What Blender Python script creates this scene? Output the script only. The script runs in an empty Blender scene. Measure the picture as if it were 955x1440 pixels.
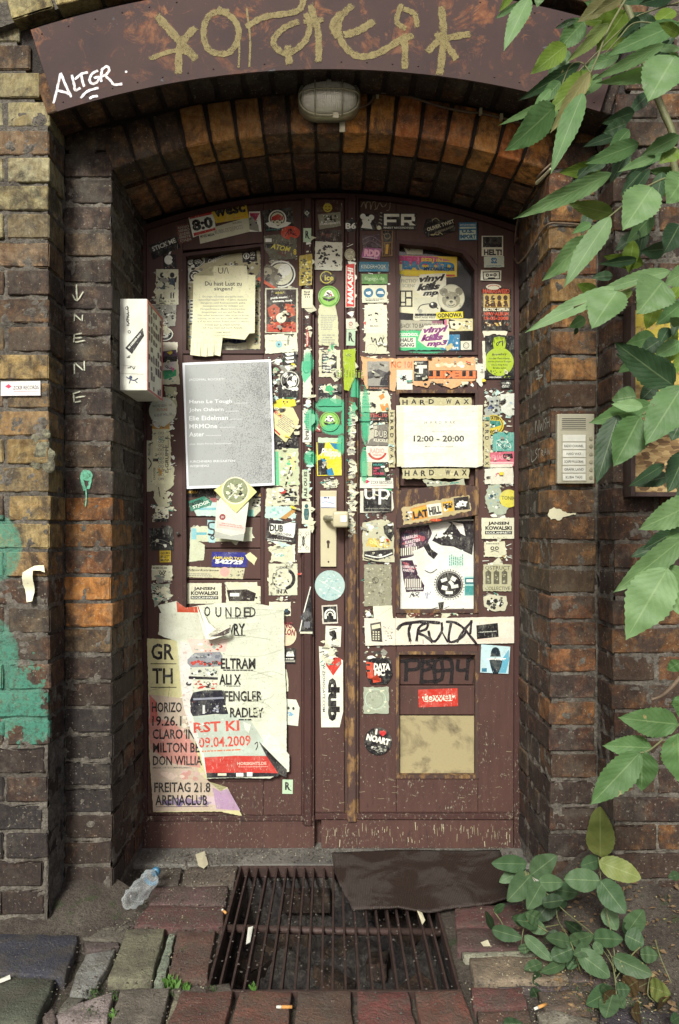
import bpy, bmesh, math, random
from math import sin, cos, pi, sqrt, radians, atan2, asin, hypot
from mathutils import Vector, Matrix, noise

C = bpy.context.scene.collection
R = random.Random(7)
# ------------------------------------------------------------------ camera, world, sun
H = 1.105; F = 1040.0; CX = 468.0; CY = 742.0
cam = bpy.data.cameras.new('camera'); camo = bpy.data.objects.new('camera', cam); C.objects.link(camo)
camo.location = (0, 0, H); camo.rotation_euler = (pi/2, 0, 0)
cam.sensor_fit = 'VERTICAL'; cam.sensor_height = 36; cam.lens = 36*F/1440
cam.shift_x = 9.5/1440; cam.shift_y = 22/1440
cam.clip_start = 0.05; cam.clip_end = 500
bpy.context.scene.camera = camo
SUN_EL = 35
wd = bpy.data.worlds.new('World'); bpy.context.scene.world = wd; wd.use_nodes = True
nt = wd.node_tree; nt.nodes.clear()
sky = nt.nodes.new('ShaderNodeTexSky'); sky.sky_type = 'NISHITA'; sky.sun_disc = False
sky.sun_elevation = radians(SUN_EL); sky.sun_rotation = radians(194); sky.air_density = 0.6; sky.dust_density = 4.0; sky.ozone_density = 0.6
bg = nt.nodes.new('ShaderNodeBackground'); bg.inputs[1].default_value = 0.078
wo = nt.nodes.new('ShaderNodeOutputWorld'); nt.links.new(sky.outputs[0], bg.inputs[0]); nt.links.new(bg.outputs[0], wo.inputs[0])
sl = bpy.data.lights.new('sun', 'SUN'); sl.energy = 2.8; sl.angle = radians(11); sl.color = (1.0, 1.0, 0.93)
so = bpy.data.objects.new('sun', sl); C.objects.link(so)
so.rotation_euler = (radians(90-SUN_EL), 0, radians(-14))     # light comes from behind the camera, slightly left
sc = bpy.context.scene
sc.view_settings.view_transform = 'Standard'; sc.view_settings.look = 'None'; sc.view_settings.exposure = 0.56; sc.view_settings.gamma = 1

# ------------------------------------------------------------------ helpers
def W(px, py, Y): return Vector(((px-CX)/F*Y, Y, H-(py-CY)/F*Y))
def G(px, py, z=0.0):
    Y = (H-z)*F/(py-CY); return Vector(((px-CX)/F*Y, Y, z))
def lin(c):
    return tuple(((v/255)/12.92 if v/255 <= 0.04045 else ((v/255+0.055)/1.055)**2.4) for v in c)
def world_loc(o):
    v = Vector(o.location)
    while o.parent is not None: o = o.parent; v += Vector(o.location)
    return v
def link(o, parent=None):
    C.objects.link(o)
    if parent is not None: o.location = Vector(o.location)-world_loc(parent); o.parent = parent   # things here are never rotated
    return o
def tag(o, label=None, cat=None, group=None, kind=None):
    if label: o['label'] = label
    if cat: o['category'] = cat
    if group: o['group'] = group
    if kind: o['kind'] = kind
    return o
def empty(name, loc, label, cat, group=None):
    o = bpy.data.objects.new(name, None); o.location = loc; o.empty_display_size = .05; C.objects.link(o)
    return tag(o, label, cat, group)
def mobj(name, verts, faces, mat, parent=None, smooth=False, origin=None):
    me = bpy.data.meshes.new(name)
    vs = [Vector(v) for v in verts]
    if origin is None:
        lo = Vector((min(v.x for v in vs), min(v.y for v in vs), min(v.z for v in vs))); hi = Vector((max(v.x for v in vs), max(v.y for v in vs), max(v.z for v in vs)))
        origin = (lo+hi)/2
    me.from_pydata([tuple(v-origin) for v in vs], [], faces); me.update()
    if smooth: me.polygons.foreach_set('use_smooth', [True]*len(me.polygons))
    me.materials.append(mat)
    o = bpy.data.objects.new(name, me); o.location = origin
    return link(o, parent)
def bm_obj(name, bm, mat, parent=None, smooth=False):
    me = bpy.data.meshes.new(name)
    lo = Vector((1e9,)*3); hi = Vector((-1e9,)*3)
    for v in bm.verts:
        for i in range(3): lo[i] = min(lo[i], v.co[i]); hi[i] = max(hi[i], v.co[i])
    c = (lo+hi)/2
    for v in bm.verts: v.co -= c
    bm.to_mesh(me); bm.free()
    if smooth: me.polygons.foreach_set('use_smooth', [True]*len(me.polygons))
    me.materials.append(mat)
    o = bpy.data.objects.new(name, me); o.location = c
    return link(o, parent)
def box(bm, x0, x1, y0, y1, z0, z1, bev=0.0):
    vs = [bm.verts.new((x, y, z)) for z in (z0, z1) for y in (y0, y1) for x in (x0, x1)]
    fs = [bm.faces.new([vs[i] for i in f]) for f in ((0,2,3,1),(4,5,7,6),(0,1,5,4),(2,6,7,3),(0,4,6,2),(1,3,7,5))]
    if bev:
        es = set(e for f in fs for e in f.edges)
        bmesh.ops.bevel(bm, geom=list(es), offset=bev, segments=2, profile=.6, affect='EDGES')
def prism(bm, pts, y0, y1, bev=0.0, cut=0.0, jit=0.0, seed=0):
    """pts: outline in x,z; extruded from y0 (front) to y1 (back)"""
    fr = [bm.verts.new((p[0], y0, p[1])) for p in pts]; bk = [bm.verts.new((p[0], y1, p[1])) for p in pts]
    n = len(pts); f0 = bm.faces.new(fr); bm.faces.new(bk[::-1])
    for i in range(n): bm.faces.new((fr[(i+1)%n], fr[i], bk[i], bk[(i+1)%n]))
    if bev: bmesh.ops.bevel(bm, geom=list(f0.edges), offset=bev, segments=2, profile=.6, affect='EDGES')
    bmesh.ops.recalc_face_normals(bm, faces=bm.faces[:])
def pxprism(name, pts, Y, th, mat, parent, bev=.002):
    bm = bmesh.new(); w = [W(p[0], p[1], Y) for p in pts]
    prism(bm, [(v.x, v.z) for v in w], Y, Y+th, bev)
    return bm_obj(name, bm, mat, parent)
def smoothline(pts, n=6):
    out = []
    P = [Vector(p) for p in pts]
    for i in range(len(P)-1):
        p0 = P[max(i-1,0)]; p1 = P[i]; p2 = P[i+1]; p3 = P[min(i+2,len(P)-1)]
        for k in range(n):
            t = k/n
            out.append(0.5*((2*p1)+(p2-p0)*t+(2*p0-5*p1+4*p2-p3)*t*t+(3*p1-p0-3*p2+p3)*t**3))
    out.append(P[-1]); return out
def tube(bm, pts, rad, seg=8, cap=True):
    pts = [Vector(p) for p in pts]; rings = []; up = Vector((0.13, .2, 1)).normalized()
    for i, p in enumerate(pts):
        d = (pts[min(i+1,len(pts)-1)]-pts[max(i-1,0)]).normalized()
        u = d.cross(up)
        if u.length < 1e-3: u = d.cross(Vector((1,0,0)))
        u.normalize(); v = d.cross(u)
        r = rad[i] if isinstance(rad, (list, tuple)) else rad
        rings.append([bm.verts.new(p+u*cos(2*pi*k/seg)*r+v*sin(2*pi*k/seg)*r) for k in range(seg)])
    for a, b in zip(rings, rings[1:]):
        for k in range(seg): bm.faces.new((a[k], a[(k+1)%seg], b[(k+1)%seg], b[k]))
    if cap: bm.faces.new(rings[0][::-1]); bm.faces.new(rings[-1])
# ------------------------------------------------------------------ materials
class NT:
    def __init__(s, name):
        s.m = bpy.data.materials.new(name); s.m.use_nodes = True; s.t = s.m.node_tree; s.t.nodes.clear()
        s.b = s.n('ShaderNodeBsdfPrincipled'); s.o = s.n('ShaderNodeOutputMaterial'); s.l(s.b.outputs[0], s.o.inputs[0])
    def n(s, t, **k):
        x = s.t.nodes.new(t)
        for a, v in k.items(): setattr(x, a, v)
        return x
    def l(s, a, b): s.t.links.new(a, b)
    def pos(s): 
        if not hasattr(s, '_p'): s._p = s.n('ShaderNodeNewGeometry').outputs['Position']
        return s._p
    def noise(s, scale, detail=4, rough=.6, vec=None, dist=0.0, out=0):
        x = s.n('ShaderNodeTexNoise'); x.inputs['Scale'].default_value = scale; x.inputs['Detail'].default_value = detail
        x.inputs['Roughness'].default_value = rough; x.inputs['Distortion'].default_value = dist
        s.l(vec if vec is not None else s.pos(), x.inputs['Vector']); return x.outputs[out]
    def vor(s, scale, feat='F1', vec=None, out='Distance'):
        x = s.n('ShaderNodeTexVoronoi'); x.feature = feat; x.inputs['Scale'].default_value = scale
        s.l(vec if vec is not None else s.pos(), x.inputs['Vector']); return x.outputs[out]
    def ramp(s, f, stops):
        x = s.n('ShaderNodeValToRGB'); e = x.color_ramp.elements
        while len(e) > 1: e.remove(e[-1])
        for i, (p, c) in enumerate(stops):
            if i == 0: el = e[0]; el.position = p
            else: el = e.new(p)
            if not isinstance(c, tuple): c = (c, c, c)
            el.color = (*c[:3], 1)
        s.l(f, x.inputs[0]); return x.outputs[0]
    def mix(s, f, a, b, mode='MIX'):
        x = s.n('ShaderNodeMix', data_type='RGBA', blend_type=mode)
        for sock, v in ((x.inputs[0], f), (x.inputs[6], a), (x.inputs[7], b)):
            if isinstance(v, (int, float)): sock.default_value = v
            elif isinstance(v, tuple): sock.default_value = (*v[:3], 1)
            else: s.l(v, sock)
        return x.outputs[2]
    def math(s, op, a, b=None, c=None):
        x = s.n('ShaderNodeMath', operation=op)
        for sock, v in zip(x.inputs, (a, b, c)):
            if v is None: continue
            if isinstance(v, (int, float)): sock.default_value = v
            else: s.l(v, sock)
        return x.outputs[0]
    def scaled(s, v3, vec=None):
        x = s.n('ShaderNodeMapping'); x.inputs['Scale'].default_value = v3; s.l(vec if vec is not None else s.pos(), x.inputs[0]); return x.outputs[0]
    def bump(s, h, st=.4, dist=.004):
        x = s.n('ShaderNodeBump'); x.inputs['Strength'].default_value = st; x.inputs['Distance'].default_value = dist
        s.l(h, x.inputs['Height']); s.l(x.outputs[0], s.b.inputs['Normal'])
    def col(s, c):
        if isinstance(c, tuple): s.b.inputs['Base Color'].default_value = (*c[:3], 1)
        else: s.l(c, s.b.inputs['Base Color'])
    def set(s, **k):
        for a, v in k.items():
            sock = s.b.inputs[a.replace('_', ' ')]
            if isinstance(v, (int, float)): sock.default_value = v
            elif isinstance(v, tuple): sock.default_value = v
            else: s.l(v, sock)
def teal(s, c):
    """turquoise spray paint across bricks and joints of the left wall"""
    sp = s.n('ShaderNodeSeparateXYZ'); s.l(s.pos(), sp.inputs[0])
    def ell(px, py, rx, ry, Y=2.035):
        w = W(px, py, Y)
        a = s.math('DIVIDE', s.math('SUBTRACT', sp.outputs[0], w.x), rx/F*Y); b = s.math('DIVIDE', s.math('SUBTRACT', sp.outputs[2], w.z), ry/F*Y)
        return s.math('SQRT', s.math('ADD', s.math('MULTIPLY', a, a), s.math('MULTIPLY', b, b)))
    d = s.math('MINIMUM', s.math('MINIMUM', ell(-8, 771, 38, 48), ell(-30, 925, 55, 62)), s.math('ADD', ell(14, 985, 52, 46), s.math('MULTIPLY', s.math('SUBTRACT', s.noise(26, 5), .5), 2.6)))
    d = s.math('MINIMUM', d, s.math('ADD', ell(50, 1022, 24, 26), s.math('MULTIPLY', s.math('SUBTRACT', s.noise(36, 4), .5), 1.6)))
    mk = s.ramp(s.math('ADD', d, s.math('MULTIPLY', s.math('SUBTRACT', s.noise(150, 4), .5), .22)), [(.84, 1), (1.0, .55), (1.14, 0)])
    mk = s.math('MULTIPLY', mk, s.ramp(s.noise(90, 6, .8), [(.34, .15), (.52, 1)]))
    mk = s.math('MULTIPLY', mk, s.math('LESS_THAN', sp.outputs[1], 2.058))
    return s.mix(s.math('MULTIPLY', mk, .74), c, (.06,.26,.18))
def m_brick():
    s = NT('old_brick'); oi = s.n('ShaderNodeObjectInfo'); base = oi.outputs['Color']; soot = oi.outputs['Alpha']
    rnd = s.n('ShaderNodeVectorMath', operation='SCALE'); 
    comb = s.n('ShaderNodeCombineXYZ')
    for i in range(3): s.l(oi.outputs['Random'], comb.inputs[i])
    s.l(comb.outputs[0], rnd.inputs[0]); rnd.inputs['Scale'].default_value = 9.0
    ad = s.n('ShaderNodeVectorMath', operation='ADD'); s.l(s.pos(), ad.inputs[0]); s.l(rnd.outputs[0], ad.inputs[1]); v = ad.outputs[0]
    n1 = s.noise(14, 5, .65, v, 1.2); n2 = s.noise(60, 4, .7, v); n3 = s.noise(260, 3, .6); n4 = s.noise(1, 4, .7, s.scaled((90, 90, 26), v))
    c = s.mix(s.ramp(n1, [(.38, 0), (.62, 1)]), base, s.mix(.75, base, (.55,.42,.30), 'MULTIPLY'))
    c = s.mix(s.math('MULTIPLY', s.ramp(n2, [(.5, 0), (.72, 1)]), .5), c, s.mix(.5, base, (.52,.40,.24)))
    sm = s.math('GREATER_THAN', s.math('ADD', s.noise(17, 6, .7, v, .6), s.math('MULTIPLY', soot, .32)), .62)
    smooth = s.ramp(s.math('ADD', s.noise(17, 6, .7, v, .6), s.math('MULTIPLY', soot, .32)), [(.50, 0), (.69, 1)])
    c = s.mix(s.math('MULTIPLY', smooth, .82), c, (.030,.025,.023))
    c = s.mix(s.math('MULTIPLY', s.ramp(n4, [(.40, 1), (.58, 0)]), .5), c, s.mix(1, c, (.42,.40,.42), 'MULTIPLY'))
    c = s.mix(s.math('MULTIPLY', s.ramp(n3, [(.56, 0), (.70, 1)]), .4), c, (.02,.016,.016))
    fl = s.ramp(s.noise(150, 2, .5, v), [(.66, 0), (.72, 1)])
    c = s.mix(s.math('MULTIPLY', fl, .35), c, (.45,.40,.30))
    # grey lime bloom
    c = s.mix(s.math('MULTIPLY', s.ramp(s.noise(6, 6, .75), [(.50, 0), (.72, 1)]), .35), c, (.20,.19,.145))
    c = teal(s, c)
    s.col(c); s.set(Roughness=s.ramp(n1, [(0, .75), (1, .95)]))
    s.b.inputs['Specular IOR Level'].default_value = .3
    h = s.math('ADD', s.math('MULTIPLY', n1, .8), s.math('ADD', s.math('MULTIPLY', n2, .8), s.math('ADD', s.math('MULTIPLY', n4, .5), s.math('MULTIPLY', n3, .35))))
    s.bump(h, .85, .005); return s.m
def m_mortar(name, a, b, dark=(.03,.025,.022)):
    s = NT(name); n1 = s.noise(9, 6, .7); n2 = s.noise(90, 4, .7)
    c = s.mix(s.ramp(n1, [(.35, 0), (.65, 1)]), a, b); c = s.mix(s.ramp(n2, [(.35, .75), (.62, 0)]), c, dark)
    if name == 'lime_mortar': c = teal(s, c)
    s.col(c); s.set(Roughness=.95); s.bump(s.math('ADD', n2, s.noise(300, 2)), .8, .006); return s.m
def m_plain(name, c, rough=.6, metal=0, var=.25, sc_=20, bump=.15, spec=.5):
    s = NT(name); n = s.noise(sc_, 5, .65)
    s.col(s.mix(s.ramp(n, [(.3, 1), (.7, 0)]), c, tuple(x*(1-var) for x in c))); s.set(Roughness=rough, Metallic=metal)
    s.b.inputs['Specular IOR Level'].default_value = spec
    if bump: s.bump(s.noise(sc_*8, 4), bump, .002)
    return s.m
def m_door(name, base, wear=.5):
    s = NT(name)
    st = s.scaled((60, 60, 6)); n1 = s.noise(1, 5, .65, st); n0 = s.noise(5, 5, .6)
    c = s.mix(s.ramp(n0, [(.3, 0), (.7, 1)]), base, tuple(x*.72 for x in base))
    c = s.mix(s.math('MULTIPLY', s.ramp(n1, [(.45, 0), (.7, 1)]), .4), c, tuple(x*1.35 for x in base))
    # flakes of lost paint, more of them towards the foot where boots kick the door
    sp = s.n('ShaderNodeSeparateXYZ'); s.l(s.pos(), sp.inputs[0])
    low = s.math('MULTIPLY', s.ramp(s.math('DIVIDE', sp.outputs[2], 2.4), [(.0, 1), (.10, .85), (.28, .35), (.5, .15), (1, 0)]), .09*wear)
    fk = s.noise(95, 6, .8, s.scaled((1.5, 1, .8))); fk2 = s.noise(5, 4, .7)
    f = s.ramp(s.math('ADD', s.math('ADD', fk, low), s.math('MULTIPLY', fk2, .26)), [(.82, 0), (.845, 1)])
    c = s.mix(f, c, s.ramp(s.noise(40, 2), [(.4, (.17,.13,.09)), (.6, (.34,.31,.23))]))
    dk = s.ramp(s.math('ADD', s.noise(30, 6, .75, s.scaled((2,1,.5))), low), [(.68, 0), (.72, 1)]); c = s.mix(s.math('MULTIPLY', dk, .6), c, (.03,.02,.02))
    c = spray(s, c)
    s.col(c); s.set(Roughness=s.ramp(n0, [(.2, .5), (.8, .72)]))
    s.b.inputs['Specular IOR Level'].default_value = .35
    s.bump(s.math('SUBTRACT', s.math('MULTIPLY', n1, .6), f), .35, .0025); return s.m
def spray(s, c):
    """green spray mist that crosses the door and the stickers alike"""
    sp = s.n('ShaderNodeSeparateXYZ'); s.l(s.pos(), sp.inputs[0]); d = None
    for px, py, rx, ry in ((500,560,11,42),(514,585,10,60),(512,655,8,40),(438,592,16,24),(466,570,36,16),(487,590,11,40),(470,604,28,12),(437,645,14,16),(434,512,12,22),(600,492,44,9),(480,625,10,22)):
        w = W(px, py, 2.55); a = s.math('DIVIDE', s.math('SUBTRACT', sp.outputs[0], w.x), rx/F*2.55); b = s.math('DIVIDE', s.math('SUBTRACT', sp.outputs[2], w.z), ry/F*2.55)
        e = s.math('SQRT', s.math('ADD', s.math('MULTIPLY', a, a), s.math('MULTIPLY', b, b))); d = e if d is None else s.math('MINIMUM', d, e)
    mk = s.ramp(s.math('ADD', d, s.math('MULTIPLY', s.noise(260, 3, .7), .7)), [(.85, .85), (1.35, .50), (2.3, 0)])
    mk = s.math('MULTIPLY', mk, s.math('GREATER_THAN', sp.outputs[1], 2.5))
    return s.mix(mk, c, (.06,.42,.22))
def m_print():
    s = NT('printed_paper'); at = s.n('ShaderNodeAttribute', attribute_name='ink'); c = at.outputs['Color']
    n = s.noise(18, 5, .7); c = s.mix(1.0, c, s.ramp(n, [(.3, (.86,.86,.81)), (.6, (1,1,1))]), 'MULTIPLY')
    n2 = s.noise(140, 4, .7); fd = s.ramp(s.noise(26, 6, .75), [(.48, 0), (.70, 1)]); c = s.mix(s.math('MULTIPLY', fd, .22), c, (.52,.54,.44))
    c = s.mix(s.math('MULTIPLY', s.ramp(n2, [(.58, 0), (.68, 1)]), .40), c, (.16,.13,.10))
    n3 = s.noise(220, 3, .6, s.scaled((1, 1, .3))); c = s.mix(s.math('MULTIPLY', s.ramp(n3, [(.62, 0), (.67, 1)]), .45), c, (.58,.57,.46))
    c = spray(s, c)
    s.col(c); s.set(Roughness=.5); s.b.inputs['Specular IOR Level'].default_value = .25
    s.bump(s.math('ADD', s.noise(45, 5, .65), s.noise(160, 3)), .4, .0022); return s.m
def m_poster_grey():
    s = NT('photocopied_poster'); at = s.n('ShaderNodeAttribute', attribute_name='ink'); c = at.outputs['Color']
    sp = s.n('ShaderNodeSeparateXYZ'); s.l(s.pos(), sp.inputs[0])
    x = s.math('DIVIDE', s.math('SUBTRACT', sp.outputs[0], W(262,600,2.54).x), (120/F*2.54))
    g = s.math('ADD', s.noise(420, 2, .6, s.scaled((1,1,.6))), s.math('MULTIPLY', s.ramp(x, [(.25, 0), (.60, .20), (1, .34)]), s.noise(22, 4)))
    g = s.math('ADD', g, s.math('MULTIPLY', s.noise(7,3), .10))
    f = s.ramp(g, [(.68, 0), (.78, 1)])
    bw = s.n('ShaderNodeRGBToBW'); s.l(c, bw.inputs[0]); only = s.math('LESS_THAN', bw.outputs[0], .5)
    f = s.math('MULTIPLY', s.math('MULTIPLY', f, only), .55)
    s.col(s.mix(f, c, (.05,.05,.055))); s.set(Roughness=.42); s.b.inputs['Specular IOR Level'].default_value = .3
    s.bump(s.noise(25, 4, .5), .2, .002); return s.m
def m_leaf():
    s = NT('leaf'); oi = s.n('ShaderNodeObjectInfo'); uv = s.n('ShaderNodeUVMap'); sp = s.n('ShaderNodeSeparateXYZ'); s.l(uv.outputs[0], sp.inputs[0])
    t = s.math('ABSOLUTE', s.math('SUBTRACT', sp.outputs[1], .5))
    w = s.math('FRACT', s.math('SUBTRACT', s.math('MULTIPLY', sp.outputs[0], 9), s.math('MULTIPLY', t, 5.5)))
    v = s.math('ABSOLUTE', s.math('SUBTRACT', w, .5)); vein = s.ramp(v, [(0, 1), (.07, 0)]); mid = s.ramp(t, [(.012, 1), (.03, 0)])
    vv = s.math('MAXIMUM', s.math('MULTIPLY', vein, .12), s.math('MULTIPLY', mid, .40))
    c = s.mix(s.ramp(s.noise(18, 4), [(.3, 0), (.7, 1)]), oi.outputs['Color'], s.mix(1, oi.outputs['Color'], (.62,.70,.6), 'MULTIPLY'))
    c = s.mix(vv, c, s.mix(.5, oi.outputs['Color'], (.42,.52,.26)))
    sp2 = s.ramp(s.noise(120, 3, .6), [(.70, 0), (.74, 1)]); c = s.mix(s.math('MULTIPLY', sp2, .7), c, (.10,.07,.03))
    br = s.ramp(s.math('ADD', s.noise(26, 4, .6), s.math('MULTIPLY', oi.outputs['Alpha'], .12)), [(.72, 0), (.76, 1)]); c = s.mix(s.math('MULTIPLY', br, .8), c, (.36,.27,.12))
    s.col(c); s.set(Roughness=.55); s.b.inputs['Specular IOR Level'].default_value = .35
    s.b.inputs['Transmission Weight'].default_value = 0
    tr = s.n('ShaderNodeBsdfTranslucent'); s.l(s.mix(1, c, (1.1,1.3,.5), 'MULTIPLY'), tr.inputs[0])
    mx = s.n('ShaderNodeMixShader'); mx.inputs[0].default_value = .22; s.l(s.b.outputs[0], mx.inputs[1]); s.l(tr.outputs[0], mx.inputs[2]); s.l(mx.outputs[0], s.o.inputs[0])
    s.bump(s.math('ADD', s.math('MULTIPLY', v, .5), s.noise(50, 4)), .45, .0022); return s.m
def m_plate():
    s = NT('rusty_painted_steel'); n0 = s.noise(4, 5, .6); n1 = s.noise(13, 7, .75, None, .8)
    base = s.mix(s.ramp(n0, [(.3, 0), (.7, 1)]), (.036,.020,.020), (.062,.032,.027))
    ru = s.ramp(n1, [(.53, 0), (.62, 1)]); sp = s.n('ShaderNodeSeparateXYZ'); s.l(s.pos(), sp.inputs[0])
    up = s.ramp(s.math('SUBTRACT', sp.outputs[2], 2.0), [(.30, .25), (.5, 1)])
    c = s.mix(s.math('MULTIPLY', s.math('MULTIPLY', ru, up), .8), base, s.ramp(s.noise(60, 3), [(.4, (.15,.05,.02)), (.62, (.26,.11,.045))]))
    gr = s.ramp(s.noise(9, 4, .6, s.scaled((1,1,1.6))), [(.70, 0), (.725, 1)]); c = s.mix(s.math('MULTIPLY', gr, .7), c, (.10,.12,.13))
    st = s.ramp(s.noise(1, 4, .6, s.scaled((40, 1, 2.5))), [(.55, 0), (.75, 1)]); c = s.mix(s.math('MULTIPLY', st, .35), c, (.05,.03,.03))
    s.col(c); s.set(Roughness=.72); s.b.inputs['Specular IOR Level'].default_value = .3; s.bump(s.math('ADD', s.math('MULTIPLY', n1, .4), s.noise(120, 3)), .2, .002); return s.m
def m_paint():
    s = NT('brushed_paint'); at = s.n('ShaderNodeAttribute', attribute_name='ink'); n = s.noise(1, 4, .6, s.scaled((50, 1, 50))); 
    s.col(s.mix(1, at.outputs['Color'], s.ramp(n, [(.3, (.7,.66,.6)), (.6, (1,1,1))]), 'MULTIPLY')); s.set(Roughness=.7)
    tr = s.n('ShaderNodeBsdfTransparent'); mx = s.n('ShaderNodeMixShader'); ed = s.ramp(s.math('ADD', at.outputs['Alpha'], s.math('MULTIPLY', s.math('SUBTRACT', s.noise(220, 4, .7), .5), 1.3)), [(.22, 0), (.62, 1)]); a = s.math('MULTIPLY', ed, s.ramp(s.math('ADD', s.noise(160, 5, .75), s.math('MULTIPLY', s.noise(14, 4), .5)), [(.50, .28), (.78, .88)]))
    s.l(a, mx.inputs[0]); s.l(tr.outputs[0], mx.inputs[1]); s.l(s.b.outputs[0], mx.inputs[2]); s.l(mx.outputs[0], s.o.inputs[0]); return s.m
def m_stone():
    s = NT('paving_stone'); oi = s.n('ShaderNodeObjectInfo'); n1 = s.noise(12, 6, .7); n2 = s.noise(120, 4, .75)
    c = s.mix(s.ramp(n1, [(.3, 0), (.7, 1)]), oi.outputs['Color'], s.mix(1, oi.outputs['Color'], (.5,.48,.5), 'MULTIPLY'))
    c = s.mix(s.math('MULTIPLY', s.ramp(n2, [(.55, 0), (.68, 1)]), .45), c, (.05,.05,.045))
    c = s.mix(s.math('MULTIPLY', s.ramp(s.noise(200, 2), [(.64, 0), (.70, 1)]), .4), c, (.4,.38,.3))
    ds = s.ramp(s.math('ADD', s.noise(16, 6, .75), s.math('MULTIPLY', s.noise(180, 3), .25)), [(.56, 0), (.72, 1)]); c = s.mix(s.math('MULTIPLY', ds, .65), c, (.085,.072,.055))
    ms = s.ramp(s.noise(20, 5, .7), [(.62, 0), (.72, 1)]); c = s.mix(s.math('MULTIPLY', ms, .45), c, (.05,.08,.02))
    s.col(c); s.set(Roughness=s.ramp(n1, [(.3, .55), (.7, .85)])); s.bump(s.math('ADD', s.math('MULTIPLY', n1, 1.4), n2), .9, .008); return s.m
def m_dirt():
    s = NT('dirt'); n1 = s.noise(6, 6, .7); n2 = s.noise(110, 4, .8)
    c = s.mix(s.ramp(n1, [(.35, 0), (.65, 1)]), (.06,.045,.035), (.13,.11,.085)); c = s.mix(s.ramp(n2, [(.45, 0), (.7, .8)]), c, (.02,.016,.014))
    c = s.mix(s.math('MULTIPLY', s.ramp(s.noise(14, 5), [(.58, 0), (.66, 1)]), .7), c, (.04,.065,.018))
    c = s.mix(s.ramp(s.noise(320, 2), [(.68, 0), (.72, .7)]), c, (.42,.36,.25))
    s.col(c); s.set(Roughness=.95); s.bump(s.math('ADD', n2, n1), 1, .012); return s.m
def m_concrete():
    s = NT('concrete_sill'); n1 = s.noise(8, 6, .7); n2 = s.noise(150, 4, .7)
    c = s.mix(s.ramp(n1, [(.35, 0), (.65, 1)]), (.10,.095,.085), (.20,.19,.165)); c = s.mix(s.math('MULTIPLY', s.ramp(n2, [(.55, 0), (.7, 1)]), .5), c, (.04,.035,.03))
    s.col(c); s.set(Roughness=.8); s.bump(s.math('ADD', n2, n1), .6, .006); return s.m
def m_mat():
    s = NT('wet_mat'); n1 = s.noise(7, 5, .6, None, .6); w = s.ramp(n1, [(.46, 0), (.56, 1)])
    c = s.mix(w, (.026,.016,.012), (.048,.036,.030)); c = s.mix(s.math('MULTIPLY', s.ramp(s.noise(90, 3), [(.5,0),(.7,1)]), .4), c, (.02,.012,.01))
    c = s.mix(s.ramp(s.noise(300, 2), [(.7, 0), (.74, .6)]), c, (.4,.38,.3))
    s.col(c); s.set(Roughness=s.ramp(w, [(0, .55), (1, .85)])); wv = s.n('ShaderNodeTexWave'); wv.inputs['Scale'].default_value = 60; s.l(s.pos(), wv.inputs['Vector']); s.bump(s.math('ADD', s.noise(300, 3), s.math('MULTIPLY', wv.outputs['Fac'], .8)), .5, .003); return s.m
def m_osb():
    s = NT('chipboard'); v = s.vor(55, vec=s.scaled((1, 1, 2.4)), out='Color'); n = s.noise(40, 4, .7)
    bwn = s.n('ShaderNodeRGBToBW'); s.l(v, bwn.inputs[0]); c = s.ramp(bwn.outputs[0], [(.2, (.10,.055,.022)), (.5, (.24,.15,.06)), (.8, (.38,.27,.12))])
    sp = s.n('ShaderNodeSeparateXYZ'); s.l(s.pos(), sp.inputs[0]); zf = s.ramp(s.math('ADD', s.math('SUBTRACT', sp.outputs[2], 1.1), s.math('MULTIPLY', s.noise(9, 4), .3)), [(.50, 0), (.58, 1)])
    c = s.mix(s.math('MULTIPLY', zf, s.ramp(n, [(.36, .1), (.46, .9)])), c, (.45,.36,.04))
    s.col(c); s.set(Roughness=.8); s.bump(bwn.outputs[0], .6, .003); return s.m
def m_board():
    s = NT('raw_fibreboard'); n1 = s.noise(9, 5, .65, None, .5); n2 = s.noise(160, 3)
    c = s.mix(s.ramp(n1, [(.52, 0), (.70, 1)]), (.34,.29,.155), (.085,.065,.04)); c = s.mix(s.math('MULTIPLY', s.ramp(n2, [(.5,0),(.7,1)]), .3), c, (.25,.2,.1))
    s.col(c); s.set(Roughness=.8); s.bump(n2, .3, .002); return s.m
def m_rawwood():
    s = NT('bare_wood'); n1 = s.noise(1, 5, .7, s.scaled((90, 90, 5))); n2 = s.noise(30, 5, .7, s.scaled((1,1,.4)))
    c = s.ramp(n1, [(.3, (.05,.028,.015)), (.5, (.20,.11,.04)), (.7, (.33,.21,.09))]); c = s.mix(s.ramp(n2, [(.42, 0), (.50, 1)]), c, (.060,.032,.026))
    s.col(c); s.set(Roughness=.75); s.bump(n1, .6, .003); return s.m
def m_glass(name='clear_plastic', col=(.9,.95,.95), rough=.06):
    s = NT(name); s.col(col); s.set(Roughness=rough); s.b.inputs['Transmission Weight'].default_value = 1.0; s.b.inputs['IOR'].default_value = 1.12; s.b.inputs['Specular IOR Level'].default_value = 1.0
    s.bump(s.noise(60, 3), .25, .002); return s.m
def m_clear():
    s = NT('clear_plastic'); s.col((.85,.92,.92)); s.set(Roughness=.08); s.b.inputs['Specular IOR Level'].default_value = 1
    lw = s.n('ShaderNodeLayerWeight'); lw.inputs[0].default_value = .35; tr = s.n('ShaderNodeBsdfTransparent'); mx = s.n('ShaderNodeMixShader'); s.bump(s.noise(55, 3), .5, .006)
    s.l(s.ramp(s.math('ADD', lw.outputs['Facing'], s.math('MULTIPLY', s.noise(50, 4), .25)), [(.25, .03), (.9, .55)]), mx.inputs[0]); s.l(tr.outputs[0], mx.inputs[1]); s.l(s.b.outputs[0], mx.inputs[2]); s.l(mx.outputs[0], s.o.inputs[0]); return s.m
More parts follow.
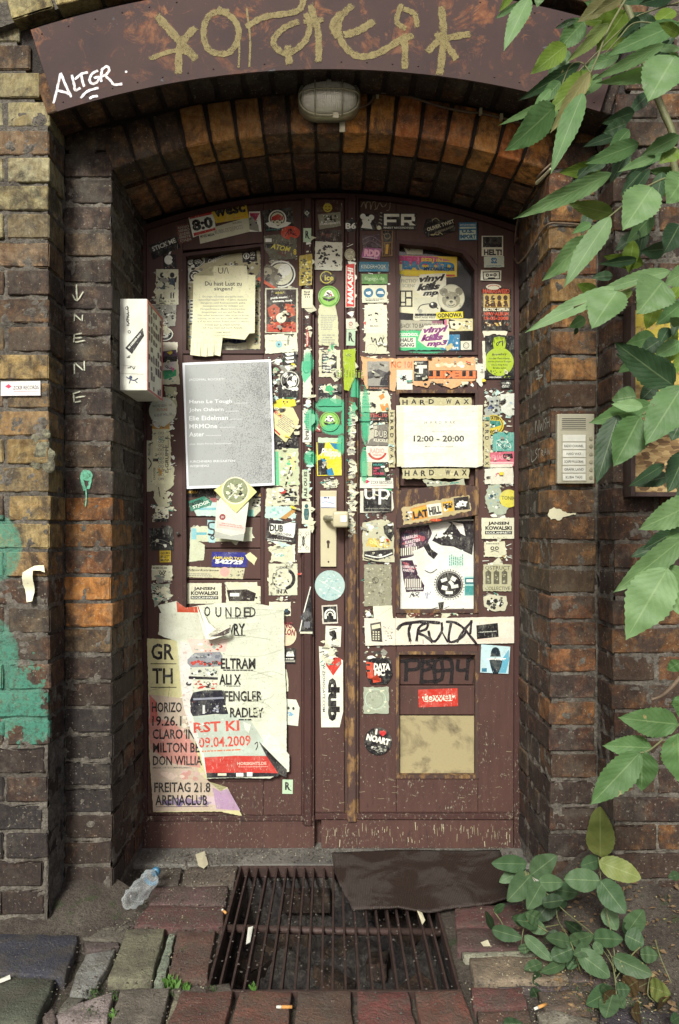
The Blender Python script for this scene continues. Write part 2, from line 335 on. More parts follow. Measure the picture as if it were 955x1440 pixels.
M = dict(brick=m_brick(), mortar=m_mortar('lime_mortar', (.10,.088,.07), (.21,.19,.155)), mortard=m_mortar('sooty_mortar', (.022,.017,.016), (.05,.04,.035)),
    door=m_door('brown_door_paint', (.084,.041,.033), 1), doord=m_door('brown_moulding_paint', (.060,.026,.022), 1.3), wood=m_rawwood(),
    prt=m_print(), grey=m_poster_grey(), leaf=m_leaf(), plate=m_plate(), paint=m_paint(), stone=m_stone(), dirt=m_dirt(), conc=m_concrete(),
    mat=m_mat(), osb=m_osb(), board=m_board(), glass=m_clear(), dark=m_plain('dark_void', (.015,.013,.014), .9),
    pane=m_plain('sooty_window_glass', (.018,.016,.016), .12, 0, .3, 6, .05), iron=m_plain('rusty_iron', (.075,.045,.038), .6, .3, .5, 40, .5),
    beige=m_plain('beige_painted_metal', (.56,.52,.34), .38, 0, .12, 12, .05), silver=m_plain('aluminium', (.50,.48,.36), .4, .25, .1, 12, .05),
    lampglass=m_plain('ribbed_lamp_glass', (.97,.97,.86), .10, 0, .1, 14, .0, 1.0), lampm=m_plain('grimy_lamp_metal', (.44,.42,.30), .4, .4, .35, 30, .2), cable=m_plain('old_cable', (.20,.14,.09), .6, 0, .4, 40, .2),
    blackp=m_plain('black_plastic', (.03,.03,.028), .4), stem=m_plain('plant_stem', (.16,.17,.07), .6, 0, .4, 40, .3), whitep=m_plain('white_scrap', (.75,.76,.66), .7), redp=m_plain('red_sheet', (.50,.06,.05), .4),
    orange=m_plain('cigarette_filter', (.62,.30,.08), .8), blue=m_plain('blue_cap', (.06,.22,.36), .35), moss=m_plain('moss', (.06,.11,.03), .95, 0, .6, 60, .8))
# ================================================================== THE BRICKWORK
D1, D2, D3 = 2.04, 2.17, 2.55            # outer wall face, inner pier face, door face
P = 0.0777                                # course pitch
def nz(v, s, k=1.0): return noise.noise(Vector(v)*s)*k
_bc = {}; BK = .86
def brick_mesh(lx, ly, lz, var, chip, mat=None, name='brick'):
    key = (round(lx, 3), round(ly, 3), round(lz, 3), var, chip)
    if key in _bc: return _bc[key]
    rr = random.Random(hash(key) & 0xffff)
    def axis(L):
        e = 0.0034; n = max(1, int(L/.035)); return [0, e]+[L*k/(n+0.0) for k in range(1, n)]+[L-e, L]
    ax = [axis(lx), axis(ly), axis(lz)]; N = [len(a) for a in ax]
    bm = bmesh.new(); vd = {}
    seed = rr.random()*50
    for i, x in enumerate(ax[0]):
        for j, y in enumerate(ax[1]):
            for k, z in enumerate(ax[2]):
                ex = [(i in (0, N[0]-1)), (j in (0, N[1]-1)), (k in (0, N[2]-1))]
                if not any(ex): continue
                p = Vector((x-lx/2, y-ly/2, z-lz/2)); c = sum(ex)
                if c >= 2:
                    pull = .0009+abs(nz((x+seed, y, z), 40, .0035))
                    if chip and rr.random() < .16*chip: pull += rr.uniform(.003, .006+.006*chip)
                    for a in range(3):
                        if ex[a]: p[a] -= math.copysign(pull, p[a])
                nn = Vector((nz((x+seed, y, z), 22), nz((x, y+seed, z), 22), nz((x, y, z+seed), 22)))
                p += nn*(.0010+.0018*chip)
                vd[i, j, k] = bm.verts.new(p)
    def q(a, b, c, d):
        bm.faces.new((vd[a], vd[b], vd[c], vd[d]))
    for i in range(N[0]-1):
        for j in range(N[1]-1):
            q((i,j,0),(i,j+1,0),(i+1,j+1,0),(i+1,j,0)); K = N[2]-1; q((i,j,K),(i+1,j,K),(i+1,j+1,K),(i,j+1,K))
    for i in range(N[0]-1):
        for k in range(N[2]-1):
            q((i,0,k),(i+1,0,k),(i+1,0,k+1),(i,0,k+1)); J = N[1]-1; q((i,J,k),(i,J,k+1),(i+1,J,k+1),(i+1,J,k))
    for j in range(N[1]-1):
        for k in range(N[2]-1):
            q((0,j,k),(0,j,k+1),(0,j+1,k+1),(0,j+1,k)); I = N[0]-1; q((I,j,k),(I,j+1,k),(I,j+1,k+1),(I,j,k+1))
    me = bpy.data.meshes.new(name); bm.to_mesh(me); bm.free()
    me.polygons.foreach_set('use_smooth', [True]*len(me.polygons)); me.set_sharp_from_angle(angle=radians(11)); me.materials.append(mat or M['brick'])
    _bc[key] = me; return me
def put_brick(parent, c, size, col, soot, chip=0, rot=(0,0,0), nvar=4):
    me = brick_mesh(*size, R.randrange(nvar), chip)
    o = bpy.data.objects.new('brick', me); o.location = c
    j = .6+.8*chip
    o.rotation_euler = (rot[0]+R.uniform(-.008, .008)*j, rot[1]+R.uniform(-.012, .012)*j, rot[2]+R.uniform(-.010, .010)*j)
    k = R.uniform(.82, 1.12)*BK; o.color = (min(1, col[0]*k*.96), min(1, col[1]*k*1.08), min(1, col[2]*k*.98), soot)
    return link(o, parent)
def pick(lst, w=None): return lin(R.choices(lst, w)[0])
def col_outer_left(z):
    if z > 1.75: return pick([(180,164,128),(166,148,112),(150,130,102),(180,166,136),(146,114,90)]), R.uniform(0, .35)
    if z > .95: return pick([(182,150,104),(164,128,90),(150,112,84),(186,156,112),(128,98,82)]), R.uniform(.1, .6)
    if z > .45: return pick([(136,92,68),(116,82,66),(104,84,70),(150,104,68)]), R.uniform(.2, .7)
    return pick([(92,66,58),(70,60,64),(170,110,66),(62,58,68)], [3,3,1.2,3]), R.uniform(.4, 1)
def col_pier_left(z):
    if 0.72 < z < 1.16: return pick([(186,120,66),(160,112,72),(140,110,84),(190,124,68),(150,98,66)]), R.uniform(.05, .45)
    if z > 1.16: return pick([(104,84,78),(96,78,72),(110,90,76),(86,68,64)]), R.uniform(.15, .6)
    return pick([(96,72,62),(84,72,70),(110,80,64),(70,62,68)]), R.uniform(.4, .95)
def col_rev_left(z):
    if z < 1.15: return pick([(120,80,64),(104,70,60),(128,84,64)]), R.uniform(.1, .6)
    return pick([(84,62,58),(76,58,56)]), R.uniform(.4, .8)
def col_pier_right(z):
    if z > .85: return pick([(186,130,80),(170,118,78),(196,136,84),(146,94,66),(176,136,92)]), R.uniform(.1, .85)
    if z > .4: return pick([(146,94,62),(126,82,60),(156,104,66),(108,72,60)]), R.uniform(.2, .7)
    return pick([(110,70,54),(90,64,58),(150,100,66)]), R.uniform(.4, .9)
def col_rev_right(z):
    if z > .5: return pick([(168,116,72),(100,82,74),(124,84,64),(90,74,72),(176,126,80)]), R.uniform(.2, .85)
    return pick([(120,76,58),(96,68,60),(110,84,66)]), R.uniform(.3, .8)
def col_outer_right(z):
    return pick([(112,76,58),(126,84,58),(96,66,56),(138,94,62)]), R.uniform(.3, .85)
zl0, zr0 = 1.1246-14*P-.034+.034, 1.1467-14*P
zl0 = 1.1246-14*P
acx = (462-CX)*D1/F; acz = H-601*D1/F; AR = 1246*D1/F            # outer arch: centre and radius of its soffit
bcx = (462-CX)*D2/F; bcz = .348; BR = 1.918                      # inner arch
def wall_side(side, label):
    root = empty('brick_wall', ((-.95 if side < 0 else .95), D1, 0), label, 'wall')
    z0 = zl0 if side < 0 else zr0; XO = -.783 if side < 0 else .775; XI = -.648 if side < 0 else .638
    k = 0; HT = .0675
    while True:
        z = z0+k*P; zc = z+P/2-.004
        if z > 2.72: break
        low = z < .5; chip = 2 if (low and side < 0) else (1 if (z < .8 or R.random() < .35) else 0)
        # outer face: corner brick alternates header / stretcher, both run the full depth of the first reveal
        xe = XO
        if zc > 2.2525: 
            xe = side*(abs(XO)+(zc-2.2525)*.36)
            if zc > 2.56: xe = side*sqrt(max(0, 2.785**2-(zc-acz)**2))
        x = abs(xe); first = True; jog = R.uniform(-.004, .004) - (R.uniform(.004,.018) if (low and side < 0 and R.random() < .5) else 0)
        seq = [.115, .24, .24] if k % 2 == 0 else [.24, .115, .24]
        if side < 0 and z < .5 and k % 2: seq = [.24, .24]
        for n, L in enumerate(seq):
            a = x; b = x+L
            if a > (1.16 if side < 0 else 1.12): break
            c, so_ = (col_outer_left(z) if side < 0 else col_outer_right(z))
            cx = side*(a+b)/2 + jog*(1 if n == 0 else 0)
            put_brick(root, (cx, D1+.0575+R.uniform(-.003, .003), zc), (L, .115, HT), c, so_, chip)
            x = b+.011
        # inner pier
        if z < (2.24 if True else 0):
            wdt = .139 if side < 0 else .134
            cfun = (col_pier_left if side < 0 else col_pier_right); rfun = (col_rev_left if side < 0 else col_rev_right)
            seq = [.115, .115, .115] if k % 2 == 0 else [.24, .115]
            y = D2
            jog = R.uniform(-.004, .004)
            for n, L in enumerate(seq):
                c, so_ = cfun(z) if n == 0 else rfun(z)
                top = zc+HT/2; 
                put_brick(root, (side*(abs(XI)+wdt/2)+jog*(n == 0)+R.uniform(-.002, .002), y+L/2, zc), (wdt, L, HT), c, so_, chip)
                y += L+.011
        k += 1
    # mortar beds behind the bricks
    return root, XO, XI
def rough_quad(bm, P0, U, V, nu, nv, N, amp, seed=0):
    vs = [[None]*(nv+1) for _ in range(nu+1)]
    for i in range(nu+1):
        for j in range(nv+1):
            p = P0+U*(i/nu)+V*(j/nv); vs[i][j] = bm.verts.new(p+N*(nz(p+Vector((seed,0,0)), 28, amp)+nz(p, 90, amp*.5)))
    for i in range(nu):
        for j in range(nv): bm.faces.new((vs[i][j], vs[i+1][j], vs[i+1][j+1], vs[i][j+1]))
wl, XOL, XIL = wall_side(-1, 'soot-stained brick wall left of the door, tan bricks above, black eroded bricks at the foot')
wr, XOR, XIR = wall_side(1, 'orange and dark brown brick wall right of the door, behind the hanging leaves')
for root, side, XO, XI, mat in ((wl, -1, XOL, XIL, 'mortar'), (wr, 1, XOR, XIR, 'mortar')):
    bm = bmesh.new(); rec = .0045
    V_ = Vector((0, 0, 2.75)); 
    # outer face, reveal 1, pier face, reveal 2
    x0 = side*1.30; x1 = side*(abs(XO)+rec); xi = side*(abs(XI)+rec)
    for (a, b, n_, nu, zt) in (((x0, D1+rec), (x1, D1+rec), (0,-1,0), 34, 2.25), ((x1, D1+rec), (x1, D2+rec), (-side,0,0), 10, 2.25), ((x1, D2+rec), (xi, D2+rec), (0,-1,0), 12, 2.19), ((xi, D2+rec), (xi, D3+.1), (-side,0,0), 26, 2.19)):
        rough_quad(bm, Vector((a[0], a[1], -.05)), Vector((b[0]-a[0], b[1]-a[1], 0)), Vector((0, 0, zt+.05)), nu*2, 360, Vector(n_), .0085)
    bmesh.ops.recalc_face_normals(bm, faces=bm.faces[:]); bm_obj('mortar', bm, M[mat], root, True)
    bm = bmesh.new()
    poly = [(x0, 2.2), (side*(abs(XO)+.015), 2.2), (side*(abs(XO)+.2), 2.80), (x0, 2.80)]
    if side > 0: poly = poly[::-1]
    prism(bm, poly, D1+rec, D1+.3); bm_obj('mortar_bed', bm, M['mortar'], root)
    bm = bmesh.new(); box(bm, *sorted((side*(abs(XI)+.05), side*1.6)), D1+.14, D3+.5, -.5, 2.9); bm_obj('wall_core', bm, M['mortard'], root)

# ---- arches
def arch_pts(cx, cz, r, a0, a1, n): return [(cx+r*sin(a0+(a1-a0)*i/n), cz+r*cos(a0+(a1-a0)*i/n)) for i in range(n+1)]
inner = empty('brick_arch', (0, D2, 2.2), 'inner brick arch over the door, a ring of upright orange and sooty bricks', 'arch')
A = asin(.640/BR); NV = 17
for i in range(NV):
    a = -A+(i+.5)*2*A/NV
    x = bcx+sin(a)*(BR+.0575); z = bcz+cos(a)*(BR+.0575)
    u = i/(NV-1)
    if u < .18: col, s_ = pick([(84,62,46),(96,70,50)]), R.uniform(.35, .7)
    elif u < .34: col, s_ = pick([(150,106,62),(166,116,70)]), R.uniform(0, .35)
    elif u < .56: col, s_ = pick([(140,92,58),(120,84,56),(160,106,62)]), R.uniform(.45, .8)
    else: col, s_ = pick([(196,130,68),(184,112,58),(204,138,78),(178,106,60)]), R.uniform(0, .3)
    put_brick(inner, (x, D2+.0575+R.uniform(-.003,.003), z), (.068, .115, .118), [x*1.45 for x in col], s_*.8, 1, (0, a, 0))
    xs = bcx+sin(a)*(BR+.0575+R.uniform(-.002,.003)); 
    seq = [.115, .115] if i % 2 == 0 else [.245]
    if i % 4 == 2: seq = [.16, .08]
    y = D2+.127
    for L in seq:
        put_brick(inner, (bcx+sin(a)*(BR+.0575), y+L/2, bcz+cos(a)*(BR+.0575)+R.uniform(-.002,.002)), (.068, L, .115), pick([(176,118,86),(156,104,80),(146,94,74),(166,116,92)]), R.uniform(.25, .85), 1, (0, a, 0))
        y += L+.011
# skewback bricks beside the ring
for side in (-1, 1):
    for t in (0,):
        xx = side*.735; put_brick(inner, (xx, D2+.06, 2.218), (.075, .115, .05), pick([(110,84,62)]), .5, 1, (0, -side*.3, 0))
bm = bmesh.new()
pts = arch_pts(bcx, bcz, BR+.009, -A-.02, A+.02, 120)
for j in range(24):
    pass
ny = 26; vs = []
for (x, z) in pts:
    row = []
    for j in range(ny+1):
        y = D2+.010+(D3+.1-D2-.010)*j/ny; n_ = nz((x, y, z), 30, .005); row.append(bm.verts.new((x, y, z+n_)))
    vs.append(row)
for i in range(len(pts)-1):
    for j in range(ny): bm.faces.new((vs[i][j], vs[i][j+1], vs[i+1][j+1], vs[i+1][j]))
bm_obj('mortar', bm, M['mortard'], inner, True)
bm = bmesh.new()      # spandrel bed behind the ring's face
lo = arch_pts(bcx, bcz, BR+.009, -A-.02, A+.02, 40); hi = [(XOR+.03, 2.20), (XOR+.03, 2.5), (XOL-.03, 2.5), (XOL-.03, 2.20)]
prism(bm, lo+[(XIR+.02, 2.16)]+hi+[(XIL-.02, 2.16)], D2+.010, D2+.05); bm_obj('mortar_bed', bm, M['mortard'], inner)

outer = empty('brick_arch', (0, D1, 2.4), 'outer arch of soot-black bricks behind the lower edge of the steel plate', 'arch')
A2 = asin(.783/AR); NO = 20
for i in range(NO):
    a = -A2+(i+.5)*2*A2/NO
    put_brick(outer, (acx+sin(a)*(AR+.0575), D1+.0575, acz+cos(a)*(AR+.0575)), (.067, .115, .115), pick([(110,76,56),(90,62,50),(76,54,48)]) if i > 4 else pick([(150,104,70),(120,84,62)]), R.uniform(.4, .9), 1, (0, a, 0))
bm = bmesh.new(); rough = arch_pts(acx, acz, AR+.010, -A2, A2, 100); vs = []
for (x, z) in rough:
    vs.append([bm.verts.new((x, D1+.01+.14*j/8, z+nz((x, j*.02, z), 30, .004))) for j in range(9)])
for i in range(100):
    for j in range(8): bm.faces.new((vs[i][j], vs[i][j+1], vs[i+1][j+1], vs[i+1][j]))
bm_obj('mortar', bm, M['mortard'], outer, True)
bm = bmesh.new(); prism(bm, arch_pts(acx, acz, AR+.01, -A2, A2, 40)+[(1.0, 2.25), (1.0, 2.95), (-1.0, 2.95), (-1.0, 2.25)], D1+.012, D1+.12); bm_obj('mortar_bed', bm, M['mortard'], outer)
# hood course above the plate
hood = empty('brick_arch', (0, D1, 2.6), 'projecting hood course of tan bricks along the upper edge of the steel plate', 'arch')
RH = AR+.250
A3 = asin(.86/RH); NH = 14
for i in range(NH):
    a = -A3+(i+.5)*2*A3/NH
    put_brick(hood, (acx+sin(a)*(RH+.034), D1+.02, acz+cos(a)*(RH+.034)), (.115, .115, .066), pick([(196,176,128),(180,156,112),(170,140,104)]) if a < 0 else pick([(120,84,60)]), R.uniform(0, .3), 1, (0, a, 0))
bm = bmesh.new(); prism(bm, arch_pts(acx, acz, RH+.066, -A3-.02, A3+.02, 30)[::-1]+arch_pts(acx, acz, RH+.005, -A3-.02, A3+.02, 30), D1-.02, D1+.1); bm_obj('mortar', bm, M['mortar'], hood)
# the building's mass above and behind, so that no light leaks in
bm = bmesh.new(); box(bm, -3.2, 3.2, D1+.16, D3+.9, 2.62, 4.2); box(bm, -3.2, 3.2, D3+.12, D3+.9, -.6, 2.62); box(bm, -3.2, -1.29, D1+.011, D3+.2, -.3, 2.62); box(bm, 1.29, 3.2, D1+.011, D3+.2, -.3, 2.62); box(bm, -3.2, 3.2, D1+.011, D1+.17, 2.72, 4.2)
o = bm_obj('building', bm, M['mortar']); tag(o, 'old brick building mass that carries the doorway', 'building')

# ================================================================== STEEL PLATE
plate = empty('steel_plate', (0, D1-.02, 2.45), 'rusty brown painted steel arch plate above the door with sprayed tags', 'sign')
YP = D1-.030
def pl(px, py): v = W(px, py, YP); return (v.x, v.z)
pcx, pcz = pl(462, 1343); r0 = hypot(*(Vector(pl(80, 157))-Vector((pcx, pcz)))); r1 = hypot(*(Vector(pl(33, 45))-Vector((pcx, pcz)))); aL = atan2(80-462, 1343-157)
bm = bmesh.new(); prism(bm, arch_pts(pcx, pcz, r1, aL, -aL, 60)+arch_pts(pcx, pcz, r0, -aL, aL, 60), YP, YP+.006, .0012)
bm_obj('plate', bm, M['plate'], plate)
bm = bmesh.new()
for k in range(22):
    for rr_ in (r0+.02, r1-.02):
        a = aL+.01+(-2*aL-.02)*k/21
        c = Vector((pcx+sin(a)*rr_, YP, pcz+cos(a)*rr_)); bmesh.ops.create_icosphere(bm, subdivisions=1, radius=.0028, matrix=Matrix.Translation(c))
o = bm_obj('rivet', bm, M['iron'], plate); o['kind'] = 'stuff'
# ================================================================== SHEETS: stickers, posters, painted marks
_tc = {}
def text_polys(t, bold=0.0, shear=0.0):
    key = (t, bold, shear)
    if key in _tc: return _tc[key]
    cu = bpy.data.curves.new('t', 'FONT'); cu.body = t; cu.resolution_u = 2; cu.offset = bold; cu.shear = shear; cu.space_line = .85
    ob = bpy.data.objects.new('t', cu); me = ob.to_mesh()
    vs = [(v.co.x, -v.co.y) for v in me.vertices]; fs = [tuple(p.vertices) for p in me.polygons]
    ob.to_mesh_clear(); bpy.data.objects.remove(ob); bpy.data.curves.remove(cu)
    if vs:
        x0 = min(v[0] for v in vs); x1 = max(v[0] for v in vs); y0 = min(v[1] for v in vs); y1 = max(v[1] for v in vs)
        vs = [((x-(x0+x1)/2)/max(1e-6, x1-x0), (y-(y0+y1)/2)/max(1e-6, y1-y0)) for x, y in vs]
    _tc[key] = (vs, fs); return _tc[key]
def H_(h):
    h = h.lstrip('#'); return lin(tuple(int(h[i:i+2], 16) for i in (0, 2, 4)))
PAL = dict(w='E8EBE0', c='D8D8BC', k='1A171B', d='2E2829', r='B8322C', g='6FA043', t='3E8E80', b='2E6E9A', y='E2CE35', o='D27A34', n='8C8C82', p='C86A92', m='7E4A8E', v='2C3484', l='BCDCD6', e='3FAE74', s='C8C8AE', h='6B3F36', q='F2F3E6', a='A0A094')
Zf = {3: (200,260,3.98), 4: (420,260,2.984), 5: (160,480,3.41), 6: (420,500,2.984), 7: (190,680,3.82), 8: (420,700,2.984), 21: (190,840,3.673), 22: (420,900,2.984),
      31: (365,380,4.775), 32: (365,580,4.775), 33: (500,330,3.979), 0: (0,0,1.0), 1: (0,0,1.99), 2: (475,0,1.99), 9: (0,0,3.98), 10: (0,250,3.6), 11: (0,620,3.79), 12: (700,500,3.6)}
class Sheet:
    def __init__(s, z, Y=None, seed=0, tilt=None):
        s.o = Zf[z]; s.Y = Y; s.feather = False; s.f = []; s.lay = 0; s.rr = random.Random(seed*7+3)
    def T(s, p): return (s.o[0]+p[0]/s.o[2], s.o[1]+p[1]/s.o[2])
    def col(s, c): return H_(PAL.get(c, c))
    def poly(s, pts, c, up=True):
        if up: s.lay += 1
        s.f.append(([s.T(p) for p in pts], s.lay, c)); return s
    def rect(s, x0, y0, x1, y1, c, ang=0):
        cx, cy = (x0+x1)/2, (y0+y1)/2; a = -radians(ang)
        return s.poly([(cx+(x-cx)*cos(a)-(y-cy)*sin(a), cy+(x-cx)*sin(a)+(y-cy)*cos(a)) for x, y in ((x0,y0),(x1,y0),(x1,y1),(x0,y1))], c)
    def disc(s, cx, cy, rx, c, ry=None, n=28):
        ry = ry or rx; return s.poly([(cx+rx*cos(2*pi*k/n), cy+ry*sin(2*pi*k/n)) for k in range(n)], c)
    def ring(s, cx, cy, r, w, c, a0=0, a1=360, ry=None, n=32):
        s.lay += 1; ry = ry or r; k_ = ry/r
        for k in range(n):
            t0 = radians(a0+(a1-a0)*k/n); t1 = radians(a0+(a1-a0)*(k+1)/n)
            s.poly([(cx+r*cos(t0), cy+ry*sin(t0)), (cx+r*cos(t1), cy+ry*sin(t1)), (cx+(r-w)*cos(t1), cy+(r-w)*k_*sin(t1)), (cx+(r-w)*cos(t0), cy+(r-w)*k_*sin(t0))], c, False)
        return s
    def text(s, t, cx, cy, w, h, c='k', ang=0, bold=.012, shear=0, mir=False):
        vs, fs = text_polys(t, bold, shear); a = -radians(ang); s.lay += 1
        if mir: vs = [(-x, y) for x, y in vs]
        q = [s.T((cx+x*w*cos(a)-y*h*sin(a), cy+x*w*sin(a)+y*h*cos(a))) for x, y in vs]
        for f in fs: s.f.append(([q[i] for i in f], s.lay, c))
        return s
    def lines(s, x0, y0, x1, y1, n, c='k', ang=0, fill=.5, ragged=.3, vert=False):
        """small print: rows of word-sized dashes"""
        cx, cy = (x0+x1)/2, (y0+y1)/2; a = -radians(ang); s.lay += 1; pitch = (y1-y0)/n
        for i in range(n):
            y = y0+pitch*(i+.3); h = pitch*fill; x = x0+s.rr.uniform(0, ragged)*(x1-x0)*.3; xe = x1-s.rr.uniform(0, ragged)*(x1-x0)
            while x < xe:
                w = s.rr.uniform(1.2, 4.5)*h; w = min(w, xe-x)
                q = [(x, y), (x+w, y), (x+w, y+h), (x, y+h)]
                s.poly([(cx+(u-cx)*cos(a)-(v-cy)*sin(a), cy+(u-cx)*sin(a)+(v-cy)*cos(a)) for u, v in q], c, False); x += w+h*.6
        return s
    def line(s, pts, w, c='k', n=5, taper=False):
        P_ = smoothline([Vector((p[0], p[1], 0)) for p in pts], n) if n else [Vector((p[0], p[1], 0)) for p in pts]
        L = []; Rr = []; L2 = []; R2 = []; N = len(P_)
        for i, p in enumerate(P_):
            d = (P_[min(i+1,N-1)]-P_[max(i-1,0)]); 
            if d.length < 1e-6: d = Vector((1,0,0))
            d.normalize(); u = Vector((-d.y, d.x, 0)); ww = w/2*(1+.12*sin(i*1.7+len(pts)))
            if taper and (i < 2 or i > N-3): ww *= .6
            q = p+(d*(-w*.25) if i == 0 else (d*(w*.25) if i == N-1 else Vector((0,0,0))))
            L.append(q+u*ww); Rr.append(q-u*ww); L2.append(q+u*ww*.55); R2.append(q-u*ww*.55)
        for i in range(N-1):
            s.lay += .25
            if s.feather:
                e0 = 0 if i == 0 else 1; e1 = 0 if i == N-2 else 1
                s.f.append(([s.T(x) for x in (L[i], L[i+1], L2[i+1], L2[i])], s.lay, c, (0, 0, e1, e0))); s.f.append(([s.T(x) for x in (L2[i], L2[i+1], R2[i+1], R2[i])], s.lay, c, (e0, e1, e1, e0))); s.f.append(([s.T(x) for x in (R2[i], R2[i+1], Rr[i+1], Rr[i])], s.lay, c, (e0, e1, 0, 0)))
            else: s.f.append(([s.T(x) for x in (L[i], L[i+1], Rr[i+1], Rr[i])], s.lay, c))
        s.lay += 1; return s
    def blobs(s, x0, y0, x1, y1, n, cols, r=(3, 8), spiky=.5):
        for i in range(n):
            rad = s.rr.uniform(*r); cx = s.rr.uniform(x0+rad, max(x0+rad, x1-rad)); cy = s.rr.uniform(y0+rad, max(y0+rad, y1-rad)); m = s.rr.randint(5, 9); ph = s.rr.random()*6; asp = s.rr.uniform(.45, 1)
            s.poly([(cx+rad*(1-spiky*s.rr.random())*cos(ph+2*pi*k/m), cy+asp*rad*(1-spiky*s.rr.random())*sin(ph+2*pi*k/m)) for k in range(m)], s.rr.choice(cols))
        return s
    def scrib(s, x0, y0, x1, y1, n, w, c='k'):
        pts = [(s.rr.uniform(x0, x1), s.rr.uniform(y0, y1)) for _ in range(n)]
        pts = [((x0+(x1-x0)*(i+.5)/n)*.6+p[0]*.4, p[1]) for i, p in enumerate(pts)]
        return s.line(pts, w, c, 4)
    def base(s, pts, c, torn=0, step=9):
        """paper outline; torn edges wander"""
        if torn:
            out = []
            for i in range(len(pts)):
                a = Vector(pts[i]); b = Vector(pts[(i+1)%len(pts)]); m = max(2, int((b-a).length/step))
                nn = Vector((-(b-a).y, (b-a).x)).normalized()
                for k in range(m):
                    p = a+(b-a)*(k/m)+nn*s.rr.uniform(-torn, torn)*(1 if k else .4)+(b-a)*s.rr.uniform(-.25, .25)/m*(1 if k else 0); out.append((p.x, p.y))
            pts = out
        s.bp = pts; return s.poly(pts, c)
    def rb(s, x0, y0, x1, y1, c, torn=0, ang=0):
        cx, cy = (x0+x1)/2, (y0+y1)/2; a = -radians(ang)
        return s.base([(cx+(x-cx)*cos(a)-(y-cy)*sin(a), cy+(x-cx)*sin(a)+(y-cy)*cos(a)) for x, y in ((x0,y0),(x1,y0),(x1,y1),(x0,y1))], c, torn)
    def build(s, name, Y, label=None, cat=None, mat='prt', warp=None, grid=0, parent=None, group=None, kind=None, curl=True, dl=.00001):
        bm = bmesh.new(); cols = []; ci = {}
        xs = [p[0] for f in s.f for p in f[0]]; ys = [p[1] for f in s.f for p in f[0]]
        x0, x1, y0, y1 = min(xs), max(xs), min(ys), max(ys)
        al = bm.verts.layers.float.new('al')
        for it_ in s.f:
            pts, lay, c = it_[:3]; av = it_[3] if len(it_) > 3 else (1,)*len(pts)
            if c not in ci: ci[c] = len(cols); cols.append(s.col(c))
            area = sum(pts[i][0]*pts[(i+1)%len(pts)][1]-pts[(i+1)%len(pts)][0]*pts[i][1] for i in range(len(pts)))
            if area < 0: pts = pts[::-1]; av = av[::-1]
            vv_ = [bm.verts.new((p[0], p[1], lay)) for p in pts]
            for v_, a_ in zip(vv_, av): v_[al] = a_
            fc = bm.faces.new(vv_)
            fc.material_index = ci[c]
        if warp: nu, nv = max(2, int((x1-x0)/grid)), max(2, int((y1-y0)/grid))
        else: nu = nv = 2
        gx, gy = (x1-x0)/nu, (y1-y0)/nv
        if warp or curl:
            # cut everything along one triangulated grid, so that print and paper bend as one
            bmesh.ops.triangulate(bm, faces=[f for f in bm.faces if len(f.verts) > 4])
            planes = [((x0+gx*k, 0, 0), (1, 0, 0)) for k in range(1, nu)]+[((0, y0+gy*k, 0), (0, 1, 0)) for k in range(1, nv)]+[((x0+gx*k, y0, 0), (1/gx, 1/gy, 0)) for k in range(1, nu+nv)]
            for co, no in planes: bmesh.ops.bisect_plane(bm, geom=bm.verts[:]+bm.edges[:]+bm.faces[:], dist=1e-4, plane_co=co, plane_no=no)
        rr = s.rr; cxn = rr.choice((x0, x1)); cyn = rr.choice((y0, y1)); amp = rr.uniform(.0002, .0010) if curl else 0; dg = hypot(x1-x0, y1-y0)+1e-6
        tx, tz = rr.uniform(-.01, .01), rr.uniform(-.01, .01)
        me = bpy.data.meshes.new(name); vs = []; cen = W((x0+x1)/2, (y0+y1)/2, Y)
        for v in bm.verts:
            p = W(v.co.x, v.co.y, Y); dy = .0002+v.co.z*dl
            if warp or curl:
                u = (v.co.x-x0)/gx; w_ = (v.co.y-y0)/gy; i = min(nu-1, max(0, int(u))); j = min(nv-1, max(0, int(w_))); fu = u-i; fv = w_-j
                def hh(a, b):
                    X_, Y_ = x0+gx*a, y0+gy*b
                    if warp: return warp(X_, Y_)
                    return amp*max(0, 1-hypot(X_-cxn, Y_-cyn)/dg)**2
                if fu+fv <= 1: f0 = hh(i, j); dy += f0+(hh(i+1, j)-f0)*fu+(hh(i, j+1)-f0)*fv
                else: f1 = hh(i+1, j+1); dy += f1+(hh(i, j+1)-f1)*(1-fu)+(hh(i+1, j)-f1)*(1-fv)
            p.y -= dy; vs.append(tuple(p-cen))
        bm.verts.index_update(); fs = [tuple(v.index for v in f.verts) for f in bm.faces]; mi = [f.material_index for f in bm.faces]; fa = [[v[al] for v in f.verts] for f in bm.faces]; bm.free()
        me.from_pydata(vs, [], fs); me.update()
        at = me.color_attributes.new('ink', 'FLOAT_COLOR', 'CORNER'); buf = []
        for k, aa in zip(mi, fa):
            for a_ in aa: buf += [*cols[k], a_]
        at.data.foreach_set('color', buf); me.materials.append(M[mat])
        o = bpy.data.objects.new(name, me); o.location = cen; link(o, parent)
        return tag(o, label, cat, group, kind)
# ================================================================== THE DOOR
YS = D3; YPN = D3+.022; YG = D3+.030; YM = D3-.020       # stile face, panel face, glass face, moulding face
door = empty('double_door', (0, YS, 0), 'brown double door plastered with stickers and torn posters under the brick arch', 'door')
def arch_y(px, Y=YS, R_=BR-.008):      # image row of the arch soffit at column px, at depth Y
    x = (px-CX)/F*Y; return CY-(bcz+sqrt(R_**2-(x-bcx)**2)-H)*F/Y

frame_pts = [(193, 1194), (193, 330)]+[(x, arch_y(x)) for x in range(200, 731, 10)]+[(733, 330), (733, 1194)]
